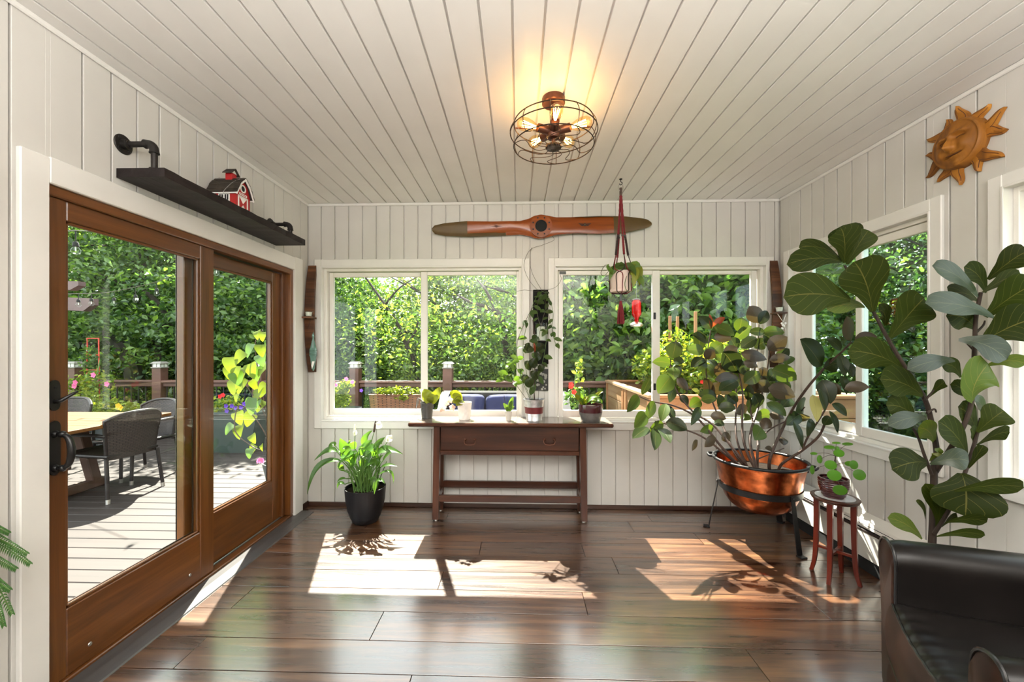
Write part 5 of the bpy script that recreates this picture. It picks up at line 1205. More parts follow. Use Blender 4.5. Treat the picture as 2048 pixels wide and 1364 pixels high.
stem(rub, [Vector((TX + 0.06, TYY - 0.12, 0.49)), Rb(800, 810, 2.92), Rb(890, 750, 2.8), Rb(960, 690, 2.68), Rb(990, 630, 2.6)], 0.010, 0.007)
stem(rub, [Rb(890, 750, 2.8), Rb(915, 690, 2.75), Rb(985, 580, 2.62), Rb(1020, 500, 2.55)], 0.007, 0.004)
stem(rub, [Rb(700, 700, 3.1), Rb(760, 650, 3.05), Rb(860, 600, 2.95), Rb(900, 560, 2.85)], 0.006, 0.004)
stem(rub, [Rb(690, 790, 3.08), Rb(760, 760, 3.02), Rb(810, 740, 3.0)], 0.005, 0.003)
RL = [  # base x, y, tip x, y, width (zoomed pixels), depth, kind
 (318,345,335,268,62,3.0,0),(310,368,230,362,42,3.0,2),(322,358,370,362,40,3.0,0),(318,385,325,440,48,3.0,2),(335,375,345,430,32,3.03,0),(312,425,255,500,72,2.95,2),(338,432,388,488,38,2.98,1),(185,505,222,430,34,2.93,0),(172,512,118,582,44,2.9,3),
 (322,475,305,540,36,3.0,0),(350,510,388,550,32,3.0,0),(240,535,200,618,42,2.92,2),(205,590,150,650,54,2.9,2),(212,650,143,698,50,2.9,0),(280,635,215,668,46,2.92,2),(245,655,240,750,46,2.9,0),(265,650,310,718,44,2.9,0),(290,625,385,660,58,2.9,0),
 (290,545,268,625,42,2.93,2),(300,550,322,625,32,2.97,0),(440,560,400,640,34,2.97,0),(445,530,510,525,38,3.0,0),(530,560,522,503,38,3.0,0),(520,565,598,565,44,3.0,0),(485,600,555,612,42,3.0,1),(500,630,548,640,32,3.0,0),(500,655,440,668,38,3.0,2),
 (510,695,460,735,40,2.95,1),(430,705,405,752,24,2.95,1),(575,690,535,705,44,3.0,1),(490,215,480,150,16,3.1,4),(490,215,432,163,44,3.1,0),(495,205,550,165,26,3.1,4),(478,275,405,240,48,3.08,0),(500,205,590,245,56,3.08,3),(500,250,580,262,44,3.05,1),
 (458,315,377,310,48,3.08,2),(490,320,540,280,54,3.12,2),(465,350,505,310,48,3.05,1),(458,345,400,385,44,3.08,0),(470,360,430,395,38,3.05,0),(470,355,520,385,38,3.1,0),(475,370,525,435,64,3.12,2),(700,190,655,115,64,3.2,1),(702,195,735,135,42,3.2,0),
 (610,230,625,165,52,3.15,3),(590,265,668,203,44,3.15,3),(715,235,812,230,50,3.18,2),(725,235,650,228,34,3.2,0),(740,310,825,250,64,3.05,1),(745,300,718,240,28,3.1,0),(600,310,570,255,52,3.15,0),(620,300,690,255,48,3.15,0),(600,400,540,315,80,3.02,0),
 (620,325,735,350,50,3.0,1),(745,355,838,340,38,3.05,1),(630,365,695,385,34,3.0,1),(630,410,590,350,54,3.05,0),(635,455,705,408,54,3.0,2),(755,395,865,440,70,3.0,2),(610,430,505,440,48,3.02,1),(605,445,522,488,54,3.0,0),(740,440,700,390,48,3.1,1),
 (740,475,860,515,66,3.0,1),(650,530,655,460,34,3.02,0),(700,560,675,500,58,3.08,0),(732,540,820,600,50,2.97,3),(745,590,810,610,44,3.05,1),(615,605,665,615,34,3.05,3),(710,650,680,705,60,2.95,2),(700,625,755,650,50,3.05,1),(800,690,808,728,36,3.02,1),
 (760,750,725,740,20,3.02,1),(975,380,880,260,96,2.6,0),(1105,270,1085,160,82,2.45,1),(1060,310,995,258,38,2.5,0),(1120,275,1220,250,54,2.42,1),(985,390,1055,365,66,2.6,0),(1055,330,1075,425,40,2.5,0),(1075,360,1110,430,44,2.5,0),(1060,420,1085,505,34,2.5,0),
 (975,440,1015,545,64,2.58,0),(965,480,990,580,34,2.55,0),(1010,500,1060,470,54,2.6,1),(1075,480,1185,472,46,2.45,1),(935,505,955,625,44,2.6,5),(880,590,820,640,50,2.9,0),(850,620,890,742,42,2.82,0),(1010,575,1045,675,36,2.55,0),(1020,545,1085,600,38,2.55,0),
 (930,610,910,690,38,2.7,0),(900,540,860,580,60,2.9,0),(985,640,1010,600,40,2.6,0),(560,540,600,500,50,3.15,0),(650,430,690,470,50,3.15,0),(560,500,600,540,44,3.18,2),(680,300,730,270,50,3.2,0),(840,520,800,560,50,3.0,0),(650,560,600,590,44,3.1,1),(540,400,570,460,56,3.15,2),(770,430,720,480,50,3.15,0)]
for _ in range(34):
    x_, y_ = random.uniform(430, 860), random.uniform(300, 620); a_ = random.uniform(0, 6.28); l_ = random.uniform(60, 95)
    RL.append((x_, y_, x_ + l_ * math.cos(a_), y_ - abs(l_ * math.sin(a_)) * random.choice((1, 1, -0.6)), random.uniform(40, 58), random.uniform(3.05, 3.2), random.choice((0, 0, 0, 1, 2))))
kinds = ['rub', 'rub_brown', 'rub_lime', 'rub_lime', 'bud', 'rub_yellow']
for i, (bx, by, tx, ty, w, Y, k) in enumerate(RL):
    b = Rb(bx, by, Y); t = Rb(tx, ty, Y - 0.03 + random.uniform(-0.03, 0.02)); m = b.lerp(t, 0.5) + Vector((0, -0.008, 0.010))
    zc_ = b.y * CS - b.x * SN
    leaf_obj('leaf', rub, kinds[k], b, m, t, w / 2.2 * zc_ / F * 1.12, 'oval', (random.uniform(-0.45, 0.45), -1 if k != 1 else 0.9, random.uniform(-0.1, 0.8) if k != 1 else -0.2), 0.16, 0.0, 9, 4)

# ------------------------------------------------------------------ stool and coin plant
SXc, SYc, SZ = 1.963, 2.555, 0.503
sl = thing('plant_stool', 'small red cherry stool with a pale stone top and four curved legs', 'stool', (SXc, SYc, 0))
MB().lathe([(0.0005, -0.020), (0.112, -0.020), (0.118, -0.016), (0.118, -0.008), (0.124, -0.004), (0.125, 0.0), (0.121, 0.004), (0.100, 0.004)], (SXc, SYc, SZ - 0.004), 48, cap=False).obj('top_rim', 'table', sl, True)
MB().lathe([(0.0005, 0.0), (0.101, 0.0)], (SXc, SYc, SZ), 40, cap=False).obj('stone_inset', 'marble', sl)
sf = [Vector((1.888, 2.648, 0)), Vector((1.869, 2.479, 0)), Vector((2.057, 2.622, 0)), Vector((2.040, 2.461, 0))]
for f in sf:
    d = Vector((f.x - SXc, f.y - SYc, 0)); dn = d.normalized()
    top_ = Vector((SXc, SYc, SZ - 0.022)) + dn * 0.092; kn = Vector((SXc, SYc, 0.18)) + dn * 0.096
    pts = bez([top_, Vector((SXc, SYc, 0.36)) + dn * 0.092, kn, Vector((SXc, SYc, 0.07)) + dn * 0.104, f.copy()], 5)
    pts[-1] = f.copy() + Vector((0, 0, 0.0))
    s = Vector((-dn.y, dn.x, 0)); vs = []
    for i, q in enumerate(pts):
        w = 0.0145 - 0.005 * i / (len(pts) - 1)
        vs += [q + (dn * a + s * b_) * w for a, b_ in ((1, 1), (-1, 1), (-1, -1), (1, -1))]
    n_ = len(pts)
    for v_ in vs: v_.z = max(v_.z, 0)
    MB().add(vs, [(0, 1, 2, 3), tuple((n_ - 1) * 4 + k for k in range(4))] + [(i * 4 + k, i * 4 + (k + 1) % 4, (i + 1) * 4 + (k + 1) % 4, (i + 1) * 4 + k) for i in range(n_ - 1) for k in range(4)]).obj('leg', 'cherry', sl)
def kneep(f): return Vector((SXc, SYc, 0.165)) + Vector((f.x - SXc, f.y - SYc, 0)).normalized() * 0.094
for i, j in ((0, 3), (1, 2)):
    a, b = kneep(sf[i]), kneep(sf[j]); d = (b - a).normalized(); s = Vector((-d.y, d.x, 0)) * 0.008; u = Vector((0, 0, 0.007))
    MB().add([a - s - u, a + s - u, a + s + u, a - s + u, b - s - u, b + s - u, b + s + u, b - s + u], [(0, 1, 2, 3), (4, 5, 6, 7), (0, 1, 5, 4), (1, 2, 6, 5), (2, 3, 7, 6), (3, 0, 4, 7)]).obj('cross_stretcher', 'cherry', sl)
c = Vector((SXc - 0.012, SYc - 0.005, SZ))
pp = thing('potted_coin_plant', 'coin-leaved plant in a ribbed burgundy bowl on the red stool', 'potted plant', c)
prof = [(0.0005, 0), (0.052, 0.0), (0.054, 0.010), (0.062, 0.014)]
for k in range(7):
    z = 0.016 + k * 0.0135; r_ = 0.062 + 0.016 * math.sin(min(1, k / 5) * math.pi / 2)
    prof += [(r_ - 0.0025, z), (r_ + 0.001, z + 0.005), (r_ + 0.001, z + 0.008)]
prof += [(0.077, 0.112), (0.078, 0.118)]
MB().lathe(pot_lathe(prof, 0.008, 0.03), c, 40, cap=False).obj('pot', 'burgundy', pp, True)
soil_disc(c, 0.064, 0.095, pp)
def S4(x, y, Y=2.5): return inside(1600 + x / 4.261, 860 + y / 4.261, Y, 0.05)
MB().tube(bez([c + Vector((0.01, 0, 0.09)), S4(300, 290, 2.53), S4(302, 230, 2.53), S4(310, 170, 2.53)], 5), [0.006] * 8 + [0.004] * 8, 7).obj('stem', 'stem_dark', pp, True)
for (x, y, w, h_, Y) in ((332, 200, 76, 66, 2.46), (250, 152, 76, 36, 2.52), (405, 124, 76, 28, 2.5), (262, 300, 86, 80, 2.46), (292, 388, 100, 92, 2.42), (508, 382, 88, 92, 2.44), (341, 515, 100, 84, 2.40), (172, 250, 40, 70, 2.5), (118, 205, 50, 26, 2.5), (110, 340, 34, 76, 2.52), (462, 297, 60, 76, 2.46), (420, 290, 62, 44, 2.48), (318, 160, 36, 40, 2.54), (310, 115, 60, 22, 2.55)):
    q = S4(x, y, Y); zc_ = q.y * CS - q.x * SN; rw = w / 2 / 4.261 * zc_ / F; rh = h_ / 2 / 4.261 * zc_ / F
    tilt = math.acos(max(-1, min(1, min(w, h_) / max(w, h_) * 0.98))); rmax = max(rw, rh)
    view = Vector((q.x, q.y, q.z - EYE)).normalized()
    ax = (Vector((1, 0, 0)) if w >= h_ else Vector((0, 0, 1))); ax = (ax - view * ax.dot(view)).normalized()
    nrm = Matrix.Rotation(tilt * (1 if w < h_ else 1), 3, ax) @ (-view)
    e1 = ax; e2 = nrm.cross(e1).normalized()
    vs = [q + nrm * 0.003]; n_ = 18
    for rr_, dz in ((0.5, 0.001), (1.0, -0.003)):
        for k in range(n_):
            a = 2 * math.pi * k / n_; vs.append(q + (e1 * math.cos(a) + e2 * math.sin(a)) * rmax * rr_ + nrm * dz)
    fs = [(0, 1 + k, 1 + (k + 1) % n_) for k in range(n_)] + [(1 + k, 1 + n_ + k, 1 + n_ + (k + 1) % n_, 1 + (k + 1) % n_) for k in range(n_)]
    lf_ = MB().add(vs, fs).obj('leaf', 'pilea', pp, 'all', fix=False)
    hubp = S4(302, 300 if y > 250 else 220, 2.53)
    MB().tube(bez([hubp, hubp.lerp(q, 0.5) + Vector((0, 0, 0.012)), q - nrm * 0.001], 4), 0.0011, 5).obj('petiole', 'stem_brown', lf_, True)

# ------------------------------------------------------------------ fiddle leaf fig
FY = 2.0
def Fg(x, y, Y=FY): return inside(1540 + x / 1.949, 400 + y / 1.949, Y, 0.10)
fig = thing('fiddle_leaf_fig', 'tall fiddle leaf fig with big veined leaves standing behind the leather chair', 'potted plant', (Fg(635, 1300).x, FY, 0))
fb0 = Fg(632, 1330); fx0 = fb0.x
MB().lathe(pot_lathe([(0.0005, 0), (0.10, 0), (0.105, 0.01), (0.13, 0.24), (0.135, 0.25)], 0.008, 0.03), (fx0, FY, 0), 32, cap=False).obj('pot', 'blackpot', fig, True)
soil_disc(Vector((fx0, FY, 0)), 0.12, 0.222, fig)
stem(fig, [Vector((fx0, FY, 0.215)), Vector((fx0 - 0.01, FY, 0.35)), fb0, Fg(638, 1160), Fg(640, 1030), Fg(650, 985), Fg(632, 880, 2.0), Fg(605, 780, 2.0), Fg(545, 680, 1.99), Fg(470, 560, 1.98), Fg(405, 440, 1.97), Fg(350, 350, 1.99), Fg(290, 255, 2.0)], 0.017, 0.005, 'bark', 9)
stem(fig, [Fg(645, 1060), Fg(690, 990, 1.95), Fg(745, 900, 1.90), Fg(778, 820, 1.88), Fg(790, 740, 1.88), Fg(798, 560, 1.88), Fg(803, 460, 1.88), Fg(822, 360, 1.87)], 0.011, 0.007, 'bark', 9)
stem(fig, [Fg(640, 1300, 1.98), Fg(690, 1220, 1.93), Fg(735, 1130, 1.90), Fg(775, 1020, 1.9), Fg(805, 920, 1.9), Fg(822, 850, 1.9)], 0.009, 0.006, 'bark', 8)
stem(fig, [Fg(630, 1070, 1.98), Fg(600, 990, 1.97), Fg(580, 930, 1.97), Fg(558, 890, 1.97)], 0.007, 0.005, 'bark', 8)
for pts in ([(605, 780), (622, 760), (640, 740)], [(612, 830), (640, 815), (648, 828)], [(800, 520), (830, 490), (838, 470)], [(800, 590), (770, 560), (760, 545)]):
    stem(fig, [Fg(x, y, 1.95) for x, y in pts], 0.006, 0.003, 'bark', 6)
FL = [(280,240,65,250,84,1.97,0),(268,222,112,185,60,2.03,0),(290,245,275,108,98,1.95,0),(282,240,285,98,108,2.03,0),(300,250,385,118,78,2.0,0),(400,435,328,240,146,1.93,0),(312,390,52,378,150,1.96,0),(370,418,222,428,58,2.02,1),(470,535,602,382,138,1.93,0),
 (450,490,425,430,60,2.03,0),(512,655,303,588,112,1.93,0),(595,765,428,698,108,1.93,0),(560,848,452,800,84,1.95,0),(610,850,462,880,58,1.90,2),(640,945,578,888,74,1.98,1),(612,1025,474,1050,112,1.93,0),(625,1030,775,1018,74,1.88,2),
 (622,1018,655,985,34,1.92,1),(620,768,682,710,32,1.95,0),(655,1270,605,1105,48,1.97,0),(592,1322,458,1238,52,1.88,1),(605,1245,568,1172,20,1.95,0),(812,378,632,258,74,1.85,2),(872,458,606,402,88,1.82,2),(812,402,695,365,74,1.93,0),(802,505,686,450,96,1.9,0),
 (842,362,755,262,64,1.88,0),(830,360,978,296,58,1.83,0),(850,310,1010,198,86,1.87,0),(838,455,1030,330,140,1.85,0),(818,560,1030,465,140,1.84,0),(735,545,922,622,96,1.80,2),(722,628,536,662,60,1.83,2),(838,648,1000,640,48,1.84,1),
 (742,692,668,640,54,1.92,0),(782,795,702,718,50,1.88,0),(828,848,795,780,48,1.93,2),(802,905,733,808,80,1.92,0),(808,905,914,822,86,1.86,0),(805,955,934,905,58,1.84,0),(772,1005,655,862,92,1.90,0),(790,968,780,895,44,1.92,0),
 (765,1055,832,955,34,1.88,0),(745,1065,760,1232,185,1.86,0),(718,1135,990,1120,64,1.78,0),(685,1258,845,1256,44,1.80,0),(648,1312,838,1308,34,1.80,0),(648,1285,660,1115,44,1.95,0),(690,1215,712,1140,50,1.95,0),(668,1275,730,1230,36,1.9,0)]
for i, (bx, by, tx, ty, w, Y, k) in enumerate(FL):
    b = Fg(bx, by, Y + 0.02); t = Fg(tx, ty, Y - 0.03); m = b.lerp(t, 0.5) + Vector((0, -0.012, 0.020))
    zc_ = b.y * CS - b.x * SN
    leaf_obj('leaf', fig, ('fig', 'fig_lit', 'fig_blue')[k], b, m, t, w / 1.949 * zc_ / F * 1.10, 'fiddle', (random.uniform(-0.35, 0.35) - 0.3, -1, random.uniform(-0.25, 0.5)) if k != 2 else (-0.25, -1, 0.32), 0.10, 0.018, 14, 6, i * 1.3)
# the broad yellow-green leaf seen from below
leaf_obj('leaf', fig, 'fig_lit', Fg(790, 785, 1.84), Fg(800, 715, 1.80), Fg(850, 640, 1.80), 185 / 1.949 * 1.8 / F, 'fiddle', (0.1, -1, -0.2), 0.12, 0.02, 14, 6, 2)

# ------------------------------------------------------------------ sun plaque
SU = at_x(1928, 288, XR); su = thing('sun_face_plaque', 'carved ochre wooden sun face with wavy rays on the right wall', 'wall plaque', (XR, SU.y, SU.z))
def sp(u, v, h): return Vector((XR - h, SU.y - u, SU.z + v))
rays = [(1914,210),(1973,207),(2009,216),(2011,255),(2000,317),(1959,340),(1914,371),(1875,365),(1849,354),(1849,315),(1853,276),(1888,242)]
fr0 = 0.117
for i, (px, py) in enumerate(rays):
    q = at_x(px, py, XR - 0.02); u1, v1 = SU.y - q.y, q.z - SU.z
    a = math.atan2(v1, u1); ln = math.hypot(u1, v1)
    mb = MB(); vs = []; n_ = 12
    for j in range(n_ + 1):
        f = j / n_; rr = fr0 * 0.80 + (ln - fr0 * 0.80) * f
        bend = 0.020 * math.sin(f * math.pi * 1.5) * (1 if i % 2 else -1) * (1 - 0.6 * f)
        w = 0.033 * max(0.0, 1 - f ** 1.7) ** 0.8 + 0.001
        for (sx_, h_) in ((-1, 0.004), (-0.9, 0.018), (0, 0.026), (0.9, 0.018), (1, 0.004)):
            x_, y_ = rr, bend + sx_ * w
            vs.append(sp(x_ * math.cos(a) - y_ * math.sin(a), x_ * math.sin(a) + y_ * math.cos(a), h_ * (1 - 0.25 * f)))
    fs = [(j * 5 + k, j * 5 + k + 1, (j + 1) * 5 + k + 1, (j + 1) * 5 + k) for j in range(n_) for k in range(4)] + [(j * 5 + 4, j * 5, (j + 1) * 5, (j + 1) * 5 + 4) for j in range(n_)]
    ry_ = mb.add(vs, fs).obj('ray', 'sunwood', su, True)
    for o_ in (1, 3): MB().tube([vs[j * 5 + o_].lerp(vs[j * 5 + 2], 0.35) for j in range(3, 11)], 0.0016, 5).obj('groove', 'carved', ry_)
def g(x, y, cx, cy, sx_, sy_): return math.exp(-((x - cx) / sx_) ** 2 - ((y - cy) / sy_) ** 2)
ct_, st_ = math.cos(R(8)), math.sin(R(8))
def face(u, v):
    a = 2 * math.pi * u; r_ = v; x, y = r_ * math.cos(a), r_ * math.sin(a)
    h = 0.018 + 0.050 * math.sqrt(max(0, 1 - r_ ** 2.6))
    h += 0.030 * g(x, y, 0, -0.08, 0.13, 0.20) + 0.022 * g(x, y, 0, -0.20, 0.17, 0.10) + 0.012 * g(x, y, 0, 0.18, 0.09, 0.25)      # nose
    for s in (-1, 1):
        h += 0.014 * g(x, y, s * 0.36, 0.34, 0.26, 0.07)                        # brow
        h -= 0.020 * g(x, y, s * 0.34, 0.18, 0.20, 0.085); h += 0.013 * g(x, y, s * 0.34, 0.17, 0.11, 0.045)                       # eye
        h += 0.014 * g(x, y, s * 0.45, -0.22, 0.20, 0.20)                       # cheek
    h += 0.012 * g(x, y, 0, -0.42 + 0.10 * x * x, 0.26, 0.045) + 0.012 * g(x, y, 0, -0.56 + 0.15 * x * x, 0.24, 0.05) - 0.016 * g(x, y, 0, -0.49 + 0.25 * x * x, 0.36, 0.028)   # lips
    h += 0.012 * g(x, y, 0, -0.80, 0.22, 0.12) + 0.010 * math.exp(-((r_ - 0.93) / 0.05) ** 2)
    X, Y_ = x * ct_ - y * st_, x * st_ + y * ct_
    if v >= 0.999: h = 0.0
    return sp(X * fr0 * 1.02, Y_ * fr0 * 1.08, h)
MB().grid(lambda u, v: face(u, max(v, 0.002) ** 0.8), 64, 36, True).obj('face', 'sunwood', su, True)
for s in (-1, 1):                                       # carved lines of eyes
    MB().tube([sp((s * 0.34 + 0.16 * math.cos(t)) * fr0, (0.17 + 0.055 * math.sin(t)) * fr0, 0.060) for t in [2 * math.pi * k / 16 for k in range(16)]], 0.0018, 5, True).obj('eye_line', 'carved', su, True)
MB().tube(bez([sp(-0.36 * fr0, -0.46 * fr0, 0.059), sp(-0.15 * fr0, -0.50 * fr0, 0.066), sp(0.15 * fr0, -0.50 * fr0, 0.066), sp(0.36 * fr0, -0.44 * fr0, 0.059)], 6), 0.0026, 6).obj('mouth_line', 'carved', su, True)

# ------------------------------------------------------------------ baseboard heater
hx = XR - 0.075; hy0, hy1 = -1.2, 3.40
ht = thing('baseboard_heater', 'long cream baseboard heater along the foot of the right wall', 'heater', (XR - 0.04, 1.1, 0.0))
MB().cbox((hx, hy0, 0.082), (hx + 0.006, hy1, 0.245), 0.002).obj('front_panel', 'heater', ht)
MB().prism([(XR, 0.345), (hx + 0.022, 0.305), (hx + 0.004, 0.272), (hx + 0.010, 0.270), (hx + 0.028, 0.298), (XR, 0.335)], hy0, hy1, lambda u, v, h: Vector((u, h, v))).obj('top_cover', 'heater', ht)
MB().box((hx + 0.012, hy0, 0.075), (XR - 0.001, hy1, 0.29)).obj('fin_core', 'dark', ht)
MB().cbox((hx - 0.002, hy0, 0.247), (hx + 0.014, hy1, 0.262), 0.002).obj('damper', 'clad', ht)
MB().cbox((hx + 0.004, hy0, 0.0), (XR, hy1, 0.075), 0.002).obj('gap_shade', 'dark', ht)  # black strip standing in for the shade under the heater
MB().cbox((hx - 0.003, hy1, 0.07), (XR, hy1 + 0.03, 0.345), 0.004).obj('end_cap', 'heater', ht)

# ------------------------------------------------------------------ leather chair
TH = R(-20)
o0 = Vector((1.500, 1.690, 0))                          # foot of the far arm's front edge
chair = thing('leather_club_chair', 'dark brown-black leather club chair with rounded arms in the right foreground', 'armchair', (1.75, 1.30, 0))
def cp(a, b, z, fl=0.0):
    """a: back from the front edge, b: towards the camera from the far arm's outer side; fl: flare"""
    b2 = b
    x = a * math.cos(TH) - (-b2) * math.sin(TH); y = a * math.sin(TH) + (-b2) * math.cos(TH)
    return Vector((o0.x + x, o0.y + y, z))
SWID = 0.74; SDEP = 0.80; SEAT = 0.425
def arm_path(f, far):
    """centre line of the arm, then the back: f 0..1 from the far arm's front round to the near arm's front"""
    w, d, r_ = SWID, SDEP, 0.26
    seg = [(0, 0), (d - r_, 0.0)]
    pts = []
    for k in range(20): pts.append(((d - r_) * k / 20, 0.05 - 0.05 * 0))
    for k in range(13):
        t = math.pi / 2 * k / 12; pts.append((d - r_ + r_ * math.sin(t), 0.05 + r_ - r_ * math.cos(t)))
    for k in range(1, 8): pts.append((d, 0.05 + r_ + (w - 0.1 - 2 * r_) * k / 8))
    for k in range(13):
        t = math.pi / 2 * k / 12; pts.append((d - r_ + r_ * math.cos(t), w - 0.05 - r_ + r_ * math.sin(t)))
    for k in range(1, 21): pts.append((-0.07 + (d - r_ + 0.07) * (1 - k / 20), w - 0.05))      # the near arm reaches a little further
    return pts
path = arm_path(0, True); NP_ = len(path)
def back_rise(i):
    a = path[i][0] / SDEP
    return 0.0
TOPZ = 0.640
# section of the arm/back wall: offsets (out +, z)
sec = [(0.045, 0.05), (0.050, 0.20), (0.054, 0.36), (0.066, 0.48), (0.082, 0.555), (0.086, 0.600), (0.072, 0.632), (0.040, 0.645), (0.000, 0.640), (-0.030, 0.622), (-0.046, 0.590), (-0.048, 0.540), (-0.045, 0.46), (-0.050, 0.38), (-0.052, 0.22), (-0.05, 0.05)]
sec = [(q.x, q.y) for q in bez([Vector((a, b, 0)) for a, b in sec], 2)]
vs = []; uvs = []
for i, (a, b) in enumerate(path):
    i0, i1 = max(0, i - 1), min(NP_ - 1, i + 1)
    ta, tb = path[i1][0] - path[i0][0], path[i1][1] - path[i0][1]; ln = math.hypot(ta, tb); na, nb = tb / ln, -ta / ln
    rise = 0.02 * math.sin(math.pi * i / (NP_ - 1))
    end = min(i, NP_ - 1 - i)
    puff = 1.0 if end > 1 else (0.86, 0.96)[end]
    for (of, z) in sec:
        zz = z + (rise if z > 0.4 else 0)
        vs.append(cp(a + na * of * puff, b + nb * of * puff, zz if puff == 1 else 0.05 + (zz - 0.05) * (0.985 if end == 0 else 0.996)))
ns = len(sec)
fs = [(i * ns + k, i * ns + k + 1, (i + 1) * ns + k + 1, (i + 1) * ns + k) for i in range(NP_ - 1) for k in range(ns - 1)]
fs += [(i * ns + ns - 1, i * ns, (i + 1) * ns, (i + 1) * ns + ns - 1) for i in range(NP_ - 1)]
MB().add(vs, fs).obj('arm_and_back', 'leather', chair, 'all')
# front panels of the two arms with their piping
for i, nm in ((0, 'arm_front'), (NP_ - 1, 'arm_front')):
    ring_ = vs[i * ns:(i + 1) * ns]; c0 = sum(ring_, Vector()) / ns; fw = cp(-1, 0, 0) - cp(0, 0, 0)
    pv = [c0 + (q - c0) * 1.06 + fw * 0.004 for q in ring_] + [c0 + (q - c0) * 0.92 + fw * 0.016 for q in ring_] + [c0 + fw * 0.020]
    pf = [(k, (k + 1) % ns, ns + (k + 1) % ns, ns + k) for k in range(ns)] + [(ns + k, ns + (k + 1) % ns, 2 * ns) for k in range(ns)]
    pf.append(tuple(range(ns)))
    MB().add(pv, pf).obj(nm, 'tan', chair, True)
    MB().tube([c0 + (q - c0) * 1.07 + fw * 0.006 for q in ring_], 0.0055, 7, True).obj('piping', 'thread', chair, True)
# seams over the roll
for i in (17, 33, 43):
    MB().tube([vs[i * ns + k] + (vs[i * ns + k] - (vs[i * ns + 16] + Vector((0, 0, -0.06)))).normalized() * 0.0012 for k in range(6, 28)], 0.0028, 6).obj('seam', 'thread', chair, True)
    MB().tube([vs[i * ns + k].lerp(vs[(i + 1) * ns + k], 0.35) + Vector((0, 0, 0.0008)) for k in range(6, 28)], 0.0016, 5).obj('stitch_line', 'thread', chair, True)
# seat cushion with a bowed front
b0_, b1_ = 0.085, SWID - 0.085
def seat(u, v):
    b = b0_ + (b1_ - b0_) * u
    front = -0.012 - 0.070 * u - 0.022 * math.sin(math.pi * u)
    a = front + (SDEP - 0.06 - front) * v
    edge = min(u, 1 - u, v * 1.2) / 0.10; edge = min(1, edge)
    z = SEAT + 0.018 * math.sqrt(max(0, 1 - (1 - edge) ** 2)) - 0.006 + 0.010 * math.sin(math.pi * u) * math.sin(math.pi * min(1, v * 1.1))
    wr = 0.0045 * math.exp(-((v - 0.55) / 0.22) ** 2) * math.sin(u * 34 + v * 16 + 2.5 * math.sin(v * 9)) * min(1, max(0, (u - 0.35) * 3))
    wr += 0.0018 * math.sin(u * 55 + v * 8) * math.exp(-(v / 0.12) ** 2)
    return cp(a, b, z + wr)
MB().grid(seat, 60, 60).obj('seat', 'leather', chair, 'all')
def front_face(u, v):
    b = b0_ - 0.02 + (b1_ - b0_ + 0.04) * u; front = -0.012 - 0.070 * u - 0.022 * math.sin(math.pi * u)
    bul = 0.016 * math.sin(math.pi * min(1, v * 1.6)) if v < 0.62 else 0.010 * math.sin(math.pi * (v - 0.62) / 0.38)
    return cp(front - bul, b, SEAT - 0.006 - (SEAT - 0.056) * v)
MB().grid(front_face, 40, 30).obj('front_rail', 'tan', chair, 'all')
MB().tube([seat(k / 30, 0) + Vector((0, 0, 0.001)) for k in range(31)], 0.0055, 7).obj('piping', 'thread', chair, True)
MB().tube([front_face(k / 30, 0.60) for k in range(31)], 0.0035, 6).obj('piping', 'thread', chair, True)
for k in range(9):
    q = front_face((k + 0.5) / 9, 0.60)
base_ = MB()
for i in range(0, NP_ - 1): pass
for (a, b) in ((0.06, 0.05), (0.06, SWID - 0.05), (SDEP - 0.10, 0.12), (SDEP - 0.10, SWID - 0.12)):
    q = cp(a, b, 0); MB().lathe([(0.018, 0.0), (0.026, 0.052)], q, 14).obj('leg', 'table', chair, True)
MB().prism([(p_[0], p_[1]) for p_ in path], 0.05, 0.10, lambda u, v, h: cp(u, v, h)).obj('base_board', 'leather', chair)
# ------------------------------------------------------------------ fern at the left edge
fe = thing('potted_fern', 'green fern fronds reaching in at the lower left edge by the door casing', 'potted plant', (-1.66, 1.02, 0))
MB().lathe(pot_lathe([(0.0005, 0), (0.11, 0), (0.12, 0.02), (0.13, 0.36), (0.135, 0.38)], 0.008, 0.04), (-1.66, 1.02, 0), 28, cap=False).obj('pot', 'charcoal', fe, True)
soil_disc(Vector((-1.66, 1.02, 0)), 0.12, 0.345, fe)
def Fe(px, py, Y): return at_y(px, py, Y)
root = Vector((-1.66, 1.02, 0.35))
for k, (mx, my, tx, ty, Y, ln) in enumerate(((-20, 1070, 54, 1108, 1.36, .05), (-10, 1085, 60, 1128, 1.36, .05), (-30, 1110, 32, 1138, 1.34, .05), (-30, 1130, 24, 1228, 1.34, .055), (-20, 1180, 8, 1252, 1.32, .04), (-25, 1050, 18, 1066, 1.36, .04), (-30, 1150, 20, 1180, 1.33, .05))):
    pts = bez([root, Fe(mx - 40, my + 10, 1.25), Fe(mx, my, Y), Fe(tx, ty, Y)], 10)
    fr2 = MB().tube(pts, 0.0018, 5).obj('frond', 'stem_green', fe, True)
    mb = MB(); n_ = len(pts)
    for i in range(7, n_):
        for sub in (0, 0.5):
            q = pts[i].lerp(pts[min(i + 1, n_ - 1)], sub); T = (pts[min(i + 1, n_ - 1)] - pts[i - 1]).normalized()
            s = T.cross(Vector((0.3, -0.8, 0.5))).normalized(); l_ = ln * (1.05 - (i + sub) / n_) * 0.75 + 0.004
            for sg in (-1, 1):
                d = (s * sg + T * 0.45).normalized() * l_
                leaf_into(mb, q, q + d * 0.5 + Vector((0, 0, 0.002)), q + d - Vector((0, 0, 0.006)), 0.0065, 'lance', (0.3, -0.8, 0.5), 0.1, nl=3, nw=2)
    o = mb.obj('leaflets', 'fern', fr2, True, fix=False); o['kind'] = 'stuff'
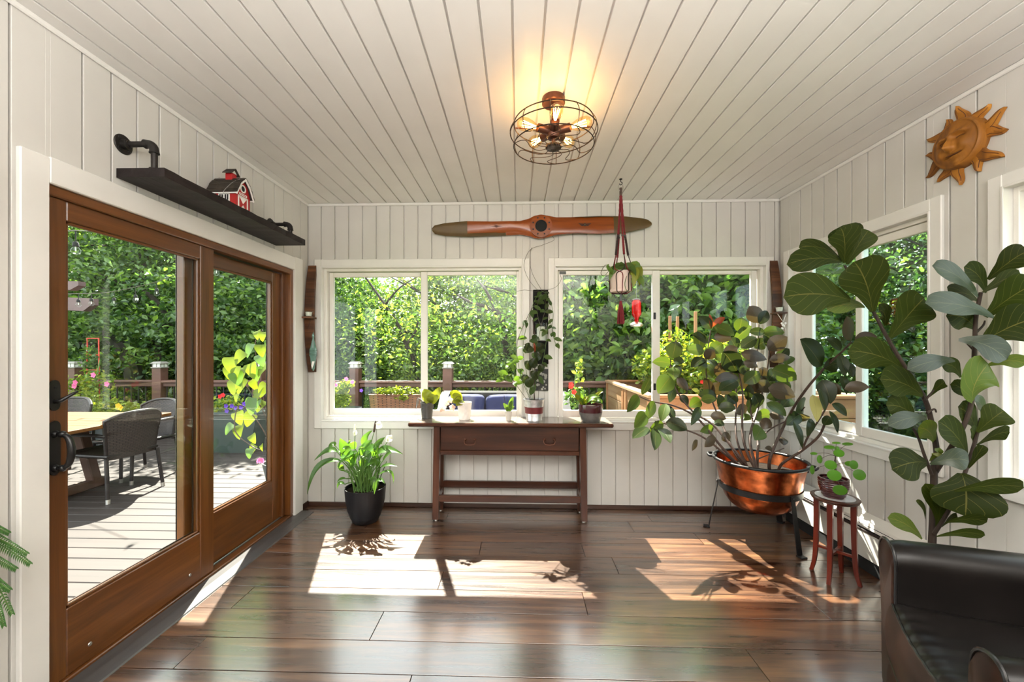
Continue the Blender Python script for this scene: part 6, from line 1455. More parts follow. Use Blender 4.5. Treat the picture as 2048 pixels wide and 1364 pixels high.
# ================================================================== OUTSIDE
DZ = -0.02                                              # deck level
RY = 6.42                                               # railing line
struct(MB().grid(lambda u, v: Vector((-45 + 90 * u, -20 + 80 * v, -1.7 + 0.15 * math.sin(u * 40) * math.sin(v * 31))), 60, 60).obj('ground', 'lawn'))
deck = struct(MB().box((-9.5, 0.3, -0.35), (4.6, 6.75, DZ - 0.045)).obj('deck', 'clad', origin=(0, 0, DZ)))
def deck_board(x0, x1, y0, y1): return MB().cbox((x0, y0, DZ - 0.045), (x1, y1, DZ), 0.004).obj('deck_board', 'deck', deck)
y = 0.3
while y < 6.7:
    if y + 0.14 > D + 0.16:
        deck_board(-9.5, -5.02, y, y + 0.134); deck_board(-4.90, -0.8, y, y + 0.134); deck_board(-0.795, 4.6, y, y + 0.134)
    else:
        deck_board(-9.5, -5.02, y, y + 0.134); deck_board(-4.90, XL - 0.16, y, y + 0.134)
    y += 0.140
MB().cbox((-5.015, 0.3, DZ - 0.045), (-4.905, 6.7, DZ + 0.001), 0.004).obj('edge_board', 'deck', deck)
# railing
rl = thing('deck_railing', 'brown deck railing with black balusters running behind the deck', 'railing', (-3.0, RY, DZ))
RT = 0.905
posts = [-7.3, -5.86, -4.20, -2.62, -1.12, 1.48]
for a, b in zip(posts[:-1], posts[1:]):
    MB().cbox((a + 0.075, RY - 0.07, RT - 0.036), (b - 0.075, RY + 0.07, RT), 0.006).obj('top_rail', 'rail', rl)
    MB().cbox((a + 0.075, RY - 0.035, RT - 0.10), (b - 0.075, RY + 0.035, RT - 0.04), 0.006).obj('sub_rail', 'rail', rl)
    MB().cbox((a + 0.075, RY - 0.035, 0.085), (b - 0.075, RY + 0.035, 0.15), 0.006).obj('bottom_rail', 'rail', rl)
    n_ = int((b - a) / 0.115)
    for k in range(1, n_):
        x = a + (b - a) * k / n_
        MB().tube([(x, RY, 0.14), (x, RY, RT - 0.09)], 0.011, 6).obj('baluster', 'black', rl)
for x in posts[:-1]:
    pz1 = 1.105
    po = MB().cbox((x - 0.075, RY - 0.075, DZ), (x + 0.075, RY + 0.075, pz1), 0.006).obj('post', 'rail', rl)
    MB().cbox((x - 0.085, RY - 0.085, pz1), (x + 0.085, RY + 0.085, pz1 + 0.018), 0.004).obj('cap_base', 'cap', po)
    MB().cbox((x - 0.066, RY - 0.066, pz1 + 0.018), (x + 0.066, RY + 0.066, pz1 + 0.075), 0.002).obj('lamp_lens', 'lens', po)
    mb = MB()
    for sx in (-1, 0, 1):
        for sy in (-1, 0, 1):
            if sx or sy: mb.box((x + sx * 0.064 - 0.006, RY + sy * 0.064 - 0.006, pz1 + 0.018), (x + sx * 0.064 + 0.006, RY + sy * 0.064 + 0.006, pz1 + 0.075))
    mb.obj('cap_frame', 'cap', po)
    MB().add([(x - 0.092, RY - 0.092, pz1 + 0.075), (x + 0.092, RY - 0.092, pz1 + 0.075), (x + 0.092, RY + 0.092, pz1 + 0.075), (x - 0.092, RY + 0.092, pz1 + 0.075), (x - 0.06, RY - 0.06, pz1 + 0.105), (x + 0.06, RY - 0.06, pz1 + 0.105), (x + 0.06, RY + 0.06, pz1 + 0.105), (x - 0.06, RY + 0.06, pz1 + 0.105)],
             [(3, 2, 1, 0), (4, 5, 6, 7), (0, 1, 5, 4), (1, 2, 6, 5), (2, 3, 7, 6), (3, 0, 4, 7)]).obj('cap_roof', 'cap', po)
# dining table
tb = thing('outdoor_table', 'orange teak dining table with a trestle base on the deck', 'table', (-4.95, 3.85, DZ))
tx0, tx1, ty0, ty1, tz = -6.3, -3.83, 3.30, 4.34, 0.715
for k in range(8):
    a = ty0 + (ty1 - ty0) * k / 8; b = ty0 + (ty1 - ty0) * (k + 1) / 8
    MB().cbox((tx0, a + 0.002, tz - 0.032), (tx1 - 0.10, b - 0.002, tz), 0.003).obj('top_slat', 'teak', tb)
MB().cbox((tx1 - 0.098, ty0, tz - 0.034), (tx1, ty1, tz + 0.0005), 0.004).obj('end_board', 'teak', tb)
for x in (-4.42, -5.8):
    MB().cbox((x - 0.05, ty0 + 0.15, DZ), (x + 0.05, ty1 - 0.15, DZ + 0.08), 0.01).obj('foot', 'teak_leg', tb)
    for s in (-1, 1):
        yc = (ty0 + ty1) / 2
        mm = Matrix.Translation((x, yc + s * 0.17, (DZ + tz) / 2 + 0.02)) @ Matrix.Rotation(s * R(14), 4, 'X')
        MB().cbox((-0.045, -0.045, -0.33), (0.045, 0.045, 0.33), 0.008, mm).obj('leg', 'teak_leg', tb)
    MB().cbox((x - 0.045, ty0 + 0.12, tz - 0.10), (x + 0.045, ty1 - 0.12, tz - 0.033), 0.006).obj('cleat', 'teak_leg', tb)
MB().cbox((-5.8, 3.78, 0.22), (-4.42, 3.86, 0.30), 0.006).obj('stretcher', 'teak_leg', tb)
# wicker chairs: built facing +Y, then turned
def wicker_chair(label, loc, rz):
    o = thing('wicker_armchair', label, 'chair', (0, 0, 0), 'wicker chairs around the outdoor table')
    w, d, sh_, bh = 0.25, 0.24, 0.425, 0.83
    def back(u, v):
        x = (u * 2 - 1); z = sh_ - 0.04 + (bh - sh_ + 0.04) * v
        wd = w * (0.86 + 0.16 * v)
        top_cut = (1 - 0.16 * abs(x) ** 3) if v > 0.6 else 1
        z = sh_ - 0.04 + (z - (sh_ - 0.04)) * (top_cut * (v > 0.6) + (v <= 0.6))
        return Vector((x * wd, -d - 0.015 - 0.10 * v + 0.07 * x * x * (0.4 + v), z))
    mb = MB().grid(back, 18, 14).grid(lambda u, v: back(u, v) + Vector((0, 0.018, 0)), 18, 14)
    mb.obj('backrest', 'wicker', o, 'all')
    edge = [back(0, k / 10) for k in range(11)] + [back(k / 12, 1) for k in range(1, 12)] + [back(1, 1 - k / 10) for k in range(11)]
    MB().tube([e + Vector((0, 0.009, 0)) for e in edge], 0.016, 8).obj('back_frame', 'wicker_frame', o, True)
    def st_(u, v): return Vector(((u * 2 - 1) * w * (0.90 + 0.12 * v), -d + 0.50 * v, sh_ - 0.03 * math.sin(math.pi * v) * math.sin(math.pi * u) + 0.01 * v))
    MB().grid(st_, 14, 14).grid(lambda u, v: st_(u, v) - Vector((0, 0, 0.02)), 14, 14).obj('seat', 'wicker', o, 'all')
    MB().tube([st_(0, k / 8) for k in range(9)] + [st_(k / 8, 1) for k in range(1, 9)] + [st_(1, 1 - k / 8) for k in range(1, 9)] + [st_(1 - k / 8, 0) for k in range(1, 8)], 0.015, 8, True).obj('seat_frame', 'wicker_frame', o, True)
    for s in (-1, 1):
        for (a, b) in (((s * w * 0.93, -d + 0.0, sh_ - 0.02), (s * (w * 0.93 + 0.02), -d - 0.05, 0.0)), ((s * w, d + 0.0, sh_ + 0.01), (s * (w + 0.012), d + 0.02, 0.0))):
            a = Vector(a); b = Vector(b)
            lg = MB().tube([a, b], 0.0165, 9).obj('leg', 'wicker_frame', o, True)
            MB().tube([a.lerp(b, 0.90), b], 0.0178, 9).obj('foot_cap', 'steel', lg, True)
        MB().tube(bez([back((s + 1) / 2, 0.62) + Vector((0, 0.01, 0)), Vector((s * (w + 0.045), -d + 0.10, sh_ + 0.215)), Vector((s * (w + 0.05), 0.10, sh_ + 0.205)), Vector((s * (w + 0.03), d - 0.02, sh_ + 0.15)), Vector((s * w, d + 0.005, sh_ + 0.0))], 6), 0.016, 8).obj('arm', 'wicker_frame', o, True)
    o.location = loc; o.rotation_euler = (0, 0, rz); return o
def copy_tree(o, label, loc, rz):
    c_ = o.copy(); COL.objects.link(c_); c_.location = loc; c_.rotation_euler = (0, 0, rz); c_['label'] = label
    for ch in list(o.children):
        k = ch.copy(); COL.objects.link(k); k.parent = c_
        for g_ in list(ch.children):
            k2 = g_.copy(); COL.objects.link(k2); k2.parent = k
    return c_
wc = wicker_chair('brown wicker armchair nearest the sliding door, its back turned to the room', (-4.04, 3.90, DZ), R(82))
copy_tree(wc, 'brown wicker armchair at the far side of the teak table, near the railing post', (-4.30, 4.42, DZ), R(180 - 8))
copy_tree(wc, 'brown wicker armchair at the far side of the teak table, beside the red trellis', (-5.45, 4.50, DZ), R(180))
# sofa with navy cushions
sx0, sx1, sy0, sy1 = at_y(882, 800, 5.75).x, at_y(1137, 800, 5.75).x, 5.15, 5.95
so = thing('wicker_sofa', 'dark wicker outdoor sofa on the deck under the left window', 'sofa', ((sx0 + sx1) / 2, 5.55, DZ))
MB().cbox((sx0, sy1 - 0.10, 0.10), (sx1, sy1, 0.80), 0.02).obj('backrest', 'wicker', so)
for nm, a, b in (('arm', sx0, sx0 + 0.12), ('arm', sx1 - 0.12, sx1)):
    MB().prism([(sy0, 0.08), (sy1 - 0.10, 0.08), (sy1 - 0.10, 0.79), (sy1 - 0.25, 0.76), (sy1 - 0.45, 0.60), (sy0, 0.56)], a, b, lambda u, v, h: Vector((h, u, v))).obj(nm, 'wicker', so)
MB().cbox((sx0 + 0.12, sy0, 0.10), (sx1 - 0.12, sy1 - 0.10, 0.32), 0.02).obj('seat_base', 'wicker', so)
for x in (sx0 + 0.06, sx1 - 0.06):
    for y_ in (sy0 + 0.06, sy1 - 0.06): MB().tube([(x, y_, DZ), (x, y_, 0.1)], 0.025, 8).obj('leg', 'wicker_frame', so)
def pillow(x0, x1, y0, y1, z0, z1, name, label):
    c_ = Vector(((x0 + x1) / 2, (y0 + y1) / 2, (z0 + z1) / 2)); hx_, hy_, hz_ = (x1 - x0) / 2, (y1 - y0) / 2, (z1 - z0) / 2
    def fn(u, v):
        a, b = 2 * math.pi * u, math.pi * (v - 0.5)
        ca, sa, cb, sb = math.cos(a), math.sin(a), math.cos(b), math.sin(b)
        e = lambda t, p_: math.copysign(abs(t) ** p_, t)
        return c_ + Vector((hx_ * e(ca, 0.35) * e(cb, 0.3), hy_ * e(sa, 0.6) * e(cb, 0.4), hz_ * e(sb, 0.35)))
    return tag(MB().grid(fn, 32, 18, True).obj(name, 'cushion', None, True), label, 'cushion')
xm = at_y(970.5, 800, 5.7).x; xl_ = at_y(895, 800, 5.7).x
pillow(xl_, xm - 0.01, 5.62, 5.86, 0.42, 0.765, 'back_cushion', 'navy blue back cushion at the left end of the wicker sofa')
pillow(xm, sx1 - 0.13, 5.62, 5.86, 0.42, 0.765, 'back_cushion', 'navy blue back cushion at the right end of the wicker sofa')
pillow(sx0 + 0.13, sx1 - 0.13, 5.17, 5.68, 0.32, 0.45, 'seat_cushion', 'long navy blue seat cushion of the wicker sofa')
# ------------------------------------------------------------------ greenery helpers
def leaf_cloud(name, mat, n, fn, size, parent=None, origin=None, seed=1, up=0.6, kind='stuff', aspect=0.55):
    """n small folded leaves; fn(rng, n) -> centres (n, 3). Real mesh, one object"""
    rng = np.random.default_rng(seed)
    c_ = fn(rng, n); n = len(c_)
    s = size * rng.uniform(0.6, 1.3, n)
    nr = rng.normal(size=(n, 3)); nr[:, 2] += up * 2; nr /= np.linalg.norm(nr, axis=1)[:, None]
    t = rng.normal(size=(n, 3)); t[:, 2] -= 0.3; t -= nr * (t * nr).sum(1)[:, None]; t /= np.linalg.norm(t, axis=1)[:, None]
    b = np.cross(nr, t)
    w = aspect * s
    v = np.empty((n, 6, 3))
    v[:, 0] = c_ - t * s[:, None] * 0.5
    v[:, 1] = c_ - b * w[:, None] * 0.5 + nr * (s * 0.10)[:, None] - t * (s * 0.08)[:, None]
    v[:, 2] = c_ + b * w[:, None] * 0.5 + nr * (s * 0.10)[:, None] - t * (s * 0.08)[:, None]
    v[:, 3] = c_ + t * s[:, None] * 0.5 - nr * (s * 0.12)[:, None]
    v[:, 4] = c_ - b * w[:, None] * 0.36 + nr * (s * 0.04)[:, None] + t * (s * 0.24)[:, None]
    v[:, 5] = c_ + b * w[:, None] * 0.36 + nr * (s * 0.04)[:, None] + t * (s * 0.24)[:, None]
    base = (np.arange(n) * 6)[:, None]
    f = np.concatenate([base + np.array([[0, 3, 4, 1]]), base + np.array([[0, 2, 5, 3]])], axis=1).reshape(-1)
    o0 = wloc(parent) if parent is not None else Vector(origin or (0, 0, 0))
    vv = (v.reshape(-1, 3) - np.array(o0)).astype(np.float32)
    me = bpy.data.meshes.new(name)
    me.vertices.add(n * 6); me.vertices.foreach_set('co', vv.reshape(-1))
    me.loops.add(n * 8); me.loops.foreach_set('vertex_index', f.astype(np.int32))
    me.polygons.add(n * 2); me.polygons.foreach_set('loop_start', np.arange(n * 2, dtype=np.int32) * 4)
    me.polygons.foreach_set('loop_total', np.full(n * 2, 4, dtype=np.int32))
    me.update(calc_edges=True); me.validate()
    me.materials.append(M[mat])
    o = bpy.data.objects.new(name, me); COL.objects.link(o)
    if parent is not None: o.parent = parent
    else: o.location = o0
    if kind: o['kind'] = kind
    return o
def ell(c_, r_):
    c_ = np.array(c_); r_ = np.array(r_)
    def fn(rng, n):
        d = rng.normal(size=(n, 3)); d /= np.linalg.norm(d, axis=1)[:, None]
        return c_ + d * r_ * (rng.random(n) ** 0.45)[:, None]
    return fn
def plant(name, label, cat, base, clouds, stems_=None, flowers=None, seed=1):
    o = thing(name, label, cat, base)
    for i, (mat, n, c_, r_, sz) in enumerate(clouds): leaf_cloud('foliage', mat, n, ell(c_, r_), sz, o, seed=seed + i)
    for (mat, pts, sz) in (flowers or []):
        for q in pts:
            mb = MB(); q = Vector(q)
            for k in range(5):
                a = 2 * math.pi * k / 5; d = Vector((math.cos(a), -0.3, math.sin(a)))
                leaf_into(mb, q, q + d * sz * 0.5, q + d * sz, sz * 0.9, 'oval', (0, -1, 0.2), 0.2, nl=4, nw=2)
            mb.obj('flower', mat, o, True, fix=False)
    for (pts, r_) in (stems_ or []): MB().tube(pts, r_, 5).obj('stem', 'stem_green', o, True)
    return o
# wicker rail box
bq0, bq1 = at_y(742, 800, 6.22), at_y(850, 800, 6.22)
zt_, zb_ = at_y(790, 789, 6.22).z, at_y(790, 816, 6.22).z
pb_ = plant('rail_planter', 'honey wicker planter box of lime leaves hung on the deck railing', 'planter', ((bq0.x + bq1.x) / 2, 6.24, zb_),
            [('lime', 420, ((bq0.x + bq1.x) / 2, 6.22, zt_ + 0.05), ((bq1.x - bq0.x) / 2, 0.12, 0.085), 0.05), ('lime', 40, (bq0.x + 0.52, 6.10, zt_ - 0.03), (0.12, 0.04, 0.06), 0.05)], seed=11)
mb = MB()
vsx = [(bq0.x + 0.02, 6.14), (bq1.x - 0.02, 6.14), (bq1.x - 0.02, 6.34), (bq0.x + 0.02, 6.34)]
def bxw(u, v):
    k = u * 4; i = int(k) % 4; f = k - int(k); a = vsx[i]; b = vsx[(i + 1) % 4]
    g_ = 1 + 0.06 * v; cx_, cy_ = (bq0.x + bq1.x) / 2, 6.24
    x, y_ = a[0] + (b[0] - a[0]) * f, a[1] + (b[1] - a[1]) * f
    return Vector((cx_ + (x - cx_) * g_, cy_ + (y_ - cy_) * g_, zb_ + (zt_ - zb_) * v))
mb.grid(bxw, 16, 6, True).add([bxw(k / 4, 0.02) for k in range(4)], [(0, 1, 2, 3)]).add([bxw(k / 4, 0.85) for k in range(4)], [(0, 1, 2, 3)]).obj('basket', 'basket', pb_)
MB().tube([bxw(k / 16, 1.0) for k in range(16)], 0.012, 7, True).obj('braided_rim', 'basket', pb_, True)
def bxp(px, py, Y): return at_y(px, py, Y)
# flower pot by the left post
q = bxp(690, 815, 5.9)
fp = plant('potted_flowers', 'pink flowering plant in a dark pot by the railing, seen in the left window', 'potted plant', (q.x, 5.9, DZ),
      [('lime', 260, tuple(bxp(680, 800, 5.9)), (0.17, 0.12, 0.15), 0.055), ('herb', 240, tuple(bxp(676, 782, 5.9)), (0.16, 0.12, 0.13), 0.06), ('herb', 70, tuple(bxp(695, 768, 5.9)), (0.10, 0.1, 0.10), 0.06)],
      flowers=[('pink', [bxp(667, 763, 5.85), bxp(693, 758, 5.85), bxp(705, 764, 5.82), bxp(672, 770, 5.8)], 0.035), ('purple', [bxp(723, 781, 5.95)], 0.03)], seed=21)
MB().lathe(pot_lathe([(0.10, DZ), (0.16, 0.52), (0.165, 0.54)], 0.01, 0.05), (bxp(700, 800, 5.95).x, 5.95, 0), 24, cap=True).obj('pot', 'greypot', fp, True)
# red hibiscus at the left of the right window
q = bxp(1147, 790, 4.6)
hb = plant('potted_hibiscus', 'red-flowered shrub in a dark pot outside, behind the burgundy bowl', 'potted plant', (q.x, 4.6, DZ),
      [('tree_b', 130, tuple(bxp(1150, 795, 4.6)), (0.12, 0.10, 0.14), 0.06), ('herb', 60, tuple(bxp(1158, 742, 4.6)), (0.06, 0.06, 0.16), 0.06)], stems_=[([bxp(1148, 830, 4.6), bxp(1150, 760, 4.6), bxp(1158, 720, 4.6)], 0.006)],
      flowers=[('redflower', [bxp(1142, 773, 4.55), bxp(1148, 784, 4.5), bxp(1142, 769, 4.6)], 0.032)], seed=31)
MB().lathe(pot_lathe([(0.11, DZ), (0.16, 0.52), (0.165, 0.55)], 0.01, 0.05), (q.x, 4.6, 0), 24).obj('pot', 'greypot', hb, True)
# raised cedar bed
BX0, BX1, BY0, BY1, BZ1 = 1.40, 3.6, 4.30, 6.36, 0.905
rb = thing('raised_garden_bed', 'raised cedar garden bed outside behind the rubber plant', 'garden bed', (2.5, 5.3, DZ))
bzs = [0.26, 0.475, 0.69, 0.895]
for z0_, z1_ in zip(bzs[:-1], bzs[1:]):
    for x in (BX0, BX1 - 0.035): MB().cbox((x, BY0 + 0.04, z0_ + 0.003), (x + 0.035, BY1 - 0.04, z1_ - 0.003), 0.004).obj('plank', 'cedar', rb)
    for y_ in (BY0, BY1 - 0.035): MB().cbox((BX0 + 0.04, y_, z0_ + 0.003), (BX1 - 0.04, y_ + 0.035, z1_ - 0.003), 0.004).obj('plank', 'cedar_x', rb)
for x in (BX0 - 0.02, BX1 - 0.06):
    for y_ in (BY0 - 0.02, (BY0 + BY1) / 2 - 0.12, (BY0 + BY1) / 2 + 0.02, BY1 - 0.06): MB().cbox((x, y_, DZ), (x + 0.08, y_ + 0.08, BZ1 - 0.01), 0.005).obj('post', 'cedar_z', rb)
for x in (BX0 - 0.03, BX1 - 0.08): MB().cbox((x, BY0 - 0.03, BZ1 - 0.01), (x + 0.11, BY1 + 0.03, BZ1 + 0.025), 0.005).obj('cap_board', 'cedar', rb)
for y_ in (BY0 - 0.03, BY1 - 0.08): MB().cbox((BX0 + 0.08, y_, BZ1 - 0.01), (BX1 - 0.08, y_ + 0.11, BZ1 + 0.025), 0.005).obj('cap_board', 'cedar_x', rb)
MB().box((BX0 + 0.04, BY0 + 0.04, 0.60), (BX1 - 0.04, BY1 - 0.04, 0.80)).obj('soil', 'soil', rb)
MB().box((BX0 + 0.036, BY0 + 0.036, 0.24), (BX1 - 0.036, BY1 - 0.036, 0.60)).obj('lining', 'dark', rb)
labs = ['cedar stake standing leftmost in the tomato plants of the raised bed', 'cedar stake standing second from left in the tomato plants of the raised bed', 'tall cedar stake standing rightmost in the tomato plants of the raised bed']
for (px, pt_, Y), lb in zip(((1340, 632, 5.3), (1355, 633, 5.4), (1391, 623, 5.1)), labs):
    q = bxp(px, pt_, Y); tag(MB().cbox((q.x - 0.016, Y - 0.016, 0.78), (q.x + 0.016, Y + 0.016, q.z), 0.003).obj('garden_stake', 'cedar_z'), lb, 'stake', 'stakes in the raised bed')
tl = ['bushy tomato plant at the left of the raised bed', 'bushy tomato plant around the two short stakes in the raised bed', 'bushy tomato plant around the tall stake in the raised bed', 'bushy tomato plant at the right end of the raised bed behind the rubber plant']
for (px, py, Y, rx, rz_, n_), lb in zip(((1300, 735, 5.9, 0.26, 0.30, 500), (1350, 720, 5.3, 0.26, 0.42, 800), (1395, 740, 5.0, 0.26, 0.38, 800), (1460, 735, 5.1, 0.34, 0.42, 900)), tl):
    q = bxp(px, py, Y)
    o = plant('tomato_plant', lb, 'plant', (q.x, Y, 0.79), [('herb', n_, tuple(q), (rx, 0.28, rz_), 0.075)], stems_=[([(q.x, Y, 0.79), (q.x + 0.02, Y, q.z), (q.x, Y, q.z + rz_ * 0.7)], 0.008)],
              flowers=[('redflower', [q + Vector((random.uniform(-0.2, 0.2), -0.26, random.uniform(-0.2, 0.2))) for _ in range(3)], 0.025), ('yellow', [q + Vector((random.uniform(-0.2, 0.2), -0.26, random.uniform(-0.2, 0.2))) for _ in range(2)], 0.02)], seed=40 + px)
    o['group'] = 'tomato plants in the raised bed'
# hummingbird feeder
fq = bxp(1273, 650, 3.86); FYv = 3.86
hf = thing('hummingbird_feeder', 'red hummingbird feeder hanging outside the right window beside the tassel', 'bird feeder', (fq.x, FYv, fq.z))
zf = lambda py: bxp(1273, py, FYv).z
MB().lathe([(0.0005, zf(598)), (0.034, zf(598)), (0.046, zf(600)), (0.047, zf(606)), (0.044, zf(610)), (0.047, zf(613)), (0.047, zf(625)), (0.044, zf(630)), (0.022, zf(636)), (0.020, zf(644)), (0.0005, zf(645))], (fq.x, FYv, 0), 24, cap=False).obj('bottle', 'nectar', hf, True)
MB().lathe([(0.0005, zf(600)), (0.030, zf(601)), (0.040, zf(606)), (0.040, zf(628)), (0.018, zf(636)), (0.016, zf(645)), (0.0005, zf(645.5))], (fq.x, FYv, 0), 20, cap=False).obj('nectar', 'red_plastic', hf, True)
MB().lathe([(0.0005, zf(644)), (0.030, zf(644)), (0.060, zf(648)), (0.062, zf(650)), (0.050, zf(653)), (0.0005, zf(653))], (fq.x, FYv, 0), 28, cap=False).obj('dish', 'steel', hf, True)
for k in range(5):
    a = 2 * math.pi * k / 5; MB().ball((fq.x + 0.042 * math.cos(a), FYv + 0.042 * math.sin(a), zf(647)), 0.009, 8).obj('feeding_port', 'yellow', hf, True)
MB().tube([(fq.x, FYv, zf(598)), (fq.x, FYv, CZ + 0.07)], 0.0015, 5).obj('hanging_wire', 'steel', hf)
# planters and climbers seen through the sliding door
tg = bxp(455, 850, 5.6)
pt = plant('trough_planter', 'dark green trough of petunias on the deck behind the door pane with vines', 'planter', (tg.x, 5.6, DZ), [('herb', 380, (tg.x, 5.6, 0.62), (0.42, 0.16, 0.14), 0.055)],
           flowers=[('purple', [(tg.x + random.uniform(-0.38, 0.38), 5.42, 0.62 + random.uniform(-0.08, 0.10)) for _ in range(8)], 0.035), ('redflower', [tuple(bxp(441, 793, 5.45)), tuple(bxp(447, 790, 5.5))], 0.035), ('pink', [tuple(bxp(470, 786, 5.5))], 0.03)], seed=61)
MB().prism([(-0.42, DZ), (0.42, DZ), (0.52, 0.52), (-0.52, 0.52)], 5.45, 5.75, lambda u, v, h: Vector((tg.x + u, h, v))).obj('trough', 'planter', pt)
MB().cbox((tg.x - 0.535, 5.43, 0.50), (tg.x + 0.535, 5.77, 0.535), 0.005).obj('rim', 'planter', pt)
vx = bxp(538, 985, 3.93)
vp = thing('climbing_vine', 'tall grey pot with a yellow-green heart-leaved vine just outside the far door pane', 'potted plant', (vx.x + 0.10, 3.93, DZ))
MB().lathe(pot_lathe([(0.10, DZ), (0.12, 0.10), (0.155, 0.26), (0.16, 0.30)], 0.01, 0.04), (vx.x + 0.12, 3.93, 0), 28).obj('pot', 'greypot', vp, True)
vb = Vector((vx.x + 0.12, 3.93, 0.27))
for s in ([vb, bxp(540, 860, 3.9), bxp(520, 760, 3.9), bxp(510, 690, 3.9), bxp(525, 660, 3.9)], [vb, bxp(530, 830, 3.85), bxp(490, 770, 3.8), bxp(460, 750, 3.8)], [vb, bxp(520, 850, 3.8), bxp(480, 810, 3.75), bxp(470, 860, 3.7), bxp(500, 890, 3.68), bxp(520, 900, 3.66)]):
    MB().tube(bez(s, 6), 0.005, 6).obj('stem', 'stem_brown', vp, True)
HL = [(470, 757, 30), (462, 728, 34), (488, 715, 28), (475, 745, 32), (505, 700, 30), (515, 670, 20), (527, 672, 20), (500, 740, 32), (515, 745, 30), (488, 770, 34), (470, 772, 34), (505, 770, 30), (520, 720, 28), (460, 745, 26), (478, 790, 26), (520, 790, 32), (510, 810, 34), (528, 812, 26), (475, 835, 28), (478, 862, 30), (466, 858, 24), (505, 838, 28), (503, 878, 20), (510, 898, 20), (502, 905, 20), (523, 895, 14), (522, 700, 26), (535, 740, 30), (540, 690, 24), (490, 745, 26), (535, 780, 30)]
for i, (px, py, s) in enumerate(HL):
    q = bxp(px, py - s * 0.4, 3.82 + random.uniform(-0.06, 0.06)); ln = s * 3.9 / F; d = Vector((random.uniform(-0.6, 0.6), random.uniform(-0.4, 0), -1)).normalized() * ln
    leaf_obj('leaf', vp, 'lime' if i % 4 else 'tree_b', q, q + d * 0.5 + Vector((0, -0.01, 0.01)), q + d, ln * 0.95, 'heart', (random.uniform(-0.5, 0.5), -1, 0.3), 0.15)
q = bxp(522, 916, 3.7); mb = MB()
for k in range(4): leaf_into(mb, q, q + Vector((-0.02 + 0.015 * k, -0.01, -0.02)), q + Vector((-0.03 + 0.02 * k, -0.01, -0.05)), 0.03, 'oval', (0, -1, 0.2), 0.2, nl=4, nw=2)
mb.obj('flower', 'pink', vp, True, fix=False)
# shrubs and trellis by the railing, seen through the near pane
q = bxp(160, 800, 5.6)
ls = plant('lime_shrub', 'round lime green shrub in front of the railing behind the teak table', 'shrub', (q.x, 5.6, DZ), [('lime', 1500, (q.x - 0.1, 5.6, q.z - 0.16), (0.50, 0.40, 0.32), 0.045)], stems_=[([(q.x, 5.6, 0.1), (q.x, 5.6, q.z)], 0.02)], seed=71)
MB().lathe(pot_lathe([(0.20, DZ), (0.26, 0.30), (0.27, 0.34)], 0.012, 0.05), (q.x - 0.1, 5.6, 0), 28).obj('pot', 'greypot', ls, True)
t0 = bxp(186, 700, 6.0)
tr = thing('red_trellis', 'red ladder trellis standing among the flowers by the railing', 'trellis', (t0.x, 6.0, DZ))
for s in (-1, 1): MB().tube([(t0.x + s * 0.11, 6.0, DZ), (t0.x + s * 0.09, 6.0, bxp(186, 677, 6.0).z)], 0.009, 7).obj('upright', 'trellis', tr)
for py in (677, 710, 740, 775, 810): MB().tube([(t0.x - 0.10, 6.0, bxp(186, py, 6.0).z), (t0.x + 0.10, 6.0, bxp(186, py, 6.0).z)], 0.008, 7).obj('rung', 'trellis', tr)
plant('flowering_vine', 'leafy vine with pink flowers climbing the red trellis', 'plant', (t0.x + 0.1, 5.95, DZ), [('herb', 420, tuple(bxp(190, 770, 5.95)), (0.30, 0.15, 0.26), 0.06), ('tree_b', 160, tuple(bxp(180, 720, 6.0)), (0.16, 0.1, 0.30), 0.06), ('herb', 160, tuple(bxp(150, 768, 5.9)), (0.3, 0.15, 0.14), 0.06)], stems_=[([(t0.x + 0.1, 5.95, DZ), bxp(190, 770, 5.95), bxp(200, 720, 5.95)], 0.008)],
      flowers=[('pink', [bxp(188, 750, 5.78), bxp(150, 772, 5.75), bxp(152, 765, 5.75), bxp(215, 768, 5.8)], 0.045)], seed=81)
q = bxp(215, 815, 5.8)
fs_ = plant('potted_shrub', 'loose shrub in a dark pot between the lime shrub and the lamp post', 'shrub', (q.x, 5.8, DZ), [('herb', 260, (q.x, 5.8, q.z), (0.24, 0.2, 0.16), 0.06), ('lime', 120, (q.x + 0.45, 5.8, q.z), (0.2, 0.15, 0.10), 0.07)], stems_=[([(q.x, 5.8, 0.2), (q.x, 5.8, q.z)], 0.012)],
      flowers=[('yellow', [bxp(238, 812, 5.6), bxp(242, 815, 5.6)], 0.05)], seed=91)
MB().lathe(pot_lathe([(0.14, DZ), (0.18, 0.38), (0.19, 0.40)], 0.012, 0.05), (q.x, 5.8, 0), 24).obj('pot', 'greypot', fs_, True)
# pergola beams and string lights
for pts, z0_, z1_, lb in (([(80, 572), (164, 572)], 566, 583, 'upper purple-brown pergola beam end at the left of the door pane'), ([(80, 597), (190, 610)], 590, 615, 'lower purple-brown pergola beam end at the left of the door pane')):
    a = bxp(pts[0][0], pts[0][1], 5.6); b = bxp(pts[1][0], pts[1][1], 5.6); h_ = abs(bxp(100, z0_, 5.6).z - bxp(100, z1_, 5.6).z)
    n_ = Vector((b.x - a.x, 0, 0)).normalized()
    MB().prism([(a.x - 1.5, a.z - h_ / 2), (b.x - 0.12, b.z - h_ / 2), (b.x, b.z), (b.x, b.z + h_ / 2), (a.x - 1.5, a.z + h_ / 2)], 5.55, 5.65, lambda u, v, h: Vector((u, h, v))).obj('pergola_beam', 'pergola')
    o = bpy.context.scene.objects['pergola_beam'] if lb.startswith('upper') else bpy.context.scene.objects['pergola_beam.001']
    tag(o, lb, 'beam', 'pergola beams')
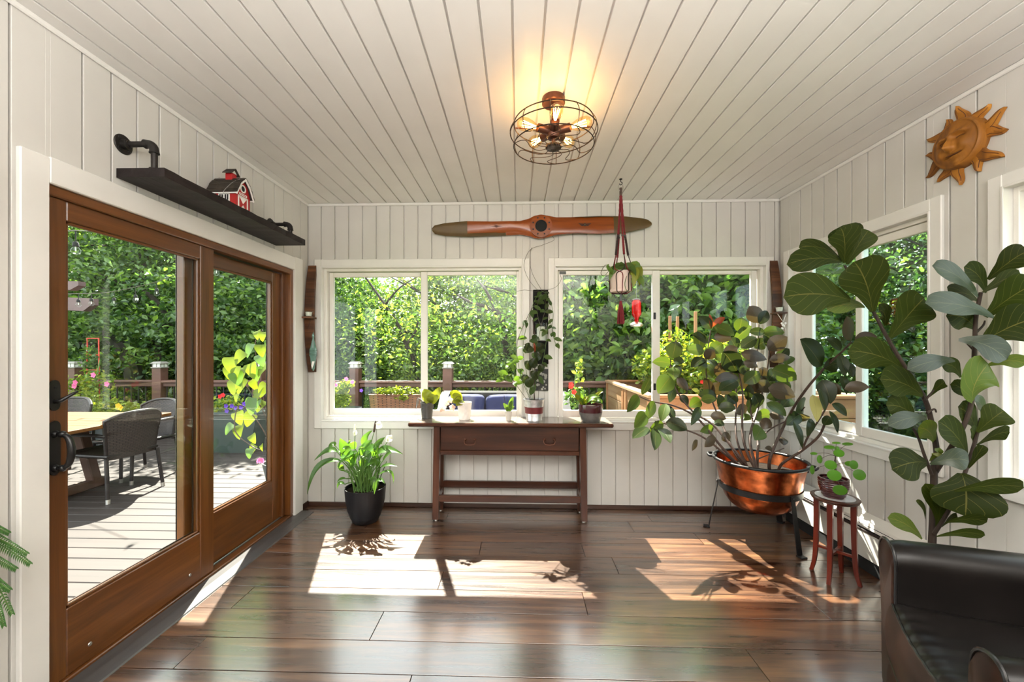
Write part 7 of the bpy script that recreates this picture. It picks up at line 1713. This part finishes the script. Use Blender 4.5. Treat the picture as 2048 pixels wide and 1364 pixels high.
pgp = bxp(100, 600, 5.6); tag(MB().cbox((pgp.x - 0.75, 5.53, DZ), (pgp.x - 0.60, 5.67, bxp(80, 560, 5.6).z + 0.1), 0.006).obj('pergola_post', 'pergola'), 'purple-brown pergola post carrying the beam ends beyond the table', 'post')
sl_ = thing('string_lights', 'string of clear bulbs strung over the deck outside the door', 'string lights', (-4.2, 4.6, 1.6))
wires = [bez([bxp(60, 592, 4.9), bxp(135, 588, 4.8), bxp(205, 586, 4.8), bxp(268, 575, 4.8), bxp(315, 563, 4.8), bxp(360, 546, 4.8), bxp(433, 520, 4.6)], 6), bez([bxp(90, 462, 2.9), bxp(150, 461, 2.9), bxp(200, 463, 2.9), bxp(300, 458, 3.0), bxp(433, 500, 4.0)], 6)]
for w_ in wires: MB().tube(w_, 0.004, 5).obj('wire', 'clad', sl_, True)
for (px, pw, pb2, Y) in ((157, 588, 614, 4.8), (183, 587, 612, 4.8), (228, 583, 611, 4.8), (271, 574, 605, 4.8), (313.5, 564, 592, 4.8), (151.5, 461, 509, 2.9), (433, 522, 551, 4.4)):
    t_ = bxp(px, pw, Y); b_ = bxp(px, pb2, Y); ln = t_.z - b_.z; sc_ = 0.105 if Y > 4 else 0.165
    s_ = min(ln, sc_) / 0.10 if Y > 4 else ln / 0.17
    z0_ = b_.z
    sk = MB().lathe([(0.0005, 0.075), (0.009, 0.075), (0.016, 0.070), (0.018, 0.048), (0.014, 0.046), (0.0005, 0.046)], (0, 0, 0), 14, cap=False)
    k_ = 1.0
    sk = MB().lathe([(r_ * k_, z_ * k_) for r_, z_ in [(0.0005, 0.095), (0.011, 0.095), (0.017, 0.088), (0.020, 0.060), (0.015, 0.058), (0.0005, 0.058)]], (t_.x, Y, z0_), 14, cap=False).obj('lamp_socket', 'dark', sl_, True)
    MB().lathe([(r_ * k_, z_ * k_) for r_, z_ in [(0.0005, 0.0), (0.014, 0.003), (0.027, 0.018), (0.029, 0.030), (0.022, 0.046), (0.013, 0.060)]], (t_.x, Y, z0_), 16, cap=False).obj('bulb', 'clear', sk, True)
    MB().tube([(t_.x, Y, z0_ + 0.058), (t_.x, Y, z0_ + 0.025)], 0.0045, 6).obj('filament_post', 'lens', sk)
    MB().tube([(t_.x, Y, z0_ + 0.094), (t_.x, Y, t_.z)], 0.004, 5).obj('drop_wire', 'dark', sk)
# ------------------------------------------------------------------ woods
def crown(rng_seed, R_, z0_, z1_, nclus, per, clus_r, gap=0.0):
    """leaf centres: flat sprays spread through a crown, so that light and dark show between them"""
    def fn(rng, n):
        c_ = []
        while len(c_) < nclus:
            a = rng.uniform(0, 2 * math.pi); h = rng.random(); z = z0_ + (z1_ - z0_) * h
            prof_ = (math.sin(math.pi * min(1, 0.12 + 0.88 * h)) ** 0.6)
            r_ = R_ * prof_ * rng.random() ** 0.4
            c_.append((r_ * math.cos(a), r_ * math.sin(a), z))
        c_ = np.array(c_)
        out = []
        for q in c_:
            k = rng.normal(size=(per, 3)) * np.array([clus_r, clus_r, clus_r * 0.36])
            tilt = rng.uniform(-0.5, 0.5, 2); k[:, 2] += k[:, 0] * tilt[0] + k[:, 1] * tilt[1]
            out.append(q + k)
        return np.concatenate(out)
    return fn
def make_tree(label, loc, R_, z0_, z1_, mat, nclus, per, clus_r, leaf, seed, trunk_r=0.13, lean=0.0):
    o = thing('woodland_tree', label, 'tree', loc, 'trees in the woods beyond the deck'); x, y_, zb0 = loc
    rng = random.Random(seed)
    base_fn = crown(seed, R_, z0_, z1_, nclus, per, clus_r)
    leaf_cloud('foliage', mat, 0, lambda r, n: base_fn(r, n) + np.array(loc) + np.array([0, 0, -zb0]), leaf, o, seed=seed)
    top_ = Vector((x + lean, y_, z1_ * 0.85))
    tp = bez([Vector(loc), Vector((x + 0.15 * rng.uniform(-1, 1), y_, zb0 + (z1_ - zb0) * 0.3)), Vector((x + lean * 0.5, y_ - 0.1, zb0 + (z1_ - zb0) * 0.6)), top_], 6)
    MB().tube(tp, [trunk_r * (1 - 0.75 * i / (len(tp) - 1)) for i in range(len(tp))], 9).obj('trunk', 'bark_far', o, True)
    for k in range(9):
        p0 = tp[int(4 + (len(tp) - 6) * k / 9)]; a = rng.uniform(0, 2 * math.pi); ln = R_ * rng.uniform(0.6, 1.0)
        d = Vector((math.cos(a), math.sin(a) * 0.8 - 0.25, rng.uniform(0.15, 0.7))).normalized()
        q1 = p0 + d * ln * 0.5 + Vector((0, 0, 0.1)); q2 = p0 + d * ln
        br = MB().tube(bez([p0, q1, q2], 5), [trunk_r * 0.38 * (1 - 0.8 * i / 10) for i in range(11)], 6).obj('branch', 'bark_far', o, True)
        s = Vector((d.y, -d.x, 0.4)).normalized()
        for sg in (-1, 1):
            MB().tube([q1, q1 + (d * 0.6 + s * sg * 0.6) * ln * 0.35, q1 + (d + s * sg * 0.5) * ln * 0.6], [trunk_r * 0.16, trunk_r * 0.1, trunk_r * 0.05], 5).obj('twig', 'bark_far', br, True)
    return o
def copy_tree2(o, label, loc, rz, sc_):
    c_ = copy_tree(o, label, loc, rz); c_.scale = (sc_, sc_, sc_); return c_
GZ = -1.7
tA = make_tree('dark green tree straight beyond the lamp post through the near door pane', (-8.2, 9.0, GZ), 2.3, -0.6, 5.6, 'tree_a', 640, 42, 0.30, 0.115, 101, 0.24, -0.5)
tB = make_tree('yellow-green tree filling the left half of the left window', (-1.9, 9.6, GZ), 2.1, -0.9, 3.3, 'tree_c', 520, 44, 0.27, 0.095, 102, 0.12, 0.4)
tC = make_tree('mid green tree with a forked dark branch in the right half of the left window', (0.1, 10.0, GZ), 2.1, -0.9, 5.2, 'tree_b', 580, 44, 0.28, 0.095, 103, 0.15, 0.5)
tD = make_tree('large-leaved bright tree close behind the railing at the left of the right window', (2.3, 8.2, GZ), 1.7, -0.8, 4.4, 'tree_b', 500, 30, 0.26, 0.165, 104, 0.10, -0.3)
copy_tree2(tD, 'large-leaved dark tree behind the tall stake in the right window', (4.3, 8.8, GZ), R(120), 1.15)
copy_tree2(tA, 'dark green tree at the far left of the near door pane behind the pergola beams', (-11.3, 8.4, GZ), R(70), 1.05)
copy_tree2(tA, 'dark green tree in the right part of the near door pane', (-7.0, 10.6, GZ), R(200), 1.0)
copy_tree2(tA, 'blue-green tree filling the far door pane above the vine', (-5.2, 9.0, GZ), R(300), 0.95)
copy_tree2(tC, 'mid green tree at the left edge of the left window', (-3.9, 10.2, GZ), R(140), 0.70)
copy_tree2(tB, 'low yellow-green tree behind the wicker planter box', (-2.2, 8.4, GZ), R(80), 0.62)
copy_tree2(tB, 'low yellow-green tree behind the navy cushions', (-0.4, 8.3, GZ), R(190), 0.60)
copy_tree2(tC, 'low mid green tree behind the lamp post nearest the left window', (-3.6, 8.2, GZ), R(20), 0.60)
copy_tree2(tB, 'sunny tree behind the hummingbird feeder', (1.6, 10.2, GZ), R(230), 1.1)
copy_tree2(tC, 'tree above the raised bed at the right of the right window', (5.0, 10.6, GZ), R(330), 1.15)
copy_tree2(tB, 'low sunny tree behind the near railing posts in the door pane', (-7.4, 8.0, GZ), R(10), 0.6)
far = ['tall tree in the back row at the far left of the near door pane', 'tall tree in the back row behind the upper string of bulbs', 'tall tree in the back row behind the red trellis', 'tall tree in the back row above the teak table', 'tall tree in the back row above the hanging pothos', 'tall tree in the back row above the hummingbird feeder', 'tall tree in the back row behind the garden stakes', 'tall tree in the back row at the right edge of the right window', 'thin tree in the back row under the sky gap in the left window', 'tall tree in the back row behind the left window mullion']
for k, (x, y_, s, rz_) in enumerate(((-15, 11, 1.4, 10), (-12.0, 13.5, 1.45, 100), (-9.0, 13.0, 1.4, 190), (-9.6, 15.5, 1.15, 250), (1.4, 14.0, 1.25, 60), (4.0, 13.4, 1.3, 150), (7.0, 13.0, 1.35, 220), (9.5, 11.0, 1.3, 300), (-3.4, 14.5, 0.62, 40), (-0.8, 14.5, 0.80, 90))):
    copy_tree2(tA if k % 2 == 0 else tC, far[k], (x, y_, GZ), R(rz_), s)
rt = ['shaded tree beyond the lawn at the left of the right wall window', 'shaded tree beyond the lawn in the middle of the right wall window', 'large shaded tree far beyond the lawn behind the rubber plant tips', 'large shaded tree far beyond the lawn behind the top fig leaves', 'shaded tree beyond the lawn at the right edge window']
for k, (x, y_, s, rz_) in enumerate(((8.8, 7.2, 1.0, 30), (9.2, 4.4, 1.1, 140), (10.5, 9.4, 1.3, 260), (12.0, 6.0, 1.4, 60), (11.5, 2.0, 1.3, 200))):
    copy_tree2(tA, rt[k], (x, y_, GZ), R(rz_), s)['group'] = 'trees beyond the lawn'
def bough(tree, pts, r0, r1, Y):
    pp = bez([at_y(x, y_, Y + dy) for x, y_, dy in pts], 6); n_ = len(pp)
    MB().tube(pp, [r0 + (r1 - r0) * i / (n_ - 1) for i in range(n_)], 8).obj('branch', 'bark_far', tree, True)
bough(tC, [(1030, 770, 0.8), (1012, 700, 0.4), (1006, 650, 0), (996, 628, 0), (975, 614, 0), (945, 606, 0), (915, 590, 0.2)], 0.075, 0.02, 7.6)
bough(tC, [(1000, 632, 0), (982, 600, 0), (970, 578, 0.1), (955, 560, 0.3)], 0.04, 0.015, 7.6)
bough(tC, [(985, 620, 0), (955, 620, 0), (925, 612, 0.2)], 0.03, 0.012, 7.6); bough(tC, [(1004, 640, 0), (1030, 625, 0.1), (1050, 605, 0.3)], 0.03, 0.015, 7.6)
bough(tB, [(838, 790, 0.5), (826, 715, 0.1), (812, 690, 0), (796, 650, 0), (770, 610, 0), (735, 560, 0.2), (715, 535, 0.3)], 0.05, 0.014, 7.5)
bough(tB, [(812, 690, 0), (832, 660, 0.1), (838, 620, 0.2)], 0.03, 0.012, 7.5); bough(tB, [(770, 610, 0), (800, 575, 0), (838, 552, 0.2)], 0.025, 0.01, 7.5)
bough(tB, [(765, 680, 0.2), (735, 676, 0), (700, 681, 0), (680, 678, 0.2)], 0.03, 0.014, 7.6)
bough(tA, [(276, 800, 0.2), (268, 750, 0), (258, 715, 0), (238, 690, 0), (205, 668, 0.3)], 0.17, 0.08, 7.3)
bough(tA, [(300, 690, 0.5), (335, 645, 0.1), (318, 610, 0), (290, 583, 0), (262, 565, 0.3)], 0.07, 0.03, 7.4)
bough(tA, [(322, 790, 0.3), (320, 740, 0), (316, 700, 0.1), (322, 660, 0.4)], 0.07, 0.05, 7.5)
bough(tA, [(150, 690, 0.4), (180, 690, 0.1), (205, 712, 0.2)], 0.05, 0.04, 7.4)
bough(tD, [(1150, 600, 0.2), (1140, 585, 0), (1128, 568, 0), (1115, 560, 0)], 0.025, 0.02, 7.2)
def spray(tree, mat, n, x0, x1, y0, y1, z0, z1, leaf, seed):
    def fn(rng, m):
        k = 26; c_ = np.stack([rng.uniform(x0, x1, k), rng.uniform(y0, y1, k), rng.uniform(z0, z1, k)], 1)
        return np.concatenate([q + rng.normal(size=(n // k, 3)) * np.array([0.30, 0.2, 0.11]) for q in c_])
    leaf_cloud('foliage', mat, 0, fn, leaf, tree, seed=seed)
spray(tB, 'tree_c', 1000, -3.3, -0.9, 7.0, 7.5, 0.9, 2.1, 0.09, 301)
spray(tC, 'tree_b', 900, -1.0, 0.5, 7.0, 7.5, 0.9, 2.1, 0.09, 302)
spray(tA, 'tree_a', 1900, -8.4, -4.4, 6.95, 7.3, 1.1, 2.9, 0.11, 303)
spray(tD, 'tree_b', 600, 0.9, 2.6, 6.9, 7.3, 1.1, 2.4, 0.17, 304)
# grassy slope on the right, with a red garden bench far off
struct(MB().grid(lambda u, v: Vector((XR + 0.25 + 9.0 * u, -4 + 15 * v, -0.35 - 0.25 * u + 0.06 * math.sin(u * 9 + v * 7))), 20, 20).obj('lawn', 'lawn'))
